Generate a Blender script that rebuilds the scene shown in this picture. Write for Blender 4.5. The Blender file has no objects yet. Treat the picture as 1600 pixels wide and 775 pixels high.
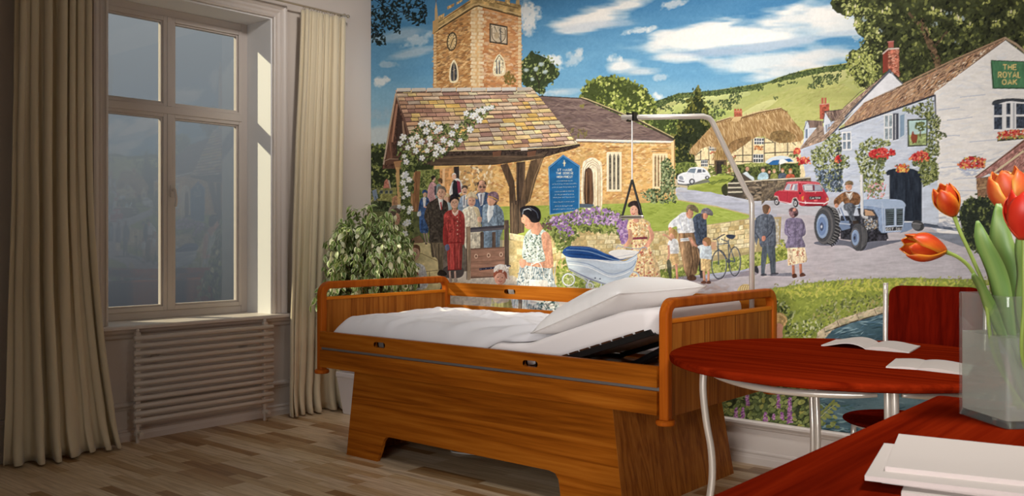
import bpy, bmesh, math, random
import numpy as np
from mathutils import Vector, Matrix, noise
random.seed(7)
SC = bpy.context.scene
COL = SC.collection
PI = math.pi

# ------------------------------------------------------------------ helpers
def s2l(c):
    c = c/255.0
    return c/12.92 if c <= 0.04045 else ((c+0.055)/1.055)**2.4
def rgb(r, g, b): return (s2l(r), s2l(g), s2l(b), 1.0)

def mat(name, col, rough=0.5, metal=0.0, spec=0.5, coat=0.0, bump=0.0, bscale=40.0, var=0.0, vscale=6.0, sheen=0.0, sss=0.0):
    m = bpy.data.materials.new(name); m.use_nodes = True
    nt = m.node_tree; b = nt.nodes['Principled BSDF']
    b.inputs['Base Color'].default_value = col
    b.inputs['Roughness'].default_value = rough
    b.inputs['Metallic'].default_value = metal
    b.inputs['Specular IOR Level'].default_value = spec
    b.inputs['Coat Weight'].default_value = coat
    b.inputs['Sheen Weight'].default_value = sheen
    if sss: b.inputs['Subsurface Weight'].default_value = sss; b.inputs['Subsurface Scale'].default_value = 0.01
    tc = nt.nodes.new('ShaderNodeTexCoord')
    if var > 0:
        n = nt.nodes.new('ShaderNodeTexNoise'); n.inputs['Scale'].default_value = vscale; n.inputs['Detail'].default_value = 6
        nt.links.new(tc.outputs['Object'], n.inputs['Vector'])
        mx = nt.nodes.new('ShaderNodeMix'); mx.data_type = 'RGBA'
        mx.inputs['A'].default_value = tuple(c*(1-var) for c in col[:3])+(1,)
        mx.inputs['B'].default_value = tuple(min(1, c*(1+var)) for c in col[:3])+(1,)
        nt.links.new(n.outputs['Fac'], mx.inputs['Factor']); nt.links.new(mx.outputs['Result'], b.inputs['Base Color'])
    if bump > 0:
        n2 = nt.nodes.new('ShaderNodeTexNoise'); n2.inputs['Scale'].default_value = bscale; n2.inputs['Detail'].default_value = 5
        nt.links.new(tc.outputs['Object'], n2.inputs['Vector'])
        bp = nt.nodes.new('ShaderNodeBump'); bp.inputs['Strength'].default_value = bump; bp.inputs['Distance'].default_value = 0.01
        nt.links.new(n2.outputs['Fac'], bp.inputs['Height']); nt.links.new(bp.outputs['Normal'], b.inputs['Normal'])
    return m

def wood(name, dark, mid, light, axis='X', scale=1.0, rough=0.4, coat=0.0, contrast=1.0):
    """long-grained wood: noise stretched along one axis, plus wavy cathedral figure"""
    m = bpy.data.materials.new(name); m.use_nodes = True
    nt = m.node_tree; b = nt.nodes['Principled BSDF']; L = nt.links.new
    tc = nt.nodes.new('ShaderNodeTexCoord'); mp = nt.nodes.new('ShaderNodeMapping')
    s = {'X': (1.6, 48, 48), 'Y': (48, 1.6, 48), 'Z': (48, 48, 1.6)}[axis]
    mp.inputs['Scale'].default_value = tuple(v*scale for v in s)
    L(tc.outputs['Object'], mp.inputs['Vector'])
    n = nt.nodes.new('ShaderNodeTexNoise'); n.inputs['Scale'].default_value = 1.6; n.inputs['Detail'].default_value = 8; n.inputs['Roughness'].default_value = 0.6; n.inputs['Distortion'].default_value = 0.6
    L(mp.outputs['Vector'], n.inputs['Vector'])
    n3 = nt.nodes.new('ShaderNodeTexNoise'); n3.inputs['Scale'].default_value = 0.16; n3.inputs['Detail'].default_value = 3; n3.inputs['Distortion'].default_value = 1.2
    L(mp.outputs['Vector'], n3.inputs['Vector'])
    mu = nt.nodes.new('ShaderNodeMath'); mu.operation = 'MULTIPLY'; mu.inputs[1].default_value = 9.0
    L(n3.outputs['Fac'], mu.inputs[0])
    fr = nt.nodes.new('ShaderNodeMath'); fr.operation = 'PINGPONG'; fr.inputs[1].default_value = 1.0
    L(mu.outputs[0], fr.inputs[0])
    mx = nt.nodes.new('ShaderNodeMix'); mx.data_type = 'FLOAT'; mx.inputs['Factor'].default_value = 0.28
    L(n.outputs['Fac'], mx.inputs['A']); L(fr.outputs[0], mx.inputs['B'])
    cr = nt.nodes.new('ShaderNodeValToRGB'); e = cr.color_ramp.elements
    e[0].position = 0.5-0.22/contrast; e[0].color = dark; e[1].position = 0.5+0.25/contrast; e[1].color = light
    k = cr.color_ramp.elements.new(0.5); k.color = mid
    L(mx.outputs['Result'], cr.inputs['Fac']); L(cr.outputs['Color'], b.inputs['Base Color'])
    b.inputs['Roughness'].default_value = rough; b.inputs['Coat Weight'].default_value = coat; b.inputs['Coat Roughness'].default_value = 0.25
    b.inputs['Specular IOR Level'].default_value = 0.0 if name.startswith('mahog') else 0.06
    bp = nt.nodes.new('ShaderNodeBump'); bp.inputs['Strength'].default_value = 0.06; bp.inputs['Distance'].default_value = 0.004
    L(n.outputs['Fac'], bp.inputs['Height']); L(bp.outputs['Normal'], b.inputs['Normal'])
    return m

def obj(name, bm, m, parent=None, smooth=False, bevel=0.0, seg=2, sub=0, auto=False):
    me = bpy.data.meshes.new(name)
    bmesh.ops.recalc_face_normals(bm, faces=bm.faces[:])
    bm.to_mesh(me); bm.free()
    o = bpy.data.objects.new(name, me); COL.objects.link(o)
    if m is not None:
        for q in (m if isinstance(m, (list, tuple)) else [m]): me.materials.append(q)
    if smooth:
        for p in me.polygons: p.use_smooth = True
    if bevel > 0:
        md = o.modifiers.new('bevel', 'BEVEL'); md.width = bevel; md.segments = seg; md.limit_method = 'ANGLE'; md.angle_limit = math.radians(40)
    if sub > 0:
        md = o.modifiers.new('sub', 'SUBSURF'); md.levels = sub; md.render_levels = sub
    if parent is not None:
        o.parent = parent; o.matrix_parent_inverse = Matrix.Translation(-Vector(parent.location)) if parent.type == 'EMPTY' else Matrix.Identity(4)
    return o
# every thing's root Empty sits at the thing's base; geometry is written in room coordinates and the parent inverse takes the base off again
def thing(name, label, cat, loc=(0, 0, 0), group=None):
    o = bpy.data.objects.new(name, None); COL.objects.link(o)
    o.location = loc; o.empty_display_size = 0.1
    o['label'] = label; o['category'] = cat
    if group: o['group'] = group
    return o
def tag(o, label, cat, group=None):
    o['label'] = label; o['category'] = cat
    if group: o['group'] = group
    return o
def struct(name, bm, m, **k):
    o = obj(name, bm, m, **k); o['kind'] = 'structure'; return o

def box(bm, x0, x1, y0, y1, z0, z1):
    v = [bm.verts.new(p) for p in [(x0, y0, z0), (x1, y0, z0), (x1, y1, z0), (x0, y1, z0), (x0, y0, z1), (x1, y0, z1), (x1, y1, z1), (x0, y1, z1)]]
    for f in [(0, 1, 2, 3), (4, 5, 6, 7), (0, 1, 5, 4), (1, 2, 6, 5), (2, 3, 7, 6), (3, 0, 4, 7)]: bm.faces.new([v[i] for i in f])
    return v
def B(*a):
    bm = bmesh.new(); box(bm, *a); return bm
def prism(bm, pts, fn, t0, t1):
    """extrude a 2-D outline; fn(u, v, t) -> 3-D"""
    a = [bm.verts.new(fn(u, v, t0)) for u, v in pts]; b = [bm.verts.new(fn(u, v, t1)) for u, v in pts]
    n = len(pts)
    fa = bm.faces.new(a); fb = bm.faces.new(b[::-1])
    for i in range(n): bm.faces.new([a[i], a[(i+1) % n], b[(i+1) % n], b[i]])
    bmesh.ops.triangulate(bm, faces=[fa, fb])
def sweep(bm, path, sec, up=(0, 0, 1), closed=False, cap=True, scales=None):
    """sweep 2-D section sec (list of (a,b)) along path"""
    P_ = [Vector(p) for p in path]; n = len(P_); rings = []; up = Vector(up)
    ps = None
    for i in range(n):
        if closed: t = P_[(i+1) % n]-P_[i-1]
        elif i == 0: t = P_[1]-P_[0]
        elif i == n-1: t = P_[-1]-P_[-2]
        else: t = (P_[i+1]-P_[i]).normalized()+(P_[i]-P_[i-1]).normalized()
        t.normalize()
        s = t.cross(up) if ps is None else ps-t*ps.dot(t)   # carry the frame along so the section never twists
        if s.length < 1e-3: s = t.cross(Vector((0, 1, 0.01)))
        s.normalize(); ps = s.copy(); u = s.cross(t).normalized()
        k = scales[i] if scales else 1.0
        rings.append([bm.verts.new(P_[i]+s*a*k+u*b*k) for a, b in sec])
    m = len(sec)
    for i in range(n if closed else n-1):
        r, q = rings[i], rings[(i+1) % n]
        for j in range(m): bm.faces.new([r[j], r[(j+1) % m], q[(j+1) % m], q[j]])
    if cap and not closed: bm.faces.new(rings[0][::-1]); bm.faces.new(rings[-1])
def circ(r, n=16): return [(r*math.cos(2*PI*i/n), r*math.sin(2*PI*i/n)) for i in range(n)]
def rrect(w, h, r, n=4):
    o = []
    for cx, cy, a0 in [(w/2-r, h/2-r, 0), (-w/2+r, h/2-r, PI/2), (-w/2+r, -h/2+r, PI), (w/2-r, -h/2+r, 1.5*PI)]:
        for i in range(n+1): a = a0+PI/2*i/n; o.append((cx+r*math.cos(a), cy+r*math.sin(a)))
    return o
def tube(bm, path, r, n=12, **k): sweep(bm, path, circ(r, n), **k)
def T(path, r, n=12, **k):
    bm = bmesh.new(); tube(bm, path, r, n, **k); return bm
def lathe(bm, prof, c, n=32):
    rings = []
    for r, z in prof:
        rings.append([bm.verts.new((c[0]+max(r, 1e-5)*math.cos(2*PI*i/n), c[1]+max(r, 1e-5)*math.sin(2*PI*i/n), c[2]+z)) for i in range(n)])
    for a, b in zip(rings[:-1], rings[1:]):
        for i in range(n): bm.faces.new([a[i], a[(i+1) % n], b[(i+1) % n], b[i]])
    bm.faces.new(rings[0][::-1]); bm.faces.new(rings[-1])
def spl(pts, n=8):
    """Catmull-Rom"""
    P_ = [Vector(p) for p in pts]; out = []
    for i in range(len(P_)-1):
        a = P_[i-1] if i else P_[0]*2-P_[1]; b = P_[i]; c = P_[i+1]; d = P_[i+2] if i+2 < len(P_) else P_[-1]*2-P_[-2]
        for k in range(n):
            t = k/n
            out.append(0.5*((2*b)+(-a+c)*t+(2*a-5*b+4*c-d)*t*t+(-a+3*b-3*c+d)*t**3))
    out.append(P_[-1]); return out
def nz(x, y, z=0.0, s=1.0): return noise.noise(Vector((x*s, y*s, z*s)))
def grid(bm, nu, nv, fn):
    V = [[bm.verts.new(fn(i/nu, j/nv)) for i in range(nu+1)] for j in range(nv+1)]
    for j in range(nv):
        for i in range(nu): bm.faces.new([V[j][i], V[j][i+1], V[j+1][i+1], V[j+1][i]])
    return V

# ------------------------------------------------------------------ materials
M = {}
M['wall'] = mat('wall_paint', rgb(212, 200, 190), 0.75, bump=0.03, bscale=120)
M['wallb'] = mat('wall_paint_low_bounce', rgb(150, 140, 132), 0.8)  # unseen walls coloured darker to hold down bounced light
M['trim'] = mat('trim_paint', rgb(208, 198, 190), 0.45)
M['ceil'] = mat('ceiling_paint', rgb(170, 165, 160), 0.8)
M['frame'] = mat('window_paint', rgb(205, 195, 188), 0.4)
M['reveal'] = mat('reveal_paint', rgb(235, 235, 235), 0.6)
M['rad'] = mat('radiator_enamel', rgb(200, 188, 176), 0.35)
M['curtain'] = mat('curtain_linen', rgb(212, 198, 168), 0.85, bump=0.08, bscale=300, sheen=0.3)
M['bed'] = wood('bed_wood', rgb(122, 62, 12), rgb(150, 82, 18), rgb(172, 102, 30), 'X', 1.0, contrast=1.0)
M['bedz'] = wood('bed_panel_wood', rgb(128, 68, 22), rgb(158, 92, 32), rgb(180, 112, 44), 'Z', 1.3, contrast=1.1)
M['bedframe'] = wood('bed_frame_wood', rgb(148, 68, 12), rgb(168, 82, 18), rgb(186, 100, 26), 'Z', 0.6, rough=0.4, coat=0.0)
M['lip'] = wood('bed_lipping_wood', rgb(196, 108, 24), rgb(210, 122, 30), rgb(224, 136, 42), 'Y', 0.6)
M['gray'] = mat('grey_rail_plastic', rgb(112, 106, 102), 0.5)
M['black'] = mat('black_plastic', rgb(20, 18, 18), 0.4)
M['slat'] = wood('slat_wood', rgb(52, 32, 22), rgb(70, 44, 30), rgb(88, 58, 40), 'Y', 1.0)
M['sheet'] = mat('duvet_cotton', rgb(218, 216, 219), 0.85, bump=0.05, bscale=250)
M['pillow'] = mat('pillow_cotton', rgb(243, 240, 238), 0.85, bump=0.05, bscale=250)
M['matt'] = mat('mattress_cover', rgb(240, 234, 233), 0.8, bump=0.04, bscale=300)
M['steel'] = mat('brushed_steel', rgb(214, 206, 196), 0.28, metal=0.85)
M['chrome'] = mat('white_lacquered_steel', rgb(226, 218, 208), 0.3, metal=0.4)
M['red'] = wood('mahogany_red', rgb(92, 18, 4), rgb(116, 28, 7), rgb(136, 38, 12), 'X', 0.7, rough=0.6, coat=0.0, contrast=0.9)
M['redy'] = wood('mahogany_red_desk', rgb(86, 16, 4), rgb(106, 24, 6), rgb(124, 34, 10), 'Y', 0.6, rough=0.6, coat=0.0, contrast=0.9)
M['redz'] = wood('mahogany_red_chair', rgb(74, 11, 5), rgb(92, 15, 6), rgb(108, 20, 8), 'Z', 1.0, rough=0.4, coat=0.0)
M['paper'] = mat('paper_white', rgb(204, 196, 190), 0.8)
M['paperedge'] = mat('paper_edge', rgb(205, 192, 188), 0.9, bump=0.2, bscale=500)
M['pot'] = mat('pot_ceramic', rgb(225, 222, 225), 0.35)
M['soil'] = mat('potting_soil', rgb(50, 36, 26), 0.95, bump=0.6, bscale=90, var=0.4)
M['bark'] = mat('bark', rgb(120, 100, 76), 0.85, bump=0.4, bscale=60, var=0.2)
M['brass'] = mat('rail_metal', rgb(190, 178, 158), 0.35, metal=0.6)

def attr_mat(name, rough=0.5, spec=0.5, trans=0.0, coat=0.0, mult=1.0, bump=0.0):
    m = bpy.data.materials.new(name); m.use_nodes = True; nt = m.node_tree; b = nt.nodes['Principled BSDF']
    a = nt.nodes.new('ShaderNodeAttribute'); a.attribute_name = 'paint'
    nt.links.new(a.outputs['Color'], b.inputs['Base Color'])
    b.inputs['Roughness'].default_value = rough; b.inputs['Specular IOR Level'].default_value = spec; b.inputs['Coat Weight'].default_value = coat
    if trans > 0:
        out = nt.nodes['Material Output']; tr = nt.nodes.new('ShaderNodeBsdfTranslucent'); mx = nt.nodes.new('ShaderNodeMixShader'); mx.inputs[0].default_value = trans
        nt.links.new(a.outputs['Color'], tr.inputs['Color']); nt.links.new(b.outputs[0], mx.inputs[1]); nt.links.new(tr.outputs[0], mx.inputs[2]); nt.links.new(mx.outputs[0], out.inputs['Surface'])
    if bump > 0:
        tc = nt.nodes.new('ShaderNodeTexCoord'); w = nt.nodes.new('ShaderNodeTexWave'); w.wave_type = 'BANDS'; w.bands_direction = 'X'; w.inputs['Scale'].default_value = 60
        nt.links.new(tc.outputs['Object'], w.inputs['Vector'])
        n = nt.nodes.new('ShaderNodeTexNoise'); n.inputs['Scale'].default_value = 220
        nt.links.new(tc.outputs['Object'], n.inputs['Vector'])
        ad = nt.nodes.new('ShaderNodeMath'); ad.operation = 'ADD'; nt.links.new(w.outputs['Fac'], ad.inputs[0]); nt.links.new(n.outputs['Fac'], ad.inputs[1])
        bp = nt.nodes.new('ShaderNodeBump'); bp.inputs['Strength'].default_value = bump; bp.inputs['Distance'].default_value = 0.002
        nt.links.new(ad.outputs[0], bp.inputs['Height']); nt.links.new(bp.outputs['Normal'], b.inputs['Normal'])
    return m
M['leaf'] = attr_mat('ficus_leaf', 0.45, trans=0.2)
M['petal'] = attr_mat('tulip_petal', 0.4, trans=0.35)
M['tleaf'] = attr_mat('tulip_green', 0.4, trans=0.2)

def glass(name, tint=(1, 1, 1, 1), rough=0.0, ior=1.45, clear=False, white_mix=0.0):
    m = bpy.data.materials.new(name); m.use_nodes = True; nt = m.node_tree
    nt.nodes.remove(nt.nodes['Principled BSDF']); out = nt.nodes['Material Output']
    if clear:   # thin pane: sees straight through with a Fresnel reflection
        tr = nt.nodes.new('ShaderNodeBsdfTransparent'); tr.inputs[0].default_value = tint
        gl = nt.nodes.new('ShaderNodeBsdfGlossy'); gl.inputs['Roughness'].default_value = rough
        lw = nt.nodes.new('ShaderNodeLayerWeight'); lw.inputs['Blend'].default_value = 0.5
        pw_ = nt.nodes.new('ShaderNodeMath'); pw_.operation = 'POWER'; pw_.inputs[1].default_value = 5.0; nt.links.new(lw.outputs['Facing'], pw_.inputs[0])
        ad_ = nt.nodes.new('ShaderNodeMath'); ad_.operation = 'MULTIPLY_ADD'; ad_.inputs[1].default_value = 0.7; ad_.inputs[2].default_value = 0.03; nt.links.new(pw_.outputs[0], ad_.inputs[0])
        mx = nt.nodes.new('ShaderNodeMixShader')
        if white_mix > 0:   # white scatter mixed in, standing for pale refractions in the vase
            df = nt.nodes.new('ShaderNodeBsdfDiffuse'); df.inputs[0].default_value = (0.86, 0.85, 0.82, 1); tl_ = nt.nodes.new('ShaderNodeBsdfTranslucent'); tl_.inputs[0].default_value = (0.86, 0.85, 0.82, 1)
            m1 = nt.nodes.new('ShaderNodeMixShader'); m1.inputs[0].default_value = 0.5; nt.links.new(df.outputs[0], m1.inputs[1]); nt.links.new(tl_.outputs[0], m1.inputs[2])
            m2 = nt.nodes.new('ShaderNodeMixShader'); m2.inputs[0].default_value = white_mix; nt.links.new(tr.outputs[0], m2.inputs[1]); nt.links.new(m1.outputs[0], m2.inputs[2]); tr = m2
        nt.links.new(ad_.outputs[0], mx.inputs[0]); nt.links.new(tr.outputs[0], mx.inputs[1]); nt.links.new(gl.outputs[0], mx.inputs[2])
        nt.links.new(mx.outputs[0], out.inputs['Surface'])
    else:
        g = nt.nodes.new('ShaderNodeBsdfGlass'); g.inputs['Color'].default_value = tint; g.inputs['Roughness'].default_value = rough; g.inputs['IOR'].default_value = ior
        nt.links.new(g.outputs[0], out.inputs['Surface'])
    return m
M['pane'] = glass('window_glass', (0.93, 0.95, 0.96, 1), 0.02, 1.3, True)
M['vglass'] = glass('vase_glass', (0.93, 0.95, 0.94, 1), 0.0, 1.25, True, 0.09)
M['vbase'] = glass('vase_base_glass', (0.95, 0.97, 0.96, 1), 0.0, 1.45)
M['water'] = glass('vase_water', (0.90, 0.93, 0.89, 1), 0.0, 1.2, True, 0.38)

# floor: strip parquet running along X
def floor_mat():
    m = bpy.data.materials.new('parquet'); m.use_nodes = True; nt = m.node_tree; b = nt.nodes['Principled BSDF']; L = nt.links.new
    tc = nt.nodes.new('ShaderNodeTexCoord')
    br = nt.nodes.new('ShaderNodeTexBrick'); br.offset = 0.37; br.offset_frequency = 3
    br.inputs['Scale'].default_value = 1.0; br.inputs['Brick Width'].default_value = 0.46; br.inputs['Row Height'].default_value = 0.068
    br.inputs['Mortar Size'].default_value = 0.0006; br.inputs['Bias'].default_value = 0.0
    br.inputs['Color1'].default_value = (0, 0, 0, 1); br.inputs['Color2'].default_value = (1, 1, 1, 1); br.inputs['Mortar'].default_value = (0.3, 0.3, 0.3, 1)
    L(tc.outputs['Object'], br.inputs['Vector'])
    cr = nt.nodes.new('ShaderNodeValToRGB'); e = cr.color_ramp.elements
    e[0].position = 0.0; e[0].color = rgb(150, 112, 70); e[1].position = 1.0; e[1].color = rgb(222, 200, 170)
    for p, c in [(0.12, rgb(176, 138, 92)), (0.3, rgb(200, 172, 132)), (0.6, rgb(212, 188, 152))]:
        k = cr.color_ramp.elements.new(p); k.color = c
    L(br.outputs['Color'], cr.inputs['Fac'])
    mp = nt.nodes.new('ShaderNodeMapping'); mp.inputs['Scale'].default_value = (2.5, 40, 1)
    L(tc.outputs['Object'], mp.inputs['Vector'])
    n = nt.nodes.new('ShaderNodeTexNoise'); n.inputs['Scale'].default_value = 1.5; n.inputs['Detail'].default_value = 7; n.inputs['Distortion'].default_value = 0.7
    L(mp.outputs['Vector'], n.inputs['Vector'])
    gr = nt.nodes.new('ShaderNodeValToRGB'); gr.color_ramp.elements[0].position = 0.35; gr.color_ramp.elements[0].color = (0.62, 0.55, 0.48, 1); gr.color_ramp.elements[1].position = 0.6; gr.color_ramp.elements[1].color = (1, 1, 1, 1)
    L(n.outputs['Fac'], gr.inputs['Fac'])
    mx = nt.nodes.new('ShaderNodeMix'); mx.data_type = 'RGBA'; mx.blend_type = 'MULTIPLY'; mx.inputs['Factor'].default_value = 0.75
    L(cr.outputs['Color'], mx.inputs['A']); L(gr.outputs['Color'], mx.inputs['B']); L(mx.outputs['Result'], b.inputs['Base Color'])
    b.inputs['Roughness'].default_value = 0.42; b.inputs['Coat Weight'].default_value = 0.1
    bp = nt.nodes.new('ShaderNodeBump'); bp.inputs['Strength'].default_value = 0.25; bp.inputs['Distance'].default_value = 0.001; bp.invert = True
    L(br.outputs['Fac'], bp.inputs['Height']); L(bp.outputs['Normal'], b.inputs['Normal'])
    return m
M['floor'] = floor_mat()

# ------------------------------------------------------------------ room shell
XR, YF, ZC = 6.9, -6.6, 3.45
struct('floor', B(-0.45, XR+0.2, YF-0.2, 0.2, -0.1, 0), M['floor'])
struct('ceiling', B(-0.45, XR+0.2, YF-0.2, 0.2, ZC, ZC+0.1), M['ceil'])
struct('wall_back', B(-0.45, XR+0.2, 0, 0.2, 0, ZC), M['wall'])
struct('wall_right', B(XR, XR+0.2, YF, 0, 0, ZC), M['wallb'])
# left wall with the window opening
WY0, WY1, WZ0, WZ1 = -2.095, -0.912, 0.715, 2.79
bm = bmesh.new()
box(bm, -0.45, 0, YF, WY0, 0, ZC); box(bm, -0.45, 0, WY1, 0, 0, ZC); box(bm, -0.45, 0, WY0, WY1, 0, WZ0); box(bm, -0.45, 0, WY0, WY1, WZ1, ZC)
struct('wall_left', bm, M['wall'])
# front wall (behind the camera) with an opening made up for the fill light
bm = bmesh.new()
FX0, FX1, FZ0, FZ1 = 3.6, 6.3, 0.75, 2.75
box(bm, 0, FX0, YF-0.2, YF, 0, ZC); box(bm, FX1, XR, YF-0.2, YF, 0, ZC); box(bm, FX0, FX1, YF-0.2, YF, 0, FZ0); box(bm, FX0, FX1, YF-0.2, YF, FZ1, ZC)
struct('wall_front', bm, M['wallb'])
w2 = bpy.data.objects.new('added_window', None); COL.objects.link(w2); w2.location = ((FX0+FX1)/2, YF, FZ0); w2['kind'] = 'structure'  # unseen window, added as a seat for the fill light
bm = bmesh.new()
for x in (FX0, (FX0+FX1)/2-0.04, FX1-0.08): box(bm, x, x+0.08, YF-0.15, YF-0.09, FZ0, FZ1)
for z in (FZ0, 2.0, FZ1-0.08): box(bm, FX0+0.08, (FX0+FX1)/2-0.04, YF-0.15, YF-0.09, z, z+0.08); box(bm, (FX0+FX1)/2+0.04, FX1-0.08, YF-0.15, YF-0.09, z, z+0.08)
obj('window_frame', bm, M['frame'], w2)
obj('pane', B(FX0+0.08, FX1-0.08, YF-0.125, YF-0.12, FZ0+0.08, FZ1-0.08), M['pane'], w2)

# reveal lining
bm = bmesh.new()
box(bm, -0.44, 0.002, WY1-0.012, WY1, WZ0, WZ1); box(bm, -0.44, 0.002, WY0, WY0+0.012, WZ0, WZ1); box(bm, -0.44, 0.002, WY0+0.012, WY1-0.012, WZ1-0.012, WZ1)
struct('trim_1', bm, M['reveal'])
# moulded casing round the window opening
def casing_profile():   # (distance out from opening, projection)
    return [(0, 0), (0, 0.022), (0.012, 0.028), (0.02, 0.022), (0.034, 0.022), (0.046, 0.030), (0.06, 0.030), (0.07, 0.040), (0.082, 0.046), (0.096, 0.046), (0.104, 0.036), (0.11, 0.0)]
bm = bmesh.new(); prof = casing_profile()
def ring(y, z, sy, sz): return [bm.verts.new((p, y+sy*d, z+sz*d)) for d, p in prof]
r1 = ring(WY0, WZ0+0.002, -1, 0); r2 = ring(WY0, WZ1, -1, 1); r3 = ring(WY1, WZ1, 1, 1); r4 = ring(WY1, WZ0+0.002, 1, 0)
for a, b in ((r1, r2), (r2, r3), (r3, r4)):
    for i in range(len(prof)-1): bm.faces.new([a[i], a[i+1], b[i+1], b[i]])
struct('trim_2', bm, M['trim'])
# sill board with moulded apron
bm = bmesh.new(); sp = [(-0.28, 0.715), (0.085, 0.715), (0.092, 0.708), (0.092, 0.694), (0.085, 0.688), (0.07, 0.686), (0.062, 0.672), (0.045, 0.66), (0.03, 0.655), (0.024, 0.64), (0.018, 0.632), (0.0, 0.632), (0.0, 0.66), (-0.28, 0.66)]
v0, v1 = -2.24, -0.745
sweep(bm, [(0, WY0+0.012, 0), (0, WY1-0.012, 0)], [(0, 0), (1e-3, 0), (0, 1e-3)]); bm.clear()
def sillpt(u, v, t): return (u, t, v)
inner = [(u, v) for u, v in sp]
prism(bm, [(-0.28, 0.7155), (0.0, 0.7155), (0.0, 0.70), (-0.28, 0.70)], sillpt, WY0+0.012, WY1-0.012)
front = [(0.0, 0.7155)]+sp[1:12]
# mitred returns: outline shrinks towards the wall at both ends
a = [bm.verts.new((u, v0+(0.092-u)*0.0+(0.0), v)) for u, v in front]
L_ = [bm.verts.new((u, v0+(0.092-u)*0.55, v)) for u, v in front]; R_ = [bm.verts.new((u, v1-(0.092-u)*0.55, v)) for u, v in front]
for q in a: bm.verts.remove(q)
for i in range(len(front)): bm.faces.new([L_[i], L_[(i+1) % len(front)], R_[(i+1) % len(front)], R_[i]])
f1 = bm.faces.new(L_); f2 = bm.faces.new(R_[::-1]); bmesh.ops.triangulate(bm, faces=[f1, f2])
struct('trim_3', bm, M['trim'])

# baseboards
bp_ = [(0, 0), (0.022, 0), (0.022, 0.035), (0.019, 0.042), (0.016, 0.055), (0.020, 0.062), (0.019, 0.068), (0.010, 0.075), (0.010, 0.190), (0.016, 0.196), (0.019, 0.205), (0.026, 0.212), (0.031, 0.220), (0.031, 0.232), (0.026, 0.238), (0, 0.240)]
bm = bmesh.new(); prism(bm, bp_, lambda u, v, t: (t, -u, v), 0.031, XR); struct('baseboard_back', bm, M['trim'])
bm = bmesh.new(); prism(bm, bp_, lambda u, v, t: (u, t, v), YF, 0.0); struct('baseboard_left', bm, M['trim'])
bm = bmesh.new(); prism(bm, bp_, lambda u, v, t: (XR-u, t, v), YF, -0.031); struct('baseboard_right', bm, M['trim'])

# window in the left wall
w1 = bpy.data.objects.new('window_1', None); COL.objects.link(w1); w1.location = (-0.3, (WY0+WY1)/2, WZ0); w1['kind'] = 'structure'
bm = bmesh.new(); X0, X1 = -0.33, -0.28
ya, yb = WY0+0.012, WY1-0.012
box(bm, X0, X1, ya, -2.01, WZ0, 2.778); box(bm, X0, X1, -0.975, yb, WZ0, 2.778)           # outer stiles
box(bm, X0, X1, -2.01, -0.975, 2.725, 2.778); box(bm, X0, X1, -2.01, -0.975, WZ0, 0.765)
box(bm, X0, X1+0.015, -2.01, -0.975, 2.075, 2.125)                                          # transom
box(bm, X0, X1+0.012, -1.548, -1.518, 0.765, 2.075); box(bm, X0, X1+0.012, -1.548, -1.518, 2.125, 2.725)
obj('window_frame', bm, M['frame'], w1, bevel=0.004)
PAN = [(-1.967, -1.586, 2.156, 2.683), (-1.48, -1.011, 2.154, 2.681), (-1.967, -1.586, 0.805, 2.041), (-1.48, -1.011, 0.805, 2.040)]
SAS = [(-2.01, -1.548, 2.125, 2.725), (-1.518, -0.975, 2.125, 2.725), (-2.01, -1.548, 0.765, 2.075), (-1.518, -0.975, 0.765, 2.075)]
for (a, b, c, d), (e, f, g, h) in zip(PAN, SAS):
    bm = bmesh.new()
    box(bm, -0.32, -0.272, e, a-0.012, g, h); box(bm, -0.32, -0.272, b+0.012, f, g, h)
    box(bm, -0.32, -0.272, a-0.012, b+0.012, d+0.012, h); box(bm, -0.32, -0.272, a-0.012, b+0.012, g, c-0.012)
    box(bm, -0.32, -0.286, a-0.012, a, c-0.012, d+0.012); box(bm, -0.32, -0.286, b, b+0.012, c-0.012, d+0.012)
    box(bm, -0.32, -0.286, a, b, d, d+0.012); box(bm, -0.32, -0.286, a, b, c-0.012, c)
    s = obj('sash', bm, M['frame'], w1, bevel=0.002)
    obj('pane', B(-0.304, -0.300, a, b, c, d), M['pane'], s)
bm = bmesh.new(); yh = -1.512
box(bm, -0.272, -0.262, yh-0.016, yh+0.016, 1.52, 1.60)
tube(bm, [(-0.266, yh, 1.565), (-0.235, yh, 1.565)], 0.009)
tube(bm, spl([(-0.238, yh, 1.575), (-0.232, yh, 1.55), (-0.226, yh+0.004, 1.50), (-0.230, yh, 1.455)], 5), 0.009, 10)
obj('window_handle', bm, M['frame'], w1, smooth=False, bevel=0.002)

# ------------------------------------------------------------------ radiator
rd = thing('radiator', 'white horizontal-tube radiator mounted under the window sill', 'radiator', (0.1, -1.49, 0))
ry0, ry1 = -1.985, -0.985
NT = 12
for k in range(NT):
    z = 0.135+k*(0.638-0.135)/(NT-1)
    obj('radiator_tube', T([(0.12, ry0, z), (0.12, ry0+0.006, z), (0.12, ry1-0.006, z), (0.12, ry1, z)], 0.0155, 14, scales=[0.6, 1, 1, 0.6]), M['rad'], rd, smooth=True)
for y in (ry0+0.035, ry1-0.055):
    bm = bmesh.new(); sweep(bm, [(0.10, y, 0.10), (0.10, y, 0.672)], rrect(0.03, 0.034, 0.008)); lathe(bm, [(0.010, 0), (0.012, 0.012), (0.008, 0.02)], (0.10, y, 0.672), 12)
    obj('collector', bm, M['rad'], rd)
    bm = bmesh.new(); tube(bm, [(0.10, y, 0.0), (0.10, y, 0.10)], 0.011); lathe(bm, [(0.02, 0), (0.022, 0.02), (0.016, 0.03)], (0.10, y, 0.045), 14); tube(bm, [(0.10, y, 0.06), (0.15, y, 0.06)], 0.013)
    obj('valve', bm, M['rad'], rd)
for y in (-1.8, -1.17): obj('wall_bracket', B(0.003, 0.105, y-0.012, y+0.012, 0.5, 0.52), M['rad'], rd)

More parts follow.
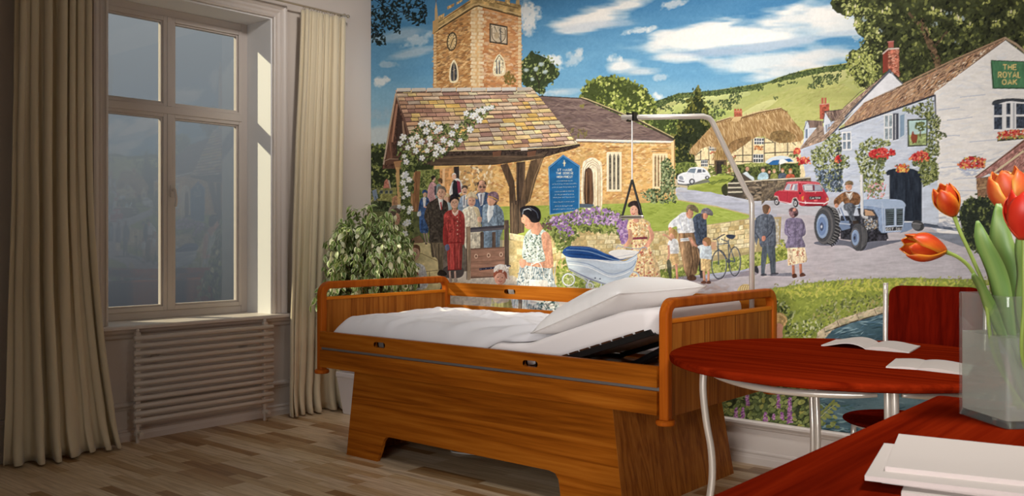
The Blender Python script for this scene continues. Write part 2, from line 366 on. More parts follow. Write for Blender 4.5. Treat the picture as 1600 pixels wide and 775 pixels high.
# ------------------------------------------------------------------ curtains
def curtain(name, label, top, bot, seed, nf, zt, zb=0.012, flare=1.6, puddle=0.0, hang=None):
    """top/bot: (y0, y1) widths at the rail and at the floor; deep hanging folds"""
    rnd = random.Random(seed); t = thing(name, label, 'curtain', (0.12, (bot[0]+bot[1])/2, 0), 'cream floor-length curtains')
    ph = [rnd.uniform(0, 6.28) for _ in range(6)]
    ws = [rnd.uniform(0.6, 1.5) for _ in range(nf)]; tot = sum(ws); cum = [0]
    for w in ws: cum.append(cum[-1]+w/tot)
    bm = bmesh.new(); NU, NV = nf*14, 60
    def warp(u):   # uneven fold widths
        for i in range(nf):
            if u <= cum[i+1] or i == nf-1: return i+(u-cum[i])/(cum[i+1]-cum[i])
    def f(u, v):
        z = zb+(zt-zb)*v
        d = (1-v)
        yc0, yc1 = top[0]+(bot[0]-top[0])*d**flare, top[1]+(bot[1]-top[1])*d**flare
        q = warp(u)+0.22*d*math.sin(3*u*PI+ph[3])*d
        amp = (0.022+0.028*d)*(0.65+0.5*math.sin(ph[0]+q*1.3+2*d))
        x = 0.135+amp*math.sin(q*2*PI+ph[1])+0.03*d*d*math.sin(u*5+ph[2])
        y = yc0+(yc1-yc0)*u+0.010*math.sin(q*4*PI+ph[1])+0.02*d*math.sin(4*d+ph[4])
        x += 0.012*nz(u*6, v*5, seed)*d*2
        if v < 0.08:
            e = (0.08-v)/0.08; x += 0.05*e*e*(0.6+0.6*math.sin(q*2*PI+ph[1])); y += 0.02*e*math.sin(q*2*PI)
        zz = z+0.006*math.sin(u*9+ph[5])*(1 if v < 0.1 else 0)*(1 if v > 0 else 0)
        return (max(x, 0.055), y, zz)
    grid(bm, NU, NV, f)
    c = obj('curtain_panel', bm, M['curtain'], t, smooth=True)
    md = c.modifiers.new('s', 'SOLIDIFY'); md.thickness = 0.003
    # gathered heading and hooks
    nh = nf*2
    for k in range(nh):
        u = (k+0.5)/nh; x, y, z = f(u, 1.0)
        obj('curtain_ring', T([(0.115+0.014*math.cos(a*PI/5), y, zt+0.011+0.015*math.sin(a*PI/5)) for a in range(10)], 0.0025, 6, closed=True, up=(0, 1, 0)), M['brass'], t)
    return t
curtain('curtain', 'cream curtain hanging to the right of the window, nearest the mural', (-0.745, -0.375), (-0.905, -0.44), 3, 6, 2.86, flare=1.3)
curtain('curtain', 'cream curtain hanging to the left of the window at the left edge', (-2.66, -2.25), (-2.74, -2.10), 11, 7, 2.86, flare=3.0)
cr_ = thing('curtain_rail', 'thin pale curtain rail fixed high above the window', 'curtain rail', (0.1, -1.6, 2.885))
obj('rail', T([(0.115, -2.85, 2.889), (0.115, -0.34, 2.889)], 0.007, 10), M['brass'], cr_)
for y in (-2.83, -1.5, -0.35):
    obj('rail_bracket', B(0, 0.115, y-0.006, y+0.006, 2.893, 2.905), M['brass'], cr_)
for y in (-2.865, -0.325):
    bm = bmesh.new(); bmesh.ops.create_uvsphere(bm, u_segments=12, v_segments=8, radius=0.013, matrix=Matrix.Translation((0.115, y, 2.889))); obj('finial', bm, M['brass'], cr_, smooth=True)
# ------------------------------------------------------------------ care bed
XF, XH, YN, YB = 1.12, 3.433, -1.354, -0.315
bed = thing('care_bed', 'honey-coloured wooden care bed with raised head section and slatted side rails', 'bed', ((XF+XH)/2, (YN+YB)/2, 0))
def endframe(x, name):
    r, zt, zb = 0.055, 0.970, 0.478
    pts = [(x, YN, zb), (x, YN, 0.7)]
    pts += [(x, YN+r-r*math.cos(a), zt-r+r*math.sin(a)) for a in [PI/2*i/6 for i in range(7)]]
    pts += [(x, YB-r+r*math.sin(a), zt-r+r*math.cos(a)) for a in [PI/2*i/6 for i in range(7)]]
    pts += [(x, YB, 0.7), (x, YB, zb)]
    bm = bmesh.new(); sweep(bm, pts, rrect(0.044, 0.046, 0.010, 3), up=(1, 0, 0))
    f = obj(name, bm, M['bedframe'], bed, bevel=0)
    for y in (YN, YB):
        bm = bmesh.new(); lathe(bm, [(0.018, 0), (0.038, 0.001), (0.043, 0.006), (0.043, 0.018), (0.038, 0.024), (0.018, 0.025)], (x, y, zb-0.024), 28)
        obj('foot_cap', bm, M['bedframe'], f, smooth=False, bevel=0.0)
    return f
hf = endframe(XH, 'headboard_frame'); ff = endframe(XF, 'footboard_frame')
for x, nm in ((XH, 'headboard_panel'), (XF, 'footboard_panel')):
    p = obj(nm, B(x-0.011, x+0.011, YN+0.02, YB-0.02, 0.487, 0.885), M['bedz'], bed)
    obj('panel_lipping', B(x-0.016, x+0.016, YN+0.02, YB-0.02, 0.882, 0.902), M['lip'], p, bevel=0.006, seg=3)
def board(name, y0, y1, z0, z1, slots, parent=bed, x0=1.143, x1=3.410):
    """board with rounded hand-slots cut through (slots = x centres at z)"""
    bm = bmesh.new(); zc = (z0+z1)/2
    xs = [x0]
    for sx, sz in slots: xs += [sx-0.07, sx+0.07]
    xs.append(x1)
    for i in range(0, len(xs)-1, 2): box(bm, xs[i], xs[i+1], y0, y1, z0, z1)
    for sx, sz in slots:
        h, w = 0.015, 0.046; n = 6
        box(bm, sx-0.07, sx+0.07, y0, y1, sz+h, z1); box(bm, sx-0.07, sx+0.07, y0, y1, z0, sz-h)
        for q in (-1, 1):
            P2 = [(sx+q*0.07, sz+h)]+[(sx+q*(w-h)+q*h*math.cos(t), sz+h*math.sin(t)) for t in [PI/2-PI*i/n for i in range(n+1)]]+[(sx+q*0.07, sz-h)]
            prism(bm, P2, lambda u, v, t: (u, t, v), y0, y1)
    return obj(name, bm, M['bed'], parent)
ub = board('side_rail', -1.387, -1.363, 0.614, 0.704, [(1.66, 0.663), (2.72, 0.655)])
obj('slot_insert', B(1.60, 1.72, -1.362, -1.356, 0.640, 0.684), M['gray'], ub)
board('side_rail', -1.387, -1.363, 0.497, 0.598, [])
obj('guide_track', B(1.140, 3.415, -1.372, -1.3632, 0.5985, 0.6135), M['gray'], bed)
board('side_rail', -0.325, -0.300, 0.862, 0.948, [(1.69, 0.907), (2.9, 0.907)])
board('side_rail', -0.325, -0.300, 0.722, 0.803, [])
board('side_rail', -0.325, -0.300, 0.497, 0.600, [])
obj('guide_track', B(1.140, 3.415, -0.332, -0.325, 0.595, 0.62), M['gray'], bed)
for x in (1.75, 2.85): obj('rail_strut', B(x-0.012, x+0.012, -0.300, -0.290, 0.60, 0.93), M['gray'], bed)
# under-frame
obj('bed_chassis', B(1.16, 3.39, -1.335, -0.345, 0.50, 0.575), M['bedz'], bed)
# splayed plinth
def pl(x, z, y): return (x, y, z)
out = [(1.303, 0), (1.565, 0), (1.592, 0.060), (1.610, 0.118), (1.628, 0.140), (1.66, 0.148), (2.775, 0.148), (2.812, 0.140), (2.832, 0.115), (2.845, 0.05), (2.852, 0), (3.2, 0), (3.124, 0.498), (1.352, 0.498)]
for yb_, yt_, sgn in ((-1.320, -1.300, 1), (-0.268, -0.300, -1)):
    bm = bmesh.new()
    def fy(u, v, t, yb_=yb_, yt_=yt_): return (u, yb_+(yt_-yb_)*v/0.498+t, v)
    prism(bm, out, fy, 0.0, 0.022*sgn)
    obj('plinth_side', bm, M['bed'], bed)
for xb, xt, s in ((3.2, 3.124, -1), (1.303, 1.352, 1)):
    bm = bmesh.new()
    q = [(-1.3195, 0), (-0.2685, 0), (-0.3005, 0.498), (-1.2995, 0.498)]
    prism(bm, q, lambda u, v, t: (xb+(xt-xb)*v/0.498+t, u, v), 0.0008*-s, 0.022*s)
    obj('plinth_end', bm, M['bedz'], bed)
# lying surface frame, hinge x = 2.62
hx, hz, ang = 2.60, 0.585, math.radians(18.5)
ca, sa = math.cos(ang), math.sin(ang)
def sl(s, off): return (hx+s*ca-off*sa, hz+s*sa+off*ca)
for y in (-1.28, -0.42): obj('mattress_support_bar', B(1.20, hx, y-0.015, y+0.015, 0.577, 0.600), M['black'], bed)
bm = bmesh.new()
for y in (-1.275, -0.425):
    prism(bm, [sl(0, -0.005), sl(0.76, -0.005), sl(0.76, 0.022), sl(0, 0.022)], lambda u, v, t: (u, t, v), y-0.014, y+0.014)
prism(bm, [sl(0.74, -0.005), sl(0.765, -0.005), sl(0.765, 0.022), sl(0.74, 0.022)], lambda u, v, t: (u, t, v), -1.261, -0.439)
obj('backrest_frame', bm, M['black'], bed)
for k in range(11):
    s0 = 0.04+k*0.064
    bm = bmesh.new(); prism(bm, [sl(s0, 0.023), sl(s0+0.045, 0.023), sl(s0+0.045, 0.030), sl(s0, 0.030)], lambda u, v, t: (u, t, v), -1.285, -0.415)
    obj('slat', bm, M['slat'], bed)
for k in range(13):
    x = 1.25+k*0.1
    obj('slat', B(x, x+0.05, -1.285, -0.415, 0.601, 0.608), M['slat'], bed)
bm = bmesh.new()
tube(bm, [(2.85, -0.85, 0.56), (3.18, -0.85, 0.735)], 0.018)
tube(bm, [(2.62, -0.85, 0.57), (2.85, -0.85, 0.56)], 0.026)
box(bm, 2.80, 3.05, -1.24, -1.20, 0.577, 0.60); box(bm, 2.80, 2.84, -1.24, -0.44, 0.577, 0.60); box(bm, 3.20, 3.24, -1.24, -0.44, 0.577, 0.602)
obj('lifting_actuator', bm, M['black'], bed)
bm = bmesh.new(); box(bm, 2.66, 3.39, -1.30, -1.285, 0.577, 0.59); box(bm, 3.30, 3.32, -1.25, -0.44, 0.60, 0.61)
obj('cross_bar', bm, M['steel'], bed)
obj('power_cable', T(spl([(1.60, -0.70, 0.006), (1.75, -0.9, 0.006), (2.0, -0.8, 0.03), (2.15, -0.75, 0.2), (2.2, -0.75, 0.5)], 8), 0.005, 8), M['paper'], bed)

# lifting pole with triangular handle
lp = thing('bed_lifting_pole', 'bent cream tubular lifting pole rising from the head end of the bed', 'lifting pole', (3.355, -0.375, 0.55))
pts = [(3.355, -0.375, 0.50), (3.355, -0.375, 1.42), (3.350, -0.380, 1.452), (3.338, -0.394, 1.478), (3.215, -0.530, 1.835), (3.203, -0.543, 1.855), (3.182, -0.566, 1.864), (2.89, -0.87, 1.852)]
obj('pole', T(pts, 0.0135, 14), M['chrome'], lp, smooth=True)
hp = Vector((2.925, -0.834))
for d in (-0.012, 0.022): obj('strap_stop', B(hp.x+d-0.005, hp.x+d+0.005, hp.y-0.02, hp.y+0.02, 1.832, 1.876), M['black'], lp)
obj('strap', T([(hp.x+0.005, hp.y, 1.838), (hp.x+0.005, hp.y, 1.53)], 0.004, 8), M['chrome'], lp)
ax, az, bz = hp.x+0.005, 1.53, 1.352
bm = bmesh.new()
tube(bm, [(ax, hp.y, az+0.01), (ax-0.058, hp.y, bz+0.008)], 0.006, 8); tube(bm, [(ax, hp.y, az+0.01), (ax+0.058, hp.y, bz+0.008)], 0.006, 8)
hs = obj('handle_strap', bm, M['black'], lp)
obj('handle_grip', T([(ax-0.066, hp.y, bz), (ax-0.06, hp.y, bz), (ax+0.06, hp.y, bz), (ax+0.066, hp.y, bz)], 0.009, 12, scales=[0.7, 1, 1, 0.7]), M['steel'], lp)

# mattress: flat part + raised head part, one bent slab
def mat_path(s):   # s metres from foot end along the underside
    L0 = 2.60-1.19
    if s < L0-0.05: return (1.19+s, 0.609, 0.0)
    a = min(1, max(0, (s-(L0-0.05))/0.12)); th = ang*a
    if s < L0+0.07:
        u = s-(L0-0.05); return (1.19+L0-0.05+u, 0.609+0.5*ang*u*u/0.12, th)
    u = s-(L0+0.07); x0, z0 = 2.67, 0.609+0.5*ang*0.12
    if u < 0.52: return (x0+u*ca, z0+u*sa, ang)
    w = u-0.52; b = min(1, w/0.10); th = ang*(1-0.75*b)
    xx, zz = x0+0.52*ca, z0+0.52*sa; n = 8
    for i in range(n):
        t_ = ang*(1-0.75*min(1, (w*(i+0.5)/n)/0.10)); xx += w/n*math.cos(t_); zz += w/n*math.sin(t_)
    return (xx, zz, th)
mt = thing('mattress', 'white mattress on the bed with its head end tilted up', 'mattress', (2.2, -0.84, 0.609))
bm = bmesh.new(); NS = 60; Lm = 2.19
rings = []
sec = rrect(0.86, 0.118, 0.028, 3)
for i in range(NS+1):
    s = Lm*i/NS; x, z, th = mat_path(s); k = 1.0
    e = min(s, Lm-s)
    k = 1-0.12*max(0, (0.02-e)/0.02)
    rings.append([bm.verts.new((x-(b*k+0.060)*math.sin(th), -0.85+a*k*1.0, z+(b*k+0.060)*math.cos(th))) for a, b in sec])
for r, q in zip(rings[:-1], rings[1:]):
    for j in range(len(sec)): bm.faces.new([r[j], r[(j+1) % len(sec)], q[(j+1) % len(sec)], q[j]])
bm.faces.new(rings[0][::-1]); bm.faces.new(rings[-1])
obj('mattress_body', bm, M['matt'], mt, smooth=False, bevel=0.0)
for p_ in mt.children: 
    for f in p_.data.polygons: f.use_smooth = len(f.vertices) == 4

def mtop(x):
    """height of mattress top at x"""
    if x < 2.56: return 0.729
    best = None
    for i in range(200):
        s = 1.2+1.0*i/200; px_, z, th = mat_path(s); xx = px_-0.120*math.sin(th); zz = z+0.120*math.cos(th)
        if best is None or abs(xx-x) < best[0]: best = (abs(xx-x), zz)
    return best[1]
MT = [mtop(2.5+i*0.01) for i in range(100)]
def mtopf(x):
    if x < 2.5: return 0.729
    i = min(98, max(0, (x-2.5)/0.01)); k = int(i); return MT[k]*(1-(i-k))+MT[k+1]*(i-k)

# duvet
DR_ = random.Random(21)
DW = [(DR_.uniform(1.3, 2.6), DR_.uniform(-1.3, -0.5), DR_.choice([0.3, 1.2, 1.5, -0.5, 0.9])+DR_.gauss(0, .2), DR_.uniform(0.006, 0.013), DR_.uniform(0.07, 0.2)) for i in range(16)]
def duvet_z(x, y):
    base = mtopf(x)
    h = 0.060+0.022*nz(x*1.7, y*1.5, 3)+0.014*nz(x*4, y*3.5, 7)
    # long soft creases running away from the foot corner
    for (cx, cy, an, w, a) in [(1.55, -1.0, 0.5, 0.05, 0.020), (1.9, -0.8, -0.35, 0.05, 0.018), (2.25, -1.1, 0.9, 0.04, 0.020), (2.4, -0.75, 0.2, 0.035, 0.014), (1.7, -1.15, 1.1, 0.03, 0.014), (2.1, -0.55, -0.15, 0.035, 0.014), (1.35, -0.7, 1.3, 0.05, 0.014), (2.5, -1.15, 1.0, 0.03, 0.016), (1.45, -1.22, 0.15, 0.03, 0.012)]:
        d = (x-cx)*math.sin(an)-(y-cy)*math.cos(an)+0.03*nz(x*3, y*3, cx*9); l = (x-cx)*math.cos(an)+(y-cy)*math.sin(an)
        h += a*math.exp(-(d/w)**2)*math.exp(-(l/0.35)**2)-0.5*a*math.exp(-((d-1.6*w)/w)**2)*math.exp(-(l/0.35)**2)
    for i in range(16):
        a = DW[i]; d = (x-a[0])*math.sin(a[2])-(y-a[1])*math.cos(a[2])+0.025*nz(x*4, y*4, i*3); l = (x-a[0])*math.cos(a[2])+(y-a[1])*math.sin(a[2])
        h += a[3]*math.exp(-(d/0.016)**2)*math.exp(-(l/a[4])**2)
    h += 0.007*abs(nz(x*9, y*8, 2))+0.004*nz(x*17, y*15, 4)
    return base+max(0.02, h)
bm = bmesh.new()
DX0, DX1, DY0, DY1 = 1.165, 2.80, -1.335, -0.385
def fdu(u, v):
    wav = 0.02*nz(v*4, 1, 5)
    xe = 2.50+0.33*min(1, v/0.38)**0.8-0.04*v+wav
    x = DX0+0.01+(xe-DX0)*u
    # near edge of the duvet draws in over the mattress where the head part rises
    pull = min(1, max(0, (x-2.30)/0.16)); pull = pull*pull*(3-2*pull)
    y = DY0+0.062*pull+(DY1-DY0-0.062*pull)*v
    z = duvet_z(x, y)
    # roll the rim down
    e = min((x-DX0)/0.10, 1); e2 = min((y-DY0-0.062*pull)/0.11, 1); e3 = min((DY1-y)/0.07, 1); e4 = min((1-u)/0.035, 1)
    def ro(q): q = max(0, q); return math.sqrt(max(0, 1-(1-q)**2))
    low = 0.655 if x < 2.62 else mtopf(x)+0.004
    k = ro(e)*ro(e2)*ro(e3)
    if e2 < 1:
        sag = 0.0
        low = 0.66+(mtopf(x)+0.004-0.66)*pull
    z = low+(z-low)*k
    if e4 < 1 and y > -1.275: z = mtopf(x)+0.005+(z-mtopf(x)-0.005)*ro(e4)
    y += 0.008*nz(x*5, v*3, 9)*(1-e2)*1.0
    return (x, max(y, -1.345), z)
grid(bm, 200, 130, fdu)
dv = obj('duvet', bm, M['sheet'], None, smooth=True)
md = dv.modifiers.new('s', 'SOLIDIFY'); md.thickness = 0.006; md.offset = -1
tag(dv, 'rumpled white duvet spread over the foot half of the bed', 'duvet')

# pillow lying on the raised head part
pw = thing('pillow', 'plump white pillow leaning on the raised head of the bed', 'pillow', (2.92, -0.85, 0.80))
def pil(sgn):
    bm = bmesh.new(); N = 48; hw, hd = 0.275, 0.40
    def f(u, v):
        a, b = 2*u-1, 2*v-1
        # corners pulled out, sides pulled in
        px_ = a*hw*(1-0.07*(1-b*b)**1) ; py_ = b*hd*(1-0.05*(1-a*a))
        t = (max(0, 1-a**4)*max(0, 1-b**4))**0.5*0.105*(0.9+0.25*(1-a*a)*(1-b*b))
        t *= 1+0.12*nz(a*2, b*2, 4)
        t += 0.006*nz(a*6, b*6, 8)*(1-a**6)*(1-b**6)+0.004*math.sin(a*30+4*b)*max(0, b*b-0.6)*(1-abs(a))*1.2
        s_ = px_; off = sgn*t
        if sgn < 0: off = -t*0.55
        # bend: rests on the slope, head edge rises a little
        off += 0.060+0.02*a
        bx, bz, thp = 2.905, mtopf(2.905), ang*1.0
        return (bx+s_*math.cos(thp)-off*math.sin(thp), -0.868+py_, bz+s_*math.sin(thp)+off*math.cos(thp))
    grid(bm, N, N, f); return bm
bm = pil(1); b2 = pil(-1); me_ = bpy.data.meshes.new('t'); b2.to_mesh(me_); b2.free(); bm.from_mesh(me_); bpy.data.meshes.remove(me_)
bmesh.ops.remove_doubles(bm, verts=bm.verts, dist=0.0006)
pb = obj('pillow_case', bm, M['pillow'], pw, smooth=True)
hw, hd = 0.277, 0.402; seam = []
for k in range(96):
    t_ = k/96*4; i = int(t_); f_ = (t_-i)*2-1
    a, b = [(f_, -1), (1, f_), (-f_, 1), (-1, -f_)][i]
    px_ = a*hw*(1-0.07*(1-b*b)); py_ = b*hd*(1-0.05*(1-a*a)); off = 0.060+0.02*a
    seam.append((2.905+px_*ca-off*sa, -0.868+py_, mtopf(2.905)+px_*sa+off*ca))
obj('piping', T(seam, 0.0035, 6, closed=True), M['pillow'], pb, smooth=True)

# ------------------------------------------------------------------ potted ficus
pf = thing('potted_weeping_fig', 'bushy variegated weeping fig in a white pot behind the foot of the bed', 'potted plant', (0.46, -0.42, 0))
pcx, pcy = 0.46, -0.40
bm = bmesh.new()
def sq(r, z): return [bm.verts.new((pcx+r*math.cos(PI/4+PI/2*k), pcy+r*math.sin(PI/4+PI/2*k), z)) for k in range(4)]
rs = [sq(0.20, 0), sq(0.245, 0.26), sq(0.252, 0.265), sq(0.252, 0.30), sq(0.232, 0.30), sq(0.226, 0.25)]
for a, b in zip(rs[:-1], rs[1:]):
    for k in range(4): bm.faces.new([a[k], a[(k+1) % 4], b[(k+1) % 4], b[k]])
bm.faces.new(rs[0][::-1]); bm.faces.new(rs[-1])
obj('pot', bm, M['pot'], pf, bevel=0.006)
bm = bmesh.new(); v = [bm.verts.new((pcx+0.222*math.cos(PI/4+PI/2*k), pcy+0.222*math.sin(PI/4+PI/2*k), 0.262)) for k in range(4)]; w_ = [bm.verts.new((q.co.x, q.co.y, 0.252)) for q in v]
bm.faces.new(v); bm.faces.new(w_[::-1])
for k in range(4): bm.faces.new([v[k], v[(k+1) % 4], w_[(k+1) % 4], w_[k]])
obj('soil', bm, M['soil'], pf)
rnd = random.Random(5)
bm = bmesh.new(); tips = []
fcx, fcy = 0.445, -0.41
for k in range(3):
    a = k*2.1; pts = spl([(pcx+0.02*math.cos(a), pcy+0.02*math.sin(a), 0.25), (pcx+0.03*math.cos(a+1), pcy+0.03*math.sin(a+1), 0.6), (fcx+0.05*math.cos(a+2), fcy+0.05*math.sin(a+2), 0.9), (fcx+0.06*math.cos(a), fcy+0.06*math.sin(a), 1.2)], 5)
    tube(bm, pts, 0.011, 8, scales=[1-0.5*i/(len(pts)-1) for i in range(len(pts))])
br = []
for k in range(125):
    z0 = rnd.uniform(0.72, 1.22); a = rnd.uniform(0, 2*PI); L = rnd.uniform(0.18, 0.37)*(1-0.35*max(0, (z0-1.05)/0.2))
    p0 = Vector((fcx+0.03*math.cos(a), fcy+0.03*math.sin(a), z0)); ex = math.cos(a)*L*1.0; ey = math.sin(a)*L*0.86
    rise = rnd.uniform(0.06, 0.30)
    p1 = p0+Vector((ex*0.5, ey*0.5, rise*0.75)); p2 = p0+Vector((ex*0.85, ey*0.85, rise*0.8)); p3 = p0+Vector((ex*1.05, ey*1.05, rise*0.8-rnd.uniform(0.08, 0.25)))
    for q in (p0, p1, p2, p3): q.y = min(q.y, -0.06); q.x = max(q.x, 0.24)
    pts = spl([p0, p1, p2, p3], 5); br.append(pts)
    tube(bm, pts, 0.0035, 5, scales=[1-0.7*i/(len(pts)-1) for i in range(len(pts))])
obj('stem', bm, M['bark'], pf)
V_, F_, C_ = [], [], []
def leaf(p, d, up, L, W, gr, cr):
    d = d.normalized(); s = d.cross(up).normalized(); n = s.cross(d).normalized(); b0 = len(V_)
    for t, w in ((0.0, 0.08), (0.25, 0.8), (0.55, 1.0), (0.82, 0.5), (1.0, 0.04)):
        c = p+d*(L*t)-n*(0.25*L*t*t)
        for k, sg in ((-1, -1), (-0.5, -0.5), (0.5, 0.5), (1, 1)):
            V_.append(tuple(c+s*(W*w*sg)+n*(abs(sg)*W*0.25*w))); C_.append(cr if abs(sg) == 1 else gr)
    for r in range(4):
        for q in range(3): a = b0+r*4+q; F_.append((a, a+1, a+5, a+4))
for pts in br:
    for i in range(3, len(pts)):
        for rep in range(4):
            p = pts[i]+Vector((rnd.gauss(0, .018), rnd.gauss(0, .018), rnd.gauss(0, .018)))
            p.y = min(p.y, -0.06)
            d = (pts[i]-pts[i-1]).normalized()*0.5+Vector((rnd.gauss(0, .5), rnd.gauss(0, .5), -0.55+rnd.gauss(0, .3)))
            L = rnd.uniform(0.035, 0.062); g = rnd.random()
            e = p+d.normalized()*L
            if e.y > -0.02 or e.x < 0.215: continue
            gr = rgb(*( (96, 126, 52) if g < 0.5 else (128, 152, 78) if g < 0.85 else (226, 228, 190)))
            cr = rgb(*((222, 226, 178) if g < 0.75 else (240, 240, 214)))
            leaf(p, d, Vector((rnd.gauss(0, .5), rnd.gauss(0, .5), 1)), L, L*0.27, gr, cr)
def colmesh(name, V, F, C, m, parent=None, smooth=True):
    me = bpy.data.meshes.new(name); me.from_pydata(V, [], F); ca_ = me.color_attributes.new('paint', 'FLOAT_COLOR', 'POINT')
    ca_.data.foreach_set('color', np.array(C, dtype=np.float32).ravel()); me.materials.append(m)
    if smooth: me.polygons.foreach_set('use_smooth', [True]*len(me.polygons))
    o = bpy.data.objects.new(name, me); COL.objects.link(o)
    if parent: o.parent = parent; o.matrix_parent_inverse = Matrix.Translation(-Vector(parent.location)) if parent.type == 'EMPTY' else Matrix.Identity(4)
    return o
colmesh('foliage', V_, F_, C_, M['leaf'], pf)

# ------------------------------------------------------------------ round table
tc_ = Vector((4.153, -1.221)); TZ = 0.791; TR = 0.672
rt = thing('round_table', 'round dark red table with curved pale metal legs beside the bed', 'table', (tc_.x, tc_.y, 0))
bm = bmesh.new(); lathe(bm, [(0.05, -0.030), (TR-0.012, -0.030), (TR-0.003, -0.026), (TR, -0.018), (TR, -0.010), (TR-0.003, -0.003), (TR-0.010, 0.0), (0.05, 0.0)], (tc_.x, tc_.y, TZ), 96)
tt = obj('tabletop', bm, M['red'], rt)
Fv = Vector((-0.6464, 0.7630)); Rv = Vector((0.7630, 0.6464))
def lr(l, d): return tc_+Rv*l+Fv*d
legs = [(-0.540, 0.040), (-0.048, -0.532), (0.048, 0.532), (0.540, -0.040)]
for l, d in legs:
    u = Vector((l, d)).normalized(); q = lambda r: lr(u.x*r, u.y*r)
    R0 = math.hypot(l, d)
    prof_ = [(R0, 0.755), (R0+0.004, 0.66), (R0-0.008, 0.54), (R0-0.028, 0.42), (R0-0.030, 0.30), (R0-0.005, 0.17), (R0+0.045, 0.06), (R0+0.075, 0.008)]
    for sgn in (-1, 1):
        side = Vector((-u.y, u.x)); sd = Rv*side.x+Fv*side.y
        pts = [(q(r).x+sd.x*0.011*sgn, q(r).y+sd.y*0.011*sgn, z) for r, z in prof_]
        if sgn == -1: bm = bmesh.new()
        tube(bm, spl(pts, 6), 0.0125, 14)
    lathe(bm, [(0.026, 0), (0.026, 0.008), (0.02, 0.012)], (q(R0+0.075).x, q(R0+0.075).y, 0.0), 16)
    lathe(bm, [(0.034, 0), (0.034, 0.006)], (q(R0).x, q(R0).y, 0.755), 20)
    obj('leg', bm, M['chrome'], rt, smooth=True)
ang4 = [math.atan2(d, l) for l, d in legs]
order = sorted(range(4), key=lambda i: ang4[i])
for a_, b_ in zip(order, order[1:]+order[:1]):
    A = Vector(legs[a_]); Bq = Vector(legs[b_]); mid = (A+Bq)/2
    pts = []
    for i in range(17):
        t_ = i/16; p = A.lerp(Bq, t_)+mid.normalized()*0.085*math.sin(PI*t_)
        # start just inside each leg
        k = 0.05+0.9*t_; p = A.lerp(Bq, k)+mid.normalized()*0.115*math.sin(PI*k)
        w = lr(p.x, p.y); pts.append((w.x, w.y, 0.734-0.016*math.sin(PI*k)))
    obj('apron_rail', T(pts, 0.0125, 12, scales=[0.5, 0.8]+[1]*13+[0.8, 0.5]), M['chrome'], rt, smooth=True)

# chair behind the table
ch = thing('dining_chair', 'dark red chair with rounded backrest standing behind the round table', 'chair', (4.16, -0.42, 0))
bm = bmesh.new()
scx, scy, sr = 4.125, -0.52, 0.235
lathe(bm, [(0.02, -0.018), (sr-0.012, -0.018), (sr, -0.010), (sr, -0.004), (sr-0.008, 0.0), (0.02, 0.0)], (scx, scy, 0.445), 48)
obj('seat', bm, M['redz'], ch)
bA, bB = Vector((3.985, -0.235)), Vector((4.385, -0.185))
def bk(u, v, t):   # u 0..1 along, v height
    p = bA.lerp(bB, u); n = Vector((-(bB-bA).y, (bB-bA).x)).normalized()
    bow = 0.03*math.sin(PI*u); lean = (v-0.70)*0.10
    return (p.x+n.x*(bow+t+lean), p.y+n.y*(bow+t+lean), v)
o2 = []
W2, z0_, z1_, rr = 1.0, 0.72, 1.020, 0.05
for cu, cv, a0 in ((W2-0.12, z1_-rr, 0), (0.12, z1_-rr, PI/2), (0.12, z0_+rr, PI), (W2-0.12, z0_+rr, 1.5*PI)):
    for i in range(6):
        a = a0+PI/2*i/5; o2.append((cu+0.12*math.cos(a), cv+rr*math.sin(a)))
bm = bmesh.new()
NU = 20
top_ = lambda u: z1_-(rr*(1-math.sqrt(max(0, 1-((0.12-u)/0.12)**2))) if u < 0.12 else rr*(1-math.sqrt(max(0, 1-((u-0.88)/0.12)**2))) if u > 0.88 else 0)
bot_ = lambda u: z0_+(rr*(1-math.sqrt(max(0, 1-((0.12-u)/0.12)**2))) if u < 0.12 else rr*(1-math.sqrt(max(0, 1-((u-0.88)/0.12)**2))) if u > 0.88 else 0)
us = sorted(set([i/24 for i in range(25)]+[0.01, 0.02, 0.06, 0.94, 0.98, 0.99]))
fr_, bk_ = [], []
for u in us:
    col_f, col_b = [], []
    for j in range(9):
        v = bot_(u)+(top_(u)-bot_(u))*j/8
        v = max(v, z0_) if u not in (0,) else v
        col_f.append(bm.verts.new(bk(u, v, -0.006))); col_b.append(bm.verts.new(bk(u, v, 0.006)))
    fr_.append(col_f); bk_.append(col_b)
for i in range(len(us)-1):
    for j in range(8):
        bm.faces.new([fr_[i][j], fr_[i+1][j], fr_[i+1][j+1], fr_[i][j+1]]); bm.faces.new([bk_[i][j], bk_[i][j+1], bk_[i+1][j+1], bk_[i+1][j]])
    bm.faces.new([fr_[i][8], fr_[i+1][8], bk_[i+1][8], bk_[i][8]]); bm.faces.new([fr_[i][0], bk_[i][0], bk_[i+1][0], fr_[i+1][0]])
for i in (0, -1):
    for j in range(8): bm.faces.new([fr_[i][j], fr_[i][j+1], bk_[i][j+1], bk_[i][j]])
obj('backrest', bm, M['redz'], ch)
for e, sx in ((bA, -1), (bB, 1)):
    dirv = (bB-bA).normalized()*0.016*sx
    top = bk(0 if sx < 0 else 1, 1.025, 0.0)
    pts = [(top[0]+dirv.x, top[1]+dirv.y, 1.025), (e.x+dirv.x*0.6, e.y+dirv.y+0.0, 0.70), (e.x+0.012*(-sx), e.y-0.03, 0.50), (e.x+0.012*(-sx), e.y-0.05, 0.43), (e.x+dirv.x, e.y-0.03, 0.2), (e.x+dirv.x*1.5, min(e.y+0.02, -0.06), 0.006)]
    bm = T(spl(pts, 6), 0.0115, 12); lathe(bm, [(0.012, 0), (0.012, 0.006)], (top[0]+dirv.x, top[1]+dirv.y, 1.025), 12)
    obj('back_leg', bm, M['chrome'], ch, smooth=True)
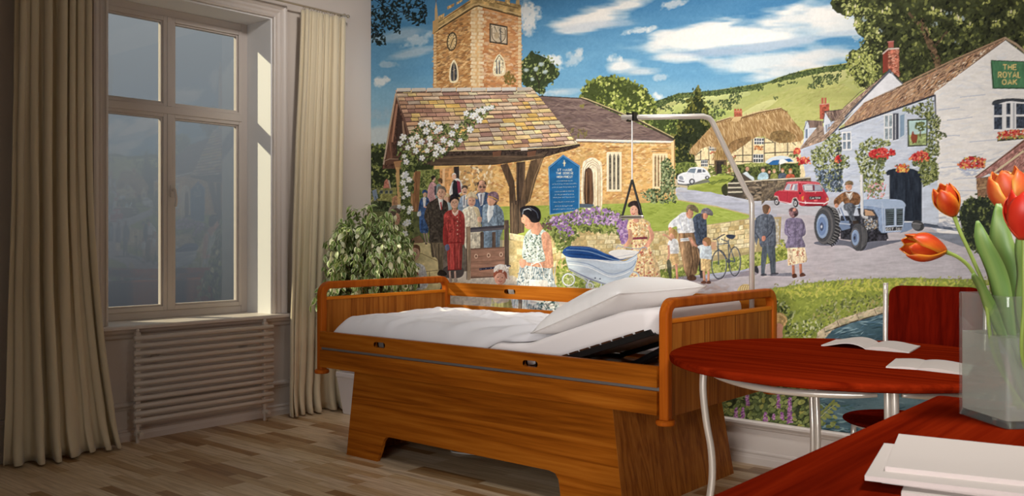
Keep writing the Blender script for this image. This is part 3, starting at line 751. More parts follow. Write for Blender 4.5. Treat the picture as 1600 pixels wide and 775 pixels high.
for sx in (-1, 1):
    x = scx+sx*0.15; pts = [(x, scy-0.13, 0.428), (x+sx*0.012, scy-0.15, 0.2), (x+sx*0.03, scy-0.17, 0.006)]
    obj('front_leg', T(spl(pts, 5), 0.0115, 12), M['chrome'], ch, smooth=True)
obj('seat_frame', T([(scx+0.19*math.cos(a), scy+0.19*math.sin(a), 0.418) for a in [2*PI*i/32 for i in range(32)]], 0.008, 8, closed=True), M['chrome'], ch, smooth=True)

# ------------------------------------------------------------------ open notebooks on the round table
def notebook(label, sp0, sp1, wl, wr, lift, loc_z=TZ):
    """sp0->sp1 spine (near->far); left/right page widths as vectors"""
    t = thing('open_notebook', label, 'notebook', ((sp0[0]+sp1[0])/2, (sp0[1]+sp1[1])/2, loc_z), 'open notebooks on the round table')
    A = Vector(sp0); Bv = Vector(sp1)
    for wv, nm, li in ((Vector(wl), 'left_page_block', lift[0]), (Vector(wr), 'right_page_block', lift[1])):
        bm = bmesh.new(); N = 14; tp, bt = [], []
        for i in range(N+1):
            u = i/N; h = 0.004+li*math.sin(PI*min(1, u*1.05))**0.8*(1-u)**0.6*1.6+0.0015
            for arr, dz in ((tp, h), (bt, max(0.0008, h-0.005) if li > 0.012 else 0.0008)):
                arr.append([bm.verts.new((A.x+wv.x*u, A.y+wv.y*u, loc_z+dz)), bm.verts.new((Bv.x+wv.x*u, Bv.y+wv.y*u, loc_z+dz))])
        for i in range(N):
            bm.faces.new([tp[i][0], tp[i+1][0], tp[i+1][1], tp[i][1]]); bm.faces.new([bt[i][0], bt[i][1], bt[i+1][1], bt[i+1][0]])
            bm.faces.new([tp[i][0], bt[i][0], bt[i+1][0], tp[i+1][0]]); bm.faces.new([tp[i][1], tp[i+1][1], bt[i+1][1], bt[i][1]])
        bm.faces.new([tp[-1][0], bt[-1][0], bt[-1][1], tp[-1][1]]); bm.faces.new([tp[0][0], tp[0][1], bt[0][1], bt[0][0]])
        obj(nm, bm, M['paper'], t)
notebook('open blank notebook lying nearest the chair, pages curling up', (4.128, -0.945), (4.095, -0.690), (-0.185, 0.0), (0.175, -0.01), (0.016, 0.010))
notebook('open blank notebook lying nearer the vase on the round table', (4.470, -1.415), (4.425, -1.165), (-0.10, -0.02), (0.17, -0.03), (0.003, 0.006))

# ------------------------------------------------------------------ foreground desk
dk = thing('writing_desk', 'dark red wooden desk in the right foreground carrying the tulips', 'desk', (5.4, -3.0, 0))
DZ = 0.791; r = 0.02
o3 = []
for cx, cy, a0 in ((6.20-r, -1.905-r, 0), (4.674+r, -1.905-r, PI/2), (4.674+r, -4.15+r, PI), (6.20-r, -4.15+r, 1.5*PI)):
    for i in range(6): a = a0+PI/2*i/5; o3.append((cx+r*math.cos(a), cy+r*math.sin(a)))
bm = bmesh.new(); prism(bm, o3, lambda u, v, t: (u, v, t), DZ-0.03, DZ)
obj('desktop', bm, M['redy'], dk, bevel=0.004)
for x, y in ((4.76, -1.99), (6.11, -1.99), (4.76, -4.06), (6.11, -4.06)):
    obj('leg', T([(x, y, 0.0), (x, y, DZ-0.03)], 0.022, 16), M['chrome'], dk)
for y in (-2.0, -4.07): obj('apron', B(4.80, 6.07, y, y+0.02, 0.66, 0.76), M['redy'], dk)

# stacked paper pads
def pad(label, c, w, d, th, rot, z, curl=0.0):
    bm = bmesh.new(); ca_, sa_ = math.cos(rot), math.sin(rot); N = 10
    tp, bt = [], []
    for j in range(N+1):
        v = j/N
        rt_, rb_ = [], []
        for i in range(N+1):
            u = i/N; x = (u-0.5)*w; y = (v-0.5)*d
            e = curl*max(0, 1-math.hypot(u*1.4, (1-v)*1.4))
            rt_.append(bm.verts.new((c[0]+x*ca_-y*sa_, c[1]+x*sa_+y*ca_, z+th+e))); rb_.append(bm.verts.new((c[0]+x*ca_-y*sa_, c[1]+x*sa_+y*ca_, z+e*0.9)))
        tp.append(rt_); bt.append(rb_)
    for j in range(N):
        for i in range(N):
            bm.faces.new([tp[j][i], tp[j][i+1], tp[j+1][i+1], tp[j+1][i]]); bm.faces.new([bt[j][i], bt[j+1][i], bt[j+1][i+1], bt[j][i+1]])
    for a, b in ((tp, bt),):
        for i in range(N):
            bm.faces.new([a[0][i], b[0][i], b[0][i+1], a[0][i+1]]); bm.faces.new([a[N][i], a[N][i+1], b[N][i+1], b[N][i]])
            bm.faces.new([a[i][0], a[i+1][0], b[i+1][0], b[i][0]]); bm.faces.new([a[i][N], b[i][N], b[i+1][N], a[i+1][N]])
    for f in bm.faces: f.material_index = 0
    o = obj('paper_pad', bm, [M['paper'], M['paperedge']])
    for p in o.data.polygons:
        if abs(p.normal.z) < 0.5: p.material_index = 1
    tag(o, label, 'paper pad', 'stacked white paper pads on the desk'); return o
PC = (5.02, -2.83)
pad('white paper pad, bottommost of the stack on the desk', (5.107, -2.877), 0.42, 0.30, 0.009, math.radians(12), DZ)
pad('white paper pad in the stack, second from the bottom', (5.077, -2.844), 0.43, 0.31, 0.009, math.radians(8), DZ+0.009)
pad('white paper pad in the stack, second from the top', (5.052, -2.872), 0.44, 0.30, 0.009, math.radians(12), DZ+0.018)
pad('white paper pad lying on top of the stack', (5.057, -2.817), 0.42, 0.297, 0.009, math.radians(13), DZ+0.027, 0.004)

# ------------------------------------------------------------------ glass vase with tulips
VL, VN, VR = Vector((4.793, -2.171)), Vector((4.939, -2.318)), Vector((5.087, -2.172)); VB = VL+VR-VN
vc = (VL+VR)/2; VH = 0.318
vs = thing('glass_vase', 'square clear glass vase of water holding the tulips on the desk', 'vase', (vc.x, vc.y, DZ))
def rsq(h, r_, z, bm):
    o = []
    for k in range(4):
        a0 = -PI/4+PI/2*k; cx, cy = (h-r_)*(1 if k in (0, 1) else -1), (h-r_)*(1 if k in (1, 2) else -1)
        for i in range(5):
            a = [-PI/2, 0, PI/2, PI][k]+PI/2*i/4; x, y = cx+r_*math.cos(a), cy+r_*math.sin(a)
            th_ = math.radians(-45); o.append(bm.verts.new((vc.x+x*math.cos(th_)-y*math.sin(th_), vc.y+x*math.sin(th_)+y*math.cos(th_), z)))
    return o
def skin(bm, rings, cap0=True, cap1=True):
    n = len(rings[0])
    for a, b in zip(rings[:-1], rings[1:]):
        for i in range(n): bm.faces.new([a[i], a[(i+1) % n], b[(i+1) % n], b[i]])
    if cap0: bm.faces.new(rings[0][::-1])
    if cap1: bm.faces.new(rings[-1])
hv = 0.1035
bm = bmesh.new(); skin(bm, [rsq(hv, .012, DZ+0.002, bm), rsq(hv, .012, DZ+VH-0.002, bm), rsq(hv-0.002, .010, DZ+VH, bm), rsq(hv-0.004, .009, DZ+VH, bm), rsq(hv-0.006, .008, DZ+VH-0.002, bm), rsq(hv-0.006, .008, DZ+0.0185, bm)])
obj('vase_body', bm, M['vglass'], vs)
bm = bmesh.new(); skin(bm, [rsq(hv-0.006, .010, DZ+0.001, bm), rsq(hv-0.002, .012, DZ+0.004, bm), rsq(hv-0.0065, .010, DZ+0.018, bm)])
obj('vase_base', bm, M['vbase'], vs)
bm = bmesh.new(); skin(bm, [rsq(hv-0.0066, .007, DZ+0.0195, bm), rsq(hv-0.0066, .007, DZ+0.218, bm)])
obj('water', bm, M['water'], vs)

def petal(V, F, C, base, axis, out, L, W, open_, bend, pal, rnd):
    axis = axis.normalized(); out = (out-axis*out.dot(axis)).normalized(); side = axis.cross(out).normalized(); b0 = len(V); NU, NV = 8, 12
    for j in range(NV+1):
        t = j/NV
        rr_ = open_*(math.sin(PI*min(1, t*0.62+0.06))**0.8)*(1 if t < .55 else 1-bend*(t-.55)**1.4)
        wd = W*math.sin(PI*(0.10+0.80*t)**0.9)**0.6*(1 if t < 0.9 else 1-((t-0.9)/0.1)**2*0.5)
        for i in range(NU+1):
            u = 2*i/NU-1; an = u*wd/max(rr_, 0.012)*0.9
            an = max(-1.5, min(1.5, an))
            rad = rr_*(1-0.04*abs(u))
            p = base+axis*(L*(t-0.05*t*abs(u)**2*2.0))+out*(rad*math.cos(an))+side*(rad*math.sin(an))
            V.append(tuple(p))
            # real tulip colouring: orange-red centre flame, yellow edge and base
            e = min(1, abs(u)**2.2*1.0+0.10*math.sin(t*17+u*8+b0)); f = max(0, e)*pal[3]+max(0, 0.12-t)*5
            if t > .93: f += (t-.93)*5*pal[3]
            f = max(0, min(1, f)); a, b = pal[0], pal[1]
            st = 0.5+0.5*math.sin(u*19+3*nz(u*3, t*2, b0*0.1)); c0 = [a[k]+(pal[2][k]-a[k])*st*0.5*(1-abs(t-.5)) for k in range(3)]
            C.append(rgb(*[c0[k]+(b[k]-c0[k])*f for k in range(3)]))
    for j in range(NV):
        for i in range(NU): a = b0+j*(NU+1)+i; F.append((a, a+1, a+NU+2, a+NU+1))
PO = ((206, 60, 22), (244, 176, 54), (236, 110, 50), 0.95)
PRd = ((212, 38, 22), (238, 110, 60), (236, 78, 54), 0.45)
PRy = ((222, 84, 44), (250, 196, 90), (240, 140, 80), 1.0)
def tulip(label, base, tip, stem, L, R_, pal, seed, gap=0.0):
    t = thing('tulip', label, 'tulip', tuple(stem[0]), 'tulips in the glass vase')
    rnd = random.Random(seed); V, F, C = [], [], []
    base = Vector(base); ax = (Vector(tip)-base).normalized(); ref = ax.orthogonal().normalized(); sd = ax.cross(ref)
    for k in range(6):
        a = k*PI/3+seed; o = ref*math.cos(a)+sd*math.sin(a); inn = k % 2
        petal(V, F, C, base, ax, o, L*(1.0 if inn else 0.94), R_*0.95, R_*(0.82 if inn else 1.0), 0.55-gap, pal, rnd)
    h = colmesh('petals', V, F, C, M['petal'], t)
    md = h.modifiers.new('s', 'SOLIDIFY'); md.thickness = 0.0012
    # stem
    sp_ = spl(stem+[tuple(base+ax*0.004)], 8); bm = T(sp_, 0.0046, 10, scales=[1.0+0.35*max(0, (i/(len(sp_)-1)-.9)*10) for i in range(len(sp_))])
    so = obj('stem', bm, M['stem'], t, smooth=True)
    return t
M['stem'] = mat('tulip_stem', rgb(138, 160, 76), 0.45, var=0.12, vscale=20)
vb = lambda dx, dy, dz: (vc.x+dx, vc.y+dy, DZ+dz)
tulip('orange tulip drooping sideways, furthest left of the bunch', (4.8208, -2.3866, 1.2176), (4.7426, -2.479, 1.2378), [vb(0.02, -0.03, 0.03), (4.8989, -2.2417, 0.9507), (4.8859, -2.279, 1.0946), (4.8672, -2.321, 1.166), (4.8462, -2.3519, 1.1989)], 0.108, 0.038, PO, 1)
tulip('slender closed orange tulip leaning left, second from left', (4.816, -2.2858, 1.3043), (4.7897, -2.3212, 1.3852), [vb(0.0, -0.01, 0.03), (4.9025, -2.2125, 0.9481), (4.883, -2.229, 1.0919), (4.8513, -2.2558, 1.1957), (4.827, -2.2765, 1.2644)], 0.086, 0.034, PO, 2, gap=-0.1)
tulip('tall orange tulip with yellow-edged petals at the top of the bunch', (4.9093, -2.0495, 1.3055), (4.8785, -2.0755, 1.4332), [vb(-0.02, 0.03, 0.03), (4.923, -2.1165, 0.9403), (4.931, -2.0835, 1.0864), (4.924, -2.0632, 1.2017), (4.9144, -2.0451, 1.2685)], 0.130, 0.055, PRy, 3)
tulip('red tulip with open throat at the right edge, in front of the tall one', (4.98, -2.3303, 1.244), (4.9846, -2.3265, 1.3685), [vb(0.05, -0.03, 0.03), (4.9687, -2.2874, 0.9612), (4.9778, -2.3191, 1.0857), (4.98, -2.3303, 1.1765)], 0.118, 0.050, PRd, 4, gap=0.35)
# leaves: broad blades rising out of the water
def blade(name_label, pts, W, twist, seed, part_of):
    V, F, C = [], [], []; P_ = spl(pts, 6); n = len(P_); NU = 6
    for i, p in enumerate(P_):
        t = i/(n-1); tg = (P_[min(n-1, i+1)]-P_[max(0, i-1)]).normalized(); s = tg.cross(Vector((math.cos(twist+t), math.sin(twist+t), 0.15))).normalized(); nn = s.cross(tg)
        w = W*(math.sin(PI*(0.12+0.86*t))**0.7)
        for k in range(NU+1):
            u = 2*k/NU-1; V.append(tuple(p+s*(w*u)+nn*(0.35*w*u*u)+nn*0.003*math.sin(t*9+u*2)))
            st = 0.5+0.5*math.sin(u*14+seed); C.append(rgb(112+34*st, 150+24*st, 76+22*st))
    for i in range(n-1):
        for k in range(NU): a = i*(NU+1)+k; F.append((a, a+1, a+NU+2, a+NU+1))
    o = colmesh('leaf', V, F, C, M['tleaf'], part_of); md = o.modifiers.new('s', 'SOLIDIFY'); md.thickness = 0.0012
tl = [o for o in bpy.data.objects if o.name.startswith('tulip') and o.type == 'EMPTY']
tl.sort(key=lambda o: o.name)
blade('', [vb(0.01, -0.02, 0.10), (4.8978, -2.2558, 1.0466), (4.8838, -2.3069, 1.1193), (4.8778, -2.3645, 1.1629)], 0.020, 0.6, 1, tl[0])
blade('', [vb(0.0, 0.0, 0.05), (4.917, -2.2264, 1.0457), (4.9026, -2.2517, 1.157), (4.8811, -2.2831, 1.2359), (4.8703, -2.2922, 1.2908)], 0.024, 0.9, 2, tl[1])
blade('', [vb(-0.01, 0.01, 0.06), (4.9175, -2.1605, 1.0413), (4.9126, -2.1515, 1.1541), (4.8953, -2.1662, 1.2272), (4.8903, -2.1704, 1.3361)], 0.040, 0.8, 3, tl[2])
blade('', [vb(0.04, 0.0, 0.06), (4.9622, -2.2406, 1.0493), (4.9693, -2.2345, 1.1582), (4.9623, -2.2273, 1.2359), (4.9678, -2.1834, 1.3149)], 0.036, 0.7, 4, tl[3])
# ------------------------------------------------------------------ the painted mural: a software brush paints the village on a canvas, which becomes the colour of the wall-hanging
S_ = 1.5; CX0, CY0, CX1, CY1 = 576, -345, 1730, 730
CW, CH = int((CX1-CX0)*S_), int((CY1-CY0)*S_)
CV = np.zeros((CH, CW, 3), np.float32)
nr = np.random.RandomState(3); prn = random.Random(12)
def vnoise(w, h, cell, oct=4, sx=1.0, sy=1.0, seed=0):
    r = np.random.RandomState(seed); out = np.zeros((h, w), np.float32); amp = 1.0; tot = 0
    for o in range(oct):
        cw_, ch_ = max(1.0, cell*sx/2**o), max(1.0, cell*sy/2**o)
        gw, gh = int(w/cw_)+3, int(h/ch_)+3; g = r.rand(gh, gw).astype(np.float32)*2-1
        x = np.arange(w)/cw_; y = np.arange(h)/ch_; xi = x.astype(int); yi = y.astype(int); fx = x-xi; fy = y-yi
        fx = fx*fx*(3-2*fx); fy = (fy*fy*(3-2*fy))[:, None]
        a = g[np.ix_(yi, xi)]; b = g[np.ix_(yi, xi+1)]; c = g[np.ix_(yi+1, xi)]; d = g[np.ix_(yi+1, xi+1)]
        out += amp*((a*(1-fx)+b*fx)*(1-fy)+(c*(1-fx)+d*fx)*fy); tot += amp; amp *= 0.6
    return out/tot*1.6
NF = {'fine': vnoise(CW, CH, 5, 2, seed=1), 'mid': vnoise(CW, CH, 16, 3, seed=2), 'big': vnoise(CW, CH, 70, 4, seed=3),
      'h': vnoise(CW, CH, 14, 3, 2.2, 0.45, seed=4), 'v': vnoise(CW, CH, 14, 3, 0.4, 2.2, seed=5), 'H': vnoise(CW, CH, 60, 4, 2.6, 0.6, seed=6)}
FR = [0, 0, 1.0]
FIG = [0]
def fr(x0, y0, s): FR[:] = [x0, y0, s]
def fr0(): FR[:] = [0, 0, 1.0]
def TP(p): return ((FR[0]+p[0]/FR[2]-CX0)*S_, (FR[1]+p[1]/FR[2]-CY0)*S_)
def cover(P_):
    """anti-aliased coverage of a polygon given in canvas pixels -> (y0, x0, mask)"""
    xs = [p[0] for p in P_]; ys = [p[1] for p in P_]
    x0, x1 = max(0, int(math.floor(min(xs)))), min(CW, int(math.ceil(max(xs)))+1); y0, y1 = max(0, int(math.floor(min(ys)))), min(CH, int(math.ceil(max(ys)))+1)
    if x1 <= x0 or y1 <= y0: return None
    A = np.array(P_, np.float64); Bn = np.roll(A, -1, 0); SS = 4
    yy = (np.arange((y1-y0)*SS)+0.5)/SS+y0; m = np.zeros((y1-y0, x1-x0+1), np.float32)
    ax_, ay, bx, by = A[:, 0], A[:, 1], Bn[:, 0], Bn[:, 1]; dy = np.where(by == ay, 1e-9, by-ay)
    for k, y in enumerate(yy):
        hit = ((ay <= y) & (by > y)) | ((by <= y) & (ay > y))
        if not hit.any(): continue
        xc = np.sort(ax_[hit]+(y-ay[hit])/dy[hit]*(bx[hit]-ax_[hit])); row = m[k//SS]
        for i in range(0, len(xc)-1, 2):
            a, b = max(xc[i], x0)-x0, min(xc[i+1], x1)-x0
            if b <= a: continue
            ia, ib = int(a), int(b)
            if ia == ib: row[ia] += (b-a)/SS
            else: row[ia] += (ia+1-a)/SS; row[ia+1:ib] += 1/SS; row[ib] += (b-ib)/SS
    return y0, x0, np.clip(m[:, :x1-x0], 0, 1)
def put(cv, col, al=1.0, tex=None, amp=0.0, col2=None, grad=None):
    if cv is None: return
    y0, x0, m = cv; h, w = m.shape; c = np.zeros((h, w, 3), np.float32)+np.array(col, np.float32)
    if grad is not None:   # vertical change of pigment inside the shape
        g = np.linspace(0, 1, h)[:, None, None]; c = c*(1-g)+np.array(grad, np.float32)*g
    if tex:
        n = NF[tex][y0:y0+h, x0:x0+w][..., None]
        if col2 is not None: k = np.clip(0.5+n*amp, 0, 1); c = c*(1-k)+np.array(col2, np.float32)*k
        else: c = c*(1+n*amp)
    if FIG[0] and w > 5 and h > 5:   # brushwork modelling of figures: light side, dark side, cloth folds
        gx = np.linspace(0, 1, w)[None, :, None]; c = c*(1.09-0.24*gx+0.08*NF['v'][y0:y0+h, x0:x0+w][..., None]+0.03*NF['fine'][y0:y0+h, x0:x0+w][..., None])
    a = (m*al)[..., None]; CV[y0:y0+h, x0:x0+w] = CV[y0:y0+h, x0:x0+w]*(1-a)+c*a
def poly(pts, col, al=1.0, tex=None, amp=0.0, col2=None, grad=None, rough=0.0):
    P_ = [TP(p) for p in pts]
    if rough > 0:
        Q = []
        for i in range(len(P_)):
            a, b = P_[i], P_[(i+1) % len(P_)]; n = max(1, int(math.hypot(b[0]-a[0], b[1]-a[1])/(rough*1.6)))
            for k in range(n): t = k/n; Q.append((a[0]+(b[0]-a[0])*t+prn.gauss(0, rough*.5), a[1]+(b[1]-a[1])*t+prn.gauss(0, rough*.5)))
        P_ = Q
    put(cover(P_), col, al, tex, amp, col2, grad)
def smooth_pts(pts, closed=True, n=5):
    L = len(pts); out = []
    for i in range(L if closed else L-1):
        g = (lambda k: pts[k % L]) if closed else (lambda k: pts[max(0, min(L-1, k))])
        a, b, c, d = g(i-1), g(i), g(i+1), g(i+2)
        for k in range(n):
            t = k/n; out.append(tuple(0.5*((2*b[q])+(-a[q]+c[q])*t+(2*a[q]-5*b[q]+4*c[q]-d[q])*t*t+(-a[q]+3*b[q]-3*c[q]+d[q])*t**3) for q in (0, 1)))
    if not closed: out.append(pts[-1])
    return out
def blob(pts, col, **k): poly(smooth_pts(pts), col, **k)
def ell(cx, cy, rx, ry, col, rot=0, n=20, **k):
    c, s = math.cos(rot), math.sin(rot)
    poly([(cx+rx*math.cos(2*PI*i/n)*c-ry*math.sin(2*PI*i/n)*s, cy+rx*math.cos(2*PI*i/n)*s+ry*math.sin(2*PI*i/n)*c) for i in range(n)], col, **k)
def line(pts, w, col, al=1.0, sm=False, w2=None, **k):
    if sm: pts = smooth_pts(pts, False)
    n = len(pts); L, R = [], []
    for i, p in enumerate(pts):
        a = pts[max(0, i-1)]; b = pts[min(n-1, i+1)]; dx, dy = b[0]-a[0], b[1]-a[1]; l = math.hypot(dx, dy) or 1
        ww = (w if w2 is None else w+(w2-w)*i/(n-1))/2; L.append((p[0]-dy/l*ww, p[1]+dx/l*ww)); R.append((p[0]+dy/l*ww, p[1]-dx/l*ww))
    poly(L+R[::-1], col, al, **k)
def stamp(x, y, rx, ry, rot, col, al=1.0):
    """small soft-edged brush dab in canvas pixels"""
    R = int(max(rx, ry)+2); xi, yi = int(x), int(y); a0, a1, b0, b1 = max(0, xi-R), min(CW, xi+R+1), max(0, yi-R), min(CH, yi+R+1)
    if a1 <= a0 or b1 <= b0: return
    X = np.arange(a0, a1)-x; Y = (np.arange(b0, b1)-y)[:, None]; c, s = math.cos(rot), math.sin(rot)
    d = np.sqrt(((X*c+Y*s)/rx)**2+((-X*s+Y*c)/ry)**2); m = np.clip((1-d)*min(rx, ry)+0.5, 0, 1)[..., None]*al
    CV[b0:b1, a0:a1] = CV[b0:b1, a0:a1]*(1-m)+np.array(col, np.float32)*m
def dabs(pts, n, size, pal, asp=0.55, rot=None, al=0.9, jit=12, wts=None, fn=None):
    """n brush dabs inside a polygon; size in photo pixels"""
    P_ = [TP(p) for p in pts]; cv = cover(P_)
    if cv is None: return
    y0, x0, m = cv; ys, xs = np.nonzero(m > 0.5)
    if len(ys) == 0: return
    for k in range(int(n)):
        i = prn.randrange(len(ys)); x, y = xs[i]+x0+prn.random(), ys[i]+y0+prn.random()
        c = pal[prn.randrange(len(pal))] if wts is None else prn.choices(pal, wts)[0]
        if fn: c = fn((x/S_+CX0), (y/S_+CY0), c)
        j = prn.uniform(-jit, jit); s = prn.uniform(size[0], size[1])*S_
        stamp(x, y, s, s*asp, (prn.uniform(0, PI) if rot is None else rot+prn.gauss(0, .25)), [c[0]+j, c[1]+j, c[2]+j], al)
def soft(cx, cy, rx, ry, col, al=1.0, rot=0.0, tex='mid', amp=0.5, pw=1.0):
    """cloud-like soft patch with a ragged, noise-driven edge"""
    (x, y) = TP((cx, cy)); k = S_/FR[2]; rx *= k; ry *= k; R = int(max(rx, ry)*1.3)+2
    a0, a1, b0, b1 = max(0, int(x)-R), min(CW, int(x)+R), max(0, int(y)-R), min(CH, int(y)+R)
    if a1 <= a0 or b1 <= b0: return
    X = np.arange(a0, a1)-x; Y = (np.arange(b0, b1)-y)[:, None]; c, s = math.cos(rot), math.sin(rot)
    d = np.sqrt(((X*c+Y*s)/rx)**2+((-X*s+Y*c)/ry)**2); n = NF[tex][b0:b1, a0:a1]
    m = np.clip((1-d+n*amp)*1.6, 0, 1)**pw; m = (m*np.clip((1.3-d)*3, 0, 1)*al)[..., None]
    CV[b0:b1, a0:a1] = CV[b0:b1, a0:a1]*(1-m)+np.array(col, np.float32)*m
def tree(pts, dark, mid, lite, n, size=(1.5, 3.2), hi=None, edge=1.0, sun=(-0.5, -0.8)):
    """painted crown: dark mass, then leaf dabs, the bright ones clustered"""
    blob(pts, dark, rough=2.2*edge*1.2)
    P_ = smooth_pts(pts)
    big = NF['mid']
    def pick(lo):
        def f(x, y, c):
            v = big[min(CH-1, max(0, int((y-CY0)*S_))), min(CW-1, max(0, int((x-CX0)*S_)))]; return c if v > lo else dark
        return f
    dabs(P_, n*0.5, size, [mid], fn=pick(-0.3), jit=14); dabs(P_, n*0.35, size, [lite], fn=pick(0.05), jit=14)
    if hi: dabs(P_, n*0.18, (size[0]*.8, size[1]*.8), [hi], fn=pick(0.25), jit=10)
    # ragged outline leaves
    Q = [TP(p) for p in P_]
    for k in range(int(n*0.25)):
        i = prn.randrange(len(Q)); x, y = Q[i]; c = prn.choice([dark, mid, mid, lite]); s = prn.uniform(*size)*S_
        stamp(x+prn.gauss(0, 3*edge), y+prn.gauss(0, 3*edge), s, s*.6, prn.uniform(0, PI), c, 0.9)
def quad(A, Bq, C, D, u, v):
    """bilinear map: A B top-left/right, D C bottom-left/right"""
    return ((A[0]*(1-u)+Bq[0]*u)*(1-v)+(D[0]*(1-u)+C[0]*u)*v, (A[1]*(1-u)+Bq[1]*u)*(1-v)+(D[1]*(1-u)+C[1]*u)*v)
def masonry(A, Bq, C, D, rows, cols, pal, mortar, gap=0.08, jit=8, al=1.0, base=None, clip=None, skew=0.35, mw=0.9):
    if base is not None: poly([A, Bq, C, D], base, tex='mid', amp=.12)
    for r in range(rows):
        u = -prn.random()/cols
        while u < 1:
            w = prn.uniform(0.55, 1.5)/cols; u0, u1 = max(0, u+gap/cols), min(1, u+w); v0, v1 = (r+gap)/rows, (r+1)/rows
            if u1 > u0+0.2/cols and prn.random() < al:
                c = prn.choice(pal); j = prn.uniform(-jit, jit)
                q = [quad(A, Bq, C, D, a+prn.gauss(0, .04)/cols, b+prn.gauss(0, .05)/rows) for a, b in ((u0, v0), (u1, v0), (u1, v1-gap*.5/rows), (u0, v1-gap*.5/rows))]
                if clip is None or clip(*q[0]): poly(q, (c[0]+j, c[1]+j, c[2]+j), mw, tex='fine', amp=.08)
            u += w
GL = {'A': [[(0, 6), (2, 0), (4, 6)], [(.8, 4), (3.2, 4)]], 'B': [[(0, 0), (0, 6), (3, 5.6), (3.4, 4.4), (2.6, 3.1), (0, 3)], [(2.6, 3.1), (3, 1.6), (2.4, .2), (0, 0)]], 'D': [[(0, 0), (0, 6), (2.4, 5.6), (3.6, 3), (2.4, .4), (0, 0)]],
      'C': [[(3.6, 1), (2.2, 0), (.6, .8), (0, 3), (.6, 5.2), (2.2, 6), (3.6, 5)]],
      'E': [[(3.2, 0), (0, 0), (0, 6), (3.2, 6)], [(0, 3), (2.6, 3)]], 'G': [[(3.6, 1), (2, 0), (.5, 1), (0, 3), (.5, 5), (2, 6), (3.6, 5), (3.6, 3.3), (2.2, 3.3)]],
      'H': [[(0, 0), (0, 6)], [(3.4, 0), (3.4, 6)], [(0, 3), (3.4, 3)]], 'I': [[(0, 0), (0, 6)]], 'K': [[(0, 0), (0, 6)], [(3.2, 0), (0, 3.4)], [(1, 2.6), (3.4, 6)]],
      'J': [[(2.6, 0), (2.6, 5), (1.4, 6), (0, 5)]], 'L': [[(0, 0), (0, 6), (2.8, 6)]], 'M': [[(0, 6), (0, 0), (2, 4), (4, 0), (4, 6)]], 'N': [[(0, 6), (0, 0), (3.4, 6), (3.4, 0)]],
      'O': [[(2, 0), (.5, .9), (0, 3), (.5, 5.1), (2, 6), (3.5, 5.1), (4, 3), (3.5, .9), (2, 0)]], 'P': [[(0, 6), (0, 0), (2.6, .3), (3.2, 1.7), (2.6, 3.2), (0, 3.4)]],
      'R': [[(0, 6), (0, 0), (2.6, .3), (3.2, 1.7), (2.6, 3.2), (0, 3.4)], [(1.5, 3.4), (3.4, 6)]], 'S': [[(3.2, .8), (1.6, 0), (.2, 1.4), (1.6, 3), (3.2, 4.6), (1.6, 6), (0, 5.2)]],
      'T': [[(0, 0), (3.8, 0)], [(1.9, 0), (1.9, 6)]], 'Y': [[(0, 0), (1.9, 3), (3.8, 0)], [(1.9, 3), (1.9, 6)]], 'V': [[(0, 0), (1.9, 6), (3.8, 0)]],
      '1': [[(0.4, 1), (1.6, 0), (1.6, 6)]], '3': [[(0, 0), (3, 0), (1.4, 2.4), (3, 4), (1.6, 6), (0, 5.2)]], '8': [[(1.6, 3), (.2, 1.5), (1.6, 0), (3, 1.5), (1.6, 3), (0, 4.6), (1.6, 6), (3.2, 4.6), (1.6, 3)]],
      '9': [[(3, 2), (1.5, 0), (0, 1.6), (1.4, 3), (3, 2), (2.4, 6)]], '0': [[(1.6, 0), (0, 3), (1.6, 6), (3.2, 3), (1.6, 0)]], '5': [[(3, 0), (.3, 0), (0, 2.6), (2.4, 2.6), (3, 4.4), (1.6, 6), (0, 5.4)]]}
def gw(ch): return 0 if ch == 'I' else max(p[0] for s in GL[ch] for p in s)
def text(st, x, y, h, w, col, sw=None, slope=0.0):
    """string stretched to width w, cap height h, from its top-left corner"""
    tot = sum((2.4 if c == ' ' else gw(c)+1.5) for c in st)-1.5; k = w/tot; q = h/6.0; cx = x
    for c in st:
        if c == ' ': cx += 2.4*k; continue
        for s in GL[c]: line([(cx+a*k, y+b*q+slope*(cx+a*k-x)) for a, b in s], sw or h*0.17, col)
        cx += (gw(c)+1.5)*k
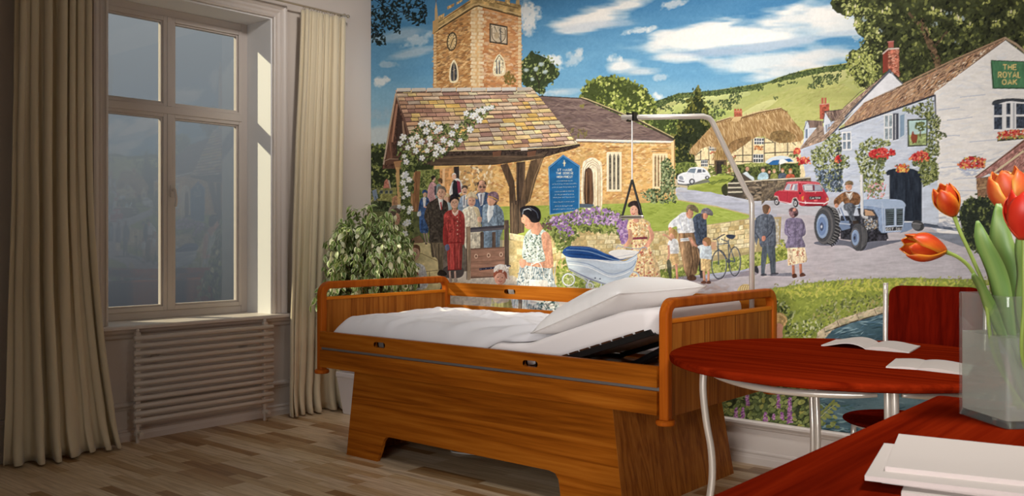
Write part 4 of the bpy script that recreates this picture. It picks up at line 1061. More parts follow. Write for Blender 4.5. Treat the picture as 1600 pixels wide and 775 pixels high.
# ======== sky
H_ = np.linspace(0, 1, CH)[:, None]; yph = CY0+H_*(CY1-CY0); k_ = np.clip((yph+20)/230, 0, 1)[..., None]
top_, mid_, low_ = np.array((62, 132, 190.)), np.array((100, 166, 212.)), np.array((160, 202, 222.))
CV[:] = np.where(k_ < 0.6, top_+(mid_-top_)*(k_/0.6), mid_+(low_-mid_)*((k_-0.6)/0.4))
CV += NF['H'][..., None]*np.array((9, 7, 4))
fr0()
poly([(570, 236), (1740, 300), (1740, 740), (570, 740)], (112, 132, 70), tex='mid', amp=.3)
poly([(570, 470), (700, 440), (1300, 430), (1300, 740), (570, 740)], (190, 184, 190), tex='h', amp=.06)
WH, WC, GY = (238, 238, 236), (226, 226, 226), (196, 208, 222)
for a in [(640, 50, 60, 16, -.15, WC, .45), (650, 82, 46, 9, -.2, WC, .5), (597, 127, 14, 10, 0, WH, .8), (605, 100, 18, 6, 0, WC, .4), (655, 62, 30, 10, -.3, WH, .5), (600, 215, 40, 26, 0, (206, 212, 214), .7), (590, 180, 26, 14, 0, (170, 190, 206), .4),
          (823, 22, 22, 30, .2, WH, .9), (826, 48, 14, 14, 0, WC, .7), (700, -40, 90, 30, 0, WC, .6),
          (930, 24, 72, 22, -.28, WH, 1.0), (905, 34, 46, 15, -.1, WH, .95), (975, 10, 52, 14, -.25, WH, .95), (930, 40, 60, 8, -.1, GY, .7), (940, 20, 40, 8, -.3, (246, 243, 238), .8),
          (1050, 6, 26, 8, -.3, WC, .7), (997, 48, 26, 6, -.15, WH, .7), (1015, 44, 14, 4, -.1, WH, .6),
          (862, 97, 20, 14, .2, WH, .85), (895, 92, 18, 12, -.7, WC, .55), (905, 80, 12, 7, -.6, WC, .5), (880, 142, 40, 8, -.1, WC, .6), (850, 145, 22, 6, 0, WC, .5),
          (970, 104, 34, 12, -.15, WH, .9), (1000, 112, 40, 8, -.05, WC, .7), (960, 92, 14, 8, 0, WH, .7), (1033, 121, 14, 6, -.1, WC, .5), (1026, 152, 12, 8, 0, WH, .8)]:
    soft(a[0], a[1], a[2], a[3], a[5], a[6], a[4], 'H' if a[2] > 30 else 'mid', .55)
for a in [(1150, 55, 150, 26, -.10, WH, .95), (1230, 28, 130, 26, -.16, WH, .9), (1300, 40, 90, 40, -.1, WH, .85), (1070, 66, 60, 16, -.1, WH, .9), (1105, 44, 56, 12, -.25, WH, .85), (1040, 62, 30, 16, 0, WH, .8),
          (1160, 78, 130, 9, -.10, (168, 190, 216), .85), (1260, 62, 100, 8, -.14, (172, 196, 220), .8), (1100, 84, 60, 7, -.05, (160, 186, 216), .7),
          (1190, 96, 110, 16, -.12, WH, .8), (1290, 84, 70, 20, -.2, WC, .8), (1230, 112, 60, 16, -.2, WC, .7), (1075, 92, 60, 9, .02, WH, .8), (1195, 122, 44, 10, -.1, WH, .7), (1110, 98, 30, 8, .1, WC, .6),
          (1240, 14, 50, 12, -.4, (246, 244, 240), .8), (1130, 40, 44, 7, -.3, (246, 244, 240), .7), (1200, 58, 70, 7, -.1, (245, 243, 240), .7), (1260, 50, 30, 10, -.1, (150, 190, 220), .5), (1270, 5, 30, 8, 0, (130, 180, 216), .5)]:
    soft(a[0], a[1], a[2], a[3], a[5], a[6], a[4], 'H', .5)
# ======== far hills
poly([(1000, 175), (1030, 158), (1060, 148), (1110, 142), (1170, 133), (1200, 128), (1216, 121), (1260, 108), (1340, 96), (1400, 90), (1740, 90), (1740, 330), (1000, 330)], (152, 174, 92), tex='H', amp=.5, col2=(188, 190, 120))
poly([(1010, 200), (1060, 168), (1110, 168), (1160, 172), (1130, 200), (1100, 230), (1010, 240)], (134, 172, 84), tex='mid', amp=.6, col2=(182, 204, 110))
for p, c in [([(1060, 154), (1110, 149), (1165, 143), (1168, 150), (1120, 156), (1060, 160)], (186, 206, 128)), ([(1030, 176), (1070, 160), (1110, 158), (1108, 166), (1060, 176)], (176, 200, 112)), ([(1140, 190), (1200, 150), (1290, 130), (1340, 150), (1300, 200), (1260, 230), (1180, 210)], (184, 190, 106)), ([(1150, 184), (1190, 160), (1215, 158), (1170, 184)], (208, 212, 140))]:
    blob(p, c, al=.8, tex='H', amp=.10)
DG, DG2 = (44, 78, 44), (66, 100, 52)
hedge = [(1020, 160), (1060, 146), (1120, 141), (1175, 133), (1200, 128), (1235, 115), (1290, 104), (1330, 99), (1330, 108), (1290, 113), (1235, 124), (1200, 131), (1175, 142), (1120, 149), (1060, 154), (1025, 170)]
poly(hedge, DG2, tex='fine', amp=.3); dabs(hedge, 500, (1.2, 2.6), [DG, DG2, (92, 124, 62), (52, 88, 46)])
for cx, cy, rx, ry, n in [(1278, 128, 9, 9, 40), (1268, 135, 6, 4, 16), (1299, 124, 11, 8, 40), (1150, 148, 10, 5, 26), (1188, 139, 4, 3, 8), (1212, 153, 3, 2, 5), (1148, 158, 7, 4, 16), (1132, 160, 9, 4, 20), (1118, 170, 6, 5, 16), (1136, 166, 6, 5, 14), (1124, 178, 9, 4, 18), (1112, 182, 6, 4, 12), (1109, 160, 6, 3, 10), (1066, 158, 12, 4, 20), (1075, 172, 10, 5, 22), (1220, 133, 5, 2, 6), (1238, 129, 8, 2, 8), (1310, 118, 5, 3, 8), (1042, 168, 10, 5, 22), (1054, 182, 10, 6, 26)]:
    dabs([(cx-rx, cy-ry), (cx+rx, cy-ry), (cx+rx, cy+ry), (cx-rx, cy+ry)], n*1.6, (1.2, 2.4), [DG, DG2, (86, 118, 66), (40, 70, 44)])
dabs([(1180, 150), (1330, 118), (1350, 190), (1290, 220), (1200, 190)], 240, (2, 6), [(156, 176, 88), (194, 196, 120), (170, 184, 98), (184, 182, 116)], asp=.25, rot=-.3, al=.4)
dabs([(1255, 150), (1320, 128), (1325, 140), (1262, 160)], 40, (2, 5), [(164, 160, 92), (150, 166, 84)], asp=.25, rot=-.35, al=.5)
# little hill at the left edge
poly([(576, 232), (590, 226), (612, 224), (640, 224), (640, 262), (576, 262)], (120, 152, 74), tex='fine', amp=.2)
dabs([(576, 226), (612, 222), (612, 228), (576, 233)], 40, (1.5, 2.5), [(60, 90, 56), (84, 112, 66)])
tree([(572, 236), (590, 232), (612, 236), (640, 240), (650, 320), (600, 330), (572, 326)], (38, 58, 34), (72, 100, 50), (118, 142, 70), 420, (1.6, 3.2), hi=(160, 176, 98))
tree([(640, 240), (700, 245), (720, 300), (690, 340), (640, 330)], (36, 58, 30), (78, 112, 48), (120, 150, 66), 300, (1.6, 3.0), hi=(150, 172, 84))
# trees behind the church
tree([(812, 100), (828, 84), (850, 88), (868, 104), (872, 118), (858, 130), (848, 145), (830, 142), (816, 130), (808, 118)], (44, 70, 38), (84, 118, 58), (126, 156, 84), 150, (1.4, 2.8), hi=(174, 194, 124), edge=1.6)
for q in [(838, 108), (852, 112), (832, 124), (846, 100), (822, 110)]: soft(q[0], q[1], 5, 4, (196, 214, 222), .8)
line([(843, 148), (842, 128), (836, 112)], 1.6, (52, 48, 34)); line([(842, 130), (852, 116)], 1, (52, 48, 34))
tree([(910, 150), (914, 134), (930, 124), (952, 120), (972, 122), (992, 130), (1008, 142), (1020, 158), (1026, 178), (1018, 210), (960, 200), (925, 170), (908, 158)], (56, 82, 34), (112, 142, 56), (168, 190, 88), 620, (1.6, 3.6), hi=(210, 218, 126))
tree([(1016, 190), (1040, 186), (1070, 190), (1060, 240), (1030, 230)], (50, 80, 36), (96, 134, 56), (150, 180, 84), 160, (1.5, 3), hi=(176, 198, 98))
# conifer
cf = [(1090, 138), (1098, 160), (1108, 180), (1112, 200), (1116, 225), (1118, 260), (1100, 285), (1062, 288), (1054, 250), (1052, 220), (1062, 205), (1060, 190), (1074, 170), (1082, 155)]
tree(cf, (34, 52, 26), (76, 88, 34), (116, 118, 48), 620, (1.6, 3.4), hi=(158, 152, 62), edge=1.3)
dabs([(1056, 210), (1080, 200), (1090, 285), (1056, 285)], 120, (2, 4), [(26, 42, 24), (34, 54, 30)])
# ======== thatched cottage
fr(1050, 150, 5.167)
TW = (234, 214, 164)
poly([(185, 470), (230, 430), (360, 360), (520, 400), (660, 330), (800, 350), (1085, 340), (1085, 660), (185, 660)], TW, tex='fine', amp=.06)
poly([(30, 545), (120, 530), (200, 545), (190, 610), (40, 625)], (74, 104, 44), tex='fine', amp=.5, col2=(110, 140, 60))
dabs([(30, 545), (200, 535), (200, 600), (30, 620)], 60, (1.2, 2.4), [(54, 84, 36), (104, 136, 58), (128, 158, 72)])
TBm = (84, 74, 62)
for a, b, w in [((230, 440), (232, 520), 8), ((188, 520), (300, 516), 7), ((296, 420), (300, 560), 7), ((300, 552), (345, 556), 7), ((190, 480), (240, 444), 7), ((572, 400), (572, 540), 9), ((500, 482), (690, 476), 8), ((650, 345), (650, 540), 9), ((500, 450), (640, 350), 9), ((745, 380), (835, 376), 8), ((832, 376), (832, 485), 9), ((934, 372), (934, 480), 9), ((745, 462), (1000, 452), 9), ((745, 340), (745, 540), 8), ((835, 380), (760, 335), 8), ((970, 372), (1000, 400), 7), ((510, 530), (650, 530), 7)]:
    line([a, b], w, TBm, .95)
def win(x0, y0, x1, y1, nx, ny, fcol=(226, 226, 222), g=(60, 72, 84)):
    poly([(x0, y0), (x1, y0), (x1, y1), (x0, y1)], fcol); dx, dy = (x1-x0)/nx, (y1-y0)/ny
    for i in range(nx):
        for j in range(ny): poly([(x0+dx*(i+.14), y0+dy*(j+.12)), (x0+dx*(i+.88), y0+dy*(j+.12)), (x0+dx*(i+.88), y0+dy*(j+.9)), (x0+dx*(i+.14), y0+dy*(j+.9))], g, tex='fine', amp=.25)
win(302, 398, 358, 444, 4, 2); win(234, 518, 290, 572, 4, 2); win(664, 340, 742, 392, 4, 2); win(655, 470, 738, 538, 4, 2)
dabs([(305, 448), (350, 446), (350, 464), (305, 466)], 14, (1, 1.8), [(176, 70, 54), (200, 110, 80)]); dabs([(660, 405), (735, 405), (730, 436), (660, 436)], 30, (1, 2), [(196, 96, 40), (220, 140, 70), (150, 90, 50)])
TH = [(140, 465), (152, 425), (240, 330), (350, 215), (470, 175), (560, 170), (700, 130), (880, 98), (925, 128), (985, 205), (1060, 290), (1062, 345), (1040, 366), (960, 376), (870, 382), (800, 355), (745, 325), (690, 330), (640, 352), (590, 395), (500, 448), (450, 515), (320, 520), (345, 475), (362, 420), (300, 405), (240, 425), (190, 478)]
poly(TH, (190, 152, 96), tex='v', amp=.5, col2=(150, 114, 68)); 
dabs(TH, 900, (2.0, 5), [(206, 172, 116), (170, 130, 78), (222, 192, 140), (148, 110, 66)], asp=.16, rot=1.25, al=.6)
blob([(800, 300), (860, 280), (940, 285), (1000, 330), (960, 372), (870, 378), (800, 350)], (112, 92, 52), al=.55, tex='fine', amp=.3)
blob([(470, 380), (560, 340), (640, 330), (600, 385), (500, 445), (440, 470)], (120, 88, 52), al=.55, tex='fine', amp=.3)
dabs([(350, 420), (450, 400), (440, 500), (325, 505)], 80, (2, 4), [(150, 118, 60), (176, 146, 84), (128, 98, 50)], asp=.2, rot=1.5, al=.7)
line([(355, 215), (470, 178), (480, 205), (560, 180), (700, 138), (880, 102), (930, 130)], 9, (118, 88, 58), .9); line([(360, 204), (470, 172), (560, 163), (700, 126), (880, 95)], 5, (222, 196, 150), .9)
for i in range(24): line([(370+i*22, 214-i*4.4), (380+i*22, 222-i*4.4), (392+i*22, 210-i*4.4)], 4, (110, 80, 50), .8)
poly([(475, 205), (500, 172), (565, 165), (550, 196), (520, 210)], (214, 180, 124)); poly([(502, 118), (568, 118), (568, 166), (502, 170)], (178, 92, 66), tex='fine', amp=.2)
for x in (512, 534, 556): poly([(x-8, 104), (x+8, 104), (x+8, 120), (x-8, 120)], (188, 84, 60))
line([(498, 124), (572, 122)], 5, (208, 140, 110))
poly([(346, 520), (442, 516), (442, 640), (346, 642)], (92, 76, 56)); poly([(362, 530), (420, 530), (420, 640), (362, 640)], (54, 48, 44), tex='v', amp=.3); line([(344, 518), (344, 642)], 7, (150, 120, 80)); line([(444, 510), (444, 636)], 8, (160, 126, 80))
dabs([(300, 560), (350, 555), (350, 640), (290, 640)], 60, (1.2, 2.4), [(100, 128, 56), (70, 98, 42), (150, 160, 80)]); dabs([(400, 560), (450, 560), (445, 630), (410, 630)], 30, (1.2, 2.2), [(120, 140, 56), (90, 112, 44)])
dabs([(448, 500), (510, 490), (505, 640), (455, 640)], 90, (1.2, 2.4), [(120, 130, 62), (196, 176, 120), (94, 104, 50), (160, 80, 60)]); dabs([(470, 485), (510, 485), (505, 530), (475, 530)], 20, (1, 1.8), [(176, 60, 44)])
# garden hedge, drinkers, umbrella
poly([(500, 560), (620, 545), (760, 540), (1030, 545), (1035, 660), (500, 690)], (60, 84, 40), tex='fine', amp=.5, col2=(88, 112, 52))
dabs([(500, 560), (1030, 545), (1035, 640), (500, 650)], 300, (1.4, 2.6), [(52, 76, 36), (96, 124, 58), (74, 100, 46), (34, 54, 30)]); dabs([(590, 545), (760, 540), (760, 562), (590, 568)], 60, (1.4, 2.4), [(160, 176, 92), (130, 156, 76)])
def bust(x, y, s, coat, hair, skin_=(216, 168, 138)):
    blob([(x-s*1.3, y+s*2.6), (x-s*1.2, y+s*1.2), (x-s*.4, y+s*.8), (x+s*.4, y+s*.8), (x+s*1.2, y+s*1.2), (x+s*1.3, y+s*2.6)], coat, tex='fine', amp=.15)
    ell(x, y, s*.52, s*.66, skin_); blob([(x-s*.62, y), (x-s*.5, y-s*.7), (x, y-s*.95), (x+s*.5, y-s*.7), (x+s*.62, y+s*.05), (x+s*.3, y-s*.3), (x-s*.3, y-s*.35)], hair)
bust(736, 600, 30, (158, 202, 224), (88, 74, 60)); bust(786, 612, 22, (84, 74, 60), (70, 52, 40)); bust(826, 610, 22, (120, 130, 60), (180, 160, 90)); bust(893, 604, 24, (80, 92, 112), (150, 100, 60)); bust(956, 610, 26, (196, 90, 60), (190, 120, 60))
blob([(700, 672), (698, 640), (720, 620), (760, 620), (778, 645), (770, 672)], (170, 208, 226), tex='fine', amp=.1)
blob([(565, 690), (562, 640), (600, 612), (630, 640), (660, 660), (655, 690)], (206, 222, 232)); ell(608, 590, 15, 18, (200, 150, 120))
blob([(757, 540), (790, 505), (860, 485), (930, 490), (975, 515), (982, 536), (930, 528), (868, 545), (820, 548)], (210, 224, 236))
poly([(775, 548), (815, 520), (868, 516), (858, 556), (800, 556)], (36, 104, 176)); poly([(900, 510), (955, 506), (976, 528), (940, 536)], (36, 104, 176)); poly([(868, 516), (905, 510), (938, 532), (868, 556)], (238, 240, 242)); line([(870, 550), (870, 605)], 5, (220, 220, 210))
poly([(1035, 420), (1085, 350), (1085, 470), (1035, 445)], (200, 210, 224))
# garden retaining wall and steps
poly([(430, 790), (1085, 800), (1400, 760), (1400, 1100), (430, 1100)], (184, 188, 200), tex='h', amp=.08)
poly([(440, 780), (470, 640), (570, 625), (660, 690), (1085, 655), (1085, 840), (560, 850), (430, 800)], (96, 84, 72), tex='mid', amp=.6, col2=(70, 64, 58))
dabs([(575, 700), (1085, 668), (1085, 830), (600, 840)], 420, (2, 4.2), [(126, 110, 92), (84, 74, 64), (150, 132, 108), (104, 92, 78), (62, 58, 54)], asp=.45, rot=-.05)
line([(575, 693), (680, 686), (800, 676), (1085, 662)], 10, (206, 196, 172)); 
poly([(472, 640), (566, 632), (568, 700), (470, 700)], (62, 66, 50), tex='fine', amp=.4); 
for y in (706, 742, 778): line([(450, y), (570, y-3)], 12, (196, 190, 168)); line([(450, y+13), (570, y+10)], 12, (70, 68, 58))
blob([(360, 640), (400, 628), (470, 630), (474, 690), (420, 700), (360, 690)], (110, 146, 60), tex='fine', amp=.2)
# ======== lawn, lane
fr(980, 190, 3.692)
poly([(275, 380), (330, 378), (700, 452), (960, 520), (960, 760), (860, 760), (700, 560), (275, 450)], (186, 192, 206), tex='h', amp=.07)
blob([(345, 390), (400, 350), (470, 318), (600, 312), (612, 330), (580, 360), (570, 418), (480, 412), (400, 398)], (124, 158, 52), tex='h', amp=.5, col2=(168, 190, 84))
dabs([(465, 350), (600, 325), (598, 340), (480, 362)], 40, (2, 4), [(84, 120, 44), (96, 130, 50)], asp=.25, rot=-.15); blob([(545, 380), (575, 360), (578, 425), (552, 420)], (52, 60, 36))
poly([(275, 330), (345, 355), (350, 385), (275, 372)], (196, 184, 150))
fr0()
poly([(1030, 290), (1075, 300), (1160, 322), (1260, 345), (1330, 350), (1740, 400), (1740, 520), (1180, 470), (1000, 450), (700, 470), (700, 440), (1150, 410), (1250, 400), (1180, 330), (1080, 310)], (190, 190, 202), tex='h', amp=.06)
poly([(1060, 300), (1110, 300), (1200, 326), (1260, 360), (1260, 430), (1100, 440), (1090, 330)], (178, 184, 204), tex='h', amp=.08)
# road foreground
poly([(690, 470), (700, 445), (860, 440), (1000, 446), (1060, 440), (1150, 434), (1200, 400), (1215, 330), (1740, 350), (1740, 480), (1500, 455), (1300, 436), (1206, 452), (1150, 470), (1150, 700), (690, 700)], (190, 184, 194), tex='h', amp=.06)
dabs([(1010, 446), (1230, 425), (1500, 400), (1500, 445), (1300, 434), (1200, 448), (1010, 470)], 160, (4, 12), [(200, 192, 198), (178, 172, 186), (206, 202, 206), (186, 176, 176)], asp=.22, rot=-.05, al=.3)
dabs([(1000, 444), (1120, 438), (1150, 460), (1000, 468)], 60, (4, 9), [(176, 152, 150), (190, 166, 158)], asp=.3, rot=-.05, al=.4)
# church lawn
poly([(780, 318), (1054, 300), (1060, 312), (1120, 322), (1176, 338), (1150, 350), (1080, 352), (1000, 372), (780, 380)], (128, 172, 60), tex='h', amp=.5, col2=(156, 192, 80))
dabs([(840, 320), (1050, 314), (1170, 338), (1080, 350), (1000, 360)], 260, (2, 6), [(110, 156, 50), (150, 188, 76), (136, 176, 64), (168, 196, 90)], asp=.2, rot=.05, al=.5)
line([(1056, 312), (1120, 323), (1180, 338)], 1.6, (196, 176, 130))
# ======== church nave
fr(740, 190, 3.692)
ST = [(228, 178, 100), (214, 152, 78), (236, 200, 134), (200, 136, 70), (240, 214, 160), (222, 168, 96), (190, 128, 74)]
poly([(-230, 180), (0, 240), (270, 210), (620, 115), (1000, 130), (1160, 100), (1166, 440), (1000, 470), (-230, 500)], (224, 178, 104), tex='mid', amp=.12)
for i in range(3): dabs([(-60, 240), (280, 200), (620, 115), (1160, 120), (1160, 440), (-60, 470)], 620, (1.6, 4.4), ST, asp=.45, rot=-.03, al=.6)
dabs([(-60, 240), (280, 200), (620, 115), (1160, 120), (1160, 440), (-60, 470)], 260, (1.2, 3), [(170, 116, 64), (150, 104, 62), (250, 232, 190)], asp=.3, rot=0, al=.55)
fr0()
poly([(842, 150), (908, 153), (918, 158), (1054, 218), (1050, 222), (870, 222), (842, 152)], (104, 84, 82), tex='h', amp=.6, col2=(140, 116, 108))
dabs([(850, 154), (912, 158), (1040, 216), (896, 216)], 300, (2.5, 6), [(124, 100, 96), (88, 70, 70), (150, 128, 118), (112, 92, 82)], asp=.18, rot=.03, al=.55)
dabs([(890, 196), (920, 200), (915, 215), (890, 214)], 24, (2, 4), [(132, 122, 60), (110, 100, 56)], asp=.4, al=.6); dabs([(900, 162), (912, 162), (912, 170)], 10, (2, 3), [(136, 128, 64)], al=.6)
line([(840, 150), (908, 154)], 1.4, (60, 54, 50)); line([(908, 153), (918, 156), (1000, 190), (1054, 218)], 3.4, (70, 62, 50)); line([(908, 152), (918, 155), (1000, 188), (1053, 215)], 1.2, (206, 190, 130))
line([(900, 219), (960, 220), (1052, 222)], 3.0, (232, 228, 216)); line([(905, 222.5), (1050, 224.5)], 1.0, (150, 110, 70))
poly([(1049, 222), (1054, 222), (1054, 306), (1050, 308)], (240, 204, 140)); line([(1054, 222), (1054, 305)], 1, (170, 124, 74))
# lancet windows
fr(740, 190, 3.692)
def lancets(x0, y0, x1, y1, n, surround, dark):
    poly([(x0-8, y0), (x1+8, y0), (x1+8, y1), (x0-8, y1)], surround); w = (x1-x0)/n
    for i in range(n):
        a = x0+w*(i+.22); b = x0+w*(i+.80); poly([(a, y1-12), (a, y0+24), ((a+b)/2, y0+8), (b, y0+24), (b, y1-12)], dark, tex='fine', amp=.3)
    for i in range(6): line([(x0-14+prn.random()*6, y0-10-i%2*14), (x0+14+i*14, y0-12-i%2*14)], 5, (150, 104, 58), .6)
lancets(776, 176, 846, 404, 3, (240, 226, 190), (104, 98, 84))
lancets(1040, 184, 1112, 388, 4, (240, 218, 170), (140, 112, 76))
# doorway
blob([(626, 480), (628, 260), (650, 222), (688, 208), (722, 226), (742, 262), (740, 500), (700, 510)], (244, 230, 196), tex='fine', amp=.06)
for r in (0, 14, 28): line([(632+r, 480), (634+r, 268), (655+r*.7, 236+r*.6), (688, 220+r), (716-r*.4, 240+r*.6), (730-r*.5, 270), (728-r*.5, 490)], 3, (176, 140, 92), .8, sm=False)
blob([(640, 475), (640, 300), (652, 272), (668, 266), (684, 286), (688, 330), (690, 475)], (88, 62, 44), tex='v', amp=.3); line([(652, 290), (652, 470)], 5, (140, 100, 66)); line([(672, 280), (676, 470)], 4, (120, 84, 56))
poly([(612, 474), (694, 478), (694, 500), (612, 496)], (86, 102, 120)); 
for x in (700, 716, 732): line([(x, 290), (x+1, 495)], 4, (214, 184, 130), .9)
# ivy by the nave corner
fr(980, 190, 3.692)
IV = [(64, 96, 58), (92, 128, 78), (120, 156, 100), (44, 72, 44), (140, 172, 120)]
for p, n in (([(80, 410), (120, 390), (190, 390), (200, 300), (215, 240), (240, 215), (272, 280), (276, 400), (278, 466), (150, 470), (90, 440)], 520), ([(190, 240), (240, 200), (260, 300), (200, 310)], 60)):
    dabs(p, n, (1.3, 2.6), IV, al=.95)
# ======== church tower
fr(570, 0, 3.877)
poly([(415, 540), (418, 195), (650, 45), (680, 30), (948, 95), (950, 530), (415, 540)], (216, 160, 92), tex='mid', amp=.14)
poly([(415, 540), (418, 195), (660, 40), (656, 536)], (206, 150, 86), tex='mid', amp=.5, col2=(186, 126, 66))
poly([(700, 45), (948, 100), (948, 530), (700, 530)], (218, 156, 96), tex='mid', amp=.6, col2=(206, 134, 76))
for i in range(2): dabs([(418, 200), (655, 50), (655, 530), (420, 530)], 330, (1.8, 4.2), [(224, 176, 108), (196, 140, 80), (236, 196, 132), (172, 118, 66), (150, 112, 76)], asp=.42, rot=-.25, al=.65)
for i in range(2): dabs([(705, 60), (945, 110), (945, 525), (705, 530)], 360, (1.8, 4.4), [(226, 172, 112), (210, 144, 88), (238, 204, 152), (196, 124, 72), (176, 126, 84), (222, 186, 150)], asp=.45, rot=.1, al=.65)
dabs([(420, 200), (650, 60), (650, 530), (420, 530)], 90, (1.5, 3.6), [(120, 84, 52), (100, 74, 50)], asp=.25, rot=-.3, al=.6)
dabs([(835, 440), (880, 430), (920, 500), (850, 520)], 60, (1.6, 3), [(110, 96, 40), (130, 112, 50)], al=.6)
# quoins
for x in (656, 700): 
    for k in range(22): 
        y = 50+k*22; line([(x-16+(k % 2)*6, y), (x+14+(k % 2)*8, y+3)], 17, prn.choice([(238, 218, 178), (228, 200, 152), (244, 230, 198)]), .85)
poly([(640, 45), (705, 30), (700, 532), (656, 534)], (236, 206, 156), al=.45)
for k in range(18): line([(930, 110+k*24), (948, 112+k*24)], 18, (232, 208, 160), .8); line([(418, 215+k*18), (434, 212+k*18)], 13, (234, 208, 158), .7)
# parapet
poly([(415, 205), (415, 150), (650, -8), (690, -18), (946, 30), (948, 105), (690, 34)], (196, 160, 98), tex='mid', amp=.3)
line([(415, 200), (660, 44), (690, 36), (948, 104)], 8, (96, 76, 50)); line([(415, 190), (660, 30), (690, 24), (948, 90)], 6, (222, 190, 130)); line([(440, 140), (640, 10)], 5, (110, 88, 60)); line([(800, 20), (930, 50)], 5, (110, 88, 60))
for a, b in (((445, 135), (470, 90)), ((500, 60), (530, 30)), ((555, 30), (580, 5)), ((612, 0), (632, -30))): poly([(a[0], a[1]), (a[0], b[1]+10), (b[0]+12, b[1]-10), (b[0]+12, a[1]-22)], (206, 172, 112), tex='fine', amp=.2)
for a in ((712, -30, 790, 6), (850, -20, 880, 14)): poly([(a[0], a[1]), (a[2], a[1]+16), (a[2], a[3]+16), (a[0], a[3])], (214, 176, 112), tex='fine', amp=.2)
poly([(424, 130), (424, 60), (432, 10), (440, 60), (444, 120)], (206, 174, 120)); poly([(412, 205), (412, 130), (446, 112), (446, 180)], (200, 160, 100)); line([(432, 14), (432, -10)], 3, (120, 96, 66)); poly([(915, 25), (920, -20), (936, -20), (940, 30)], (206, 170, 110))
# clock on the left face
c_ = (528, 252); poly([(c_[0]+32*math.cos(a), c_[1]+58*math.sin(a)-8*math.cos(a)) for a in [i*PI/10 for i in range(20)]], (84, 70, 52)); poly([(c_[0]+25*math.cos(a), c_[1]+48*math.sin(a)-6*math.cos(a)) for a in [i*PI/10 for i in range(20)]], (226, 196, 140)); poly([(c_[0]+14*math.cos(a), c_[1]+30*math.sin(a)) for a in [i*PI/10 for i in range(20)]], (214, 178, 118))
for i in range(12): a = i*PI/6; line([(c_[0]+17*math.cos(a), c_[1]+34*math.sin(a)), (c_[0]+25*math.cos(a), c_[1]+49*math.sin(a))], 4, (70, 58, 44))
line([(528, 254), (518, 284)], 4, (50, 44, 36)); line([(528, 254), (540, 228)], 4, (50, 44, 36))
# sundial panel
poly([(756, 140), (864, 160), (866, 274), (756, 258)], (60, 54, 48)); poly([(763, 150), (858, 168), (859, 264), (763, 250)], (208, 190, 160)); line([(770, 170), (774, 230), (810, 258), (848, 236), (852, 180)], 5, (120, 100, 76), sm=True); line([(785, 160), (830, 262)], 4, (104, 90, 74)); line([(820, 165), (826, 258)], 7, (90, 90, 92)); line([(776, 200), (850, 210)], 3, (130, 110, 84)); ell(800, 215, 14, 20, (190, 166, 130)); line([(812, 180), (836, 200)], 4, (70, 66, 62))
for i in range(5): line([(768+i*20, 156+i*3.6), (768+i*20, 166+i*3.6)], 3, (96, 80, 62))
# belfry windows
for (x0, x1, yt, yb, rise) in ((524, 556, 370, 492, 4), (790, 840, 335, 452, 2)):
    blob([(x0-8, yb+4), (x0-8, yt+44), ((x0+x1)/2, yt-8), (x1+8, yt+40), (x1+8, yb)], (240, 222, 180)); blob([(x0, yb-6), (x0, yt+44), ((x0+x1)/2, yt+8), (x1, yt+44), (x1, yb-12)], (66, 66, 70) if x0 < 600 else (232, 214, 176), tex='fine', amp=.3)
line([(540, 380), (540, 490)], 4, (190, 170, 140)); line([(532, 430), (548, 420)], 3, (200, 180, 150)); poly([(796, 372), (800, 362), (806, 450), (796, 448)], (76, 84, 96)); poly([(812, 362), (818, 368), (820, 446), (811, 450)], (76, 84, 96)); line([(790, 376), (814, 336), (838, 370)], 5, (90, 74, 54)); line([(808, 370), (808, 450)], 4, (240, 224, 190))
# ======== right-hand side: big chestnut tree
fr0()
BT = [(1298, -10), (1300, 14), (1316, 24), (1332, 26), (1340, 50), (1352, 62), (1345, 72), (1328, 84), (1322, 98), (1330, 118), (1345, 136), (1372, 146), (1400, 150), (1440, 150), (1500, 120), (1560, 90), (1740, 120), (1740, -348), (1290, -348), (1270, -150)]
poly(BT, (52, 66, 36), rough=4, tex='mid', amp=.35)
for cx, cy in ((1350, 30), (1338, 60), (1478, 20), (1462, 38), (1496, 66), (1372, 48), (1500, 28)): soft(cx, cy, 9, 5, (176, 200, 214), .7, 0, 'fine', .6)
def lit(x, y, c):
    v = NF['mid'][min(CH-1, max(0, int((y-CY0)*S_))), min(CW-1, max(0, int((x-CX0)*S_)))]; return c if v > 0.0 else (c[0]*.55, c[1]*.6, c[2]*.6)
dabs(BT, 4200, (1.8, 4.2), [(74, 92, 44), (96, 112, 52), (58, 74, 36), (112, 128, 62), (40, 54, 34)], fn=lit)
dabs(BT, 700, (1.6, 3.6), [(150, 164, 84), (168, 182, 96), (130, 146, 70)], fn=lambda x, y, c: c if NF['mid'][min(CH-1, max(0, int((y-CY0)*S_))), min(CW-1, max(0, int((x-CX0)*S_)))] > 0.2 else (70, 86, 44))
dabs([(1300, 0), (1330, 20), (1345, 60), (1330, 110), (1370, 140), (1380, 60), (1360, 10), (1320, -20)], 260, (1.6, 3.2), [(140, 160, 84), (176, 190, 112), (104, 126, 62), (80, 100, 50)])
for i in range(70):
    x, y = prn.uniform(1310, 1620), prn.uniform(-5, 110)
    if NF['mid'][int((y-CY0)*S_), int((x-CX0)*S_)] > 0.05: dabs([(x-5, y-5), (x+6, y-5), (x+6, y+6), (x-5, y+6)], 9, (1.6, 3), [(186, 200, 110), (156, 172, 84)]); stamp((x-CX0)*S_, (y-4-CY0)*S_, 1.6, 4.4, 0, (228, 222, 176))
line([(1438, 30), (1450, 60), (1462, 90), (1470, 112)], 9, (112, 84, 62), .8, w2=13, tex='fine', amp=.3); line([(1446, 52), (1420, 20)], 4, (104, 78, 58), .8); line([(1456, 78), (1482, 48)], 4, (96, 72, 54), .7)
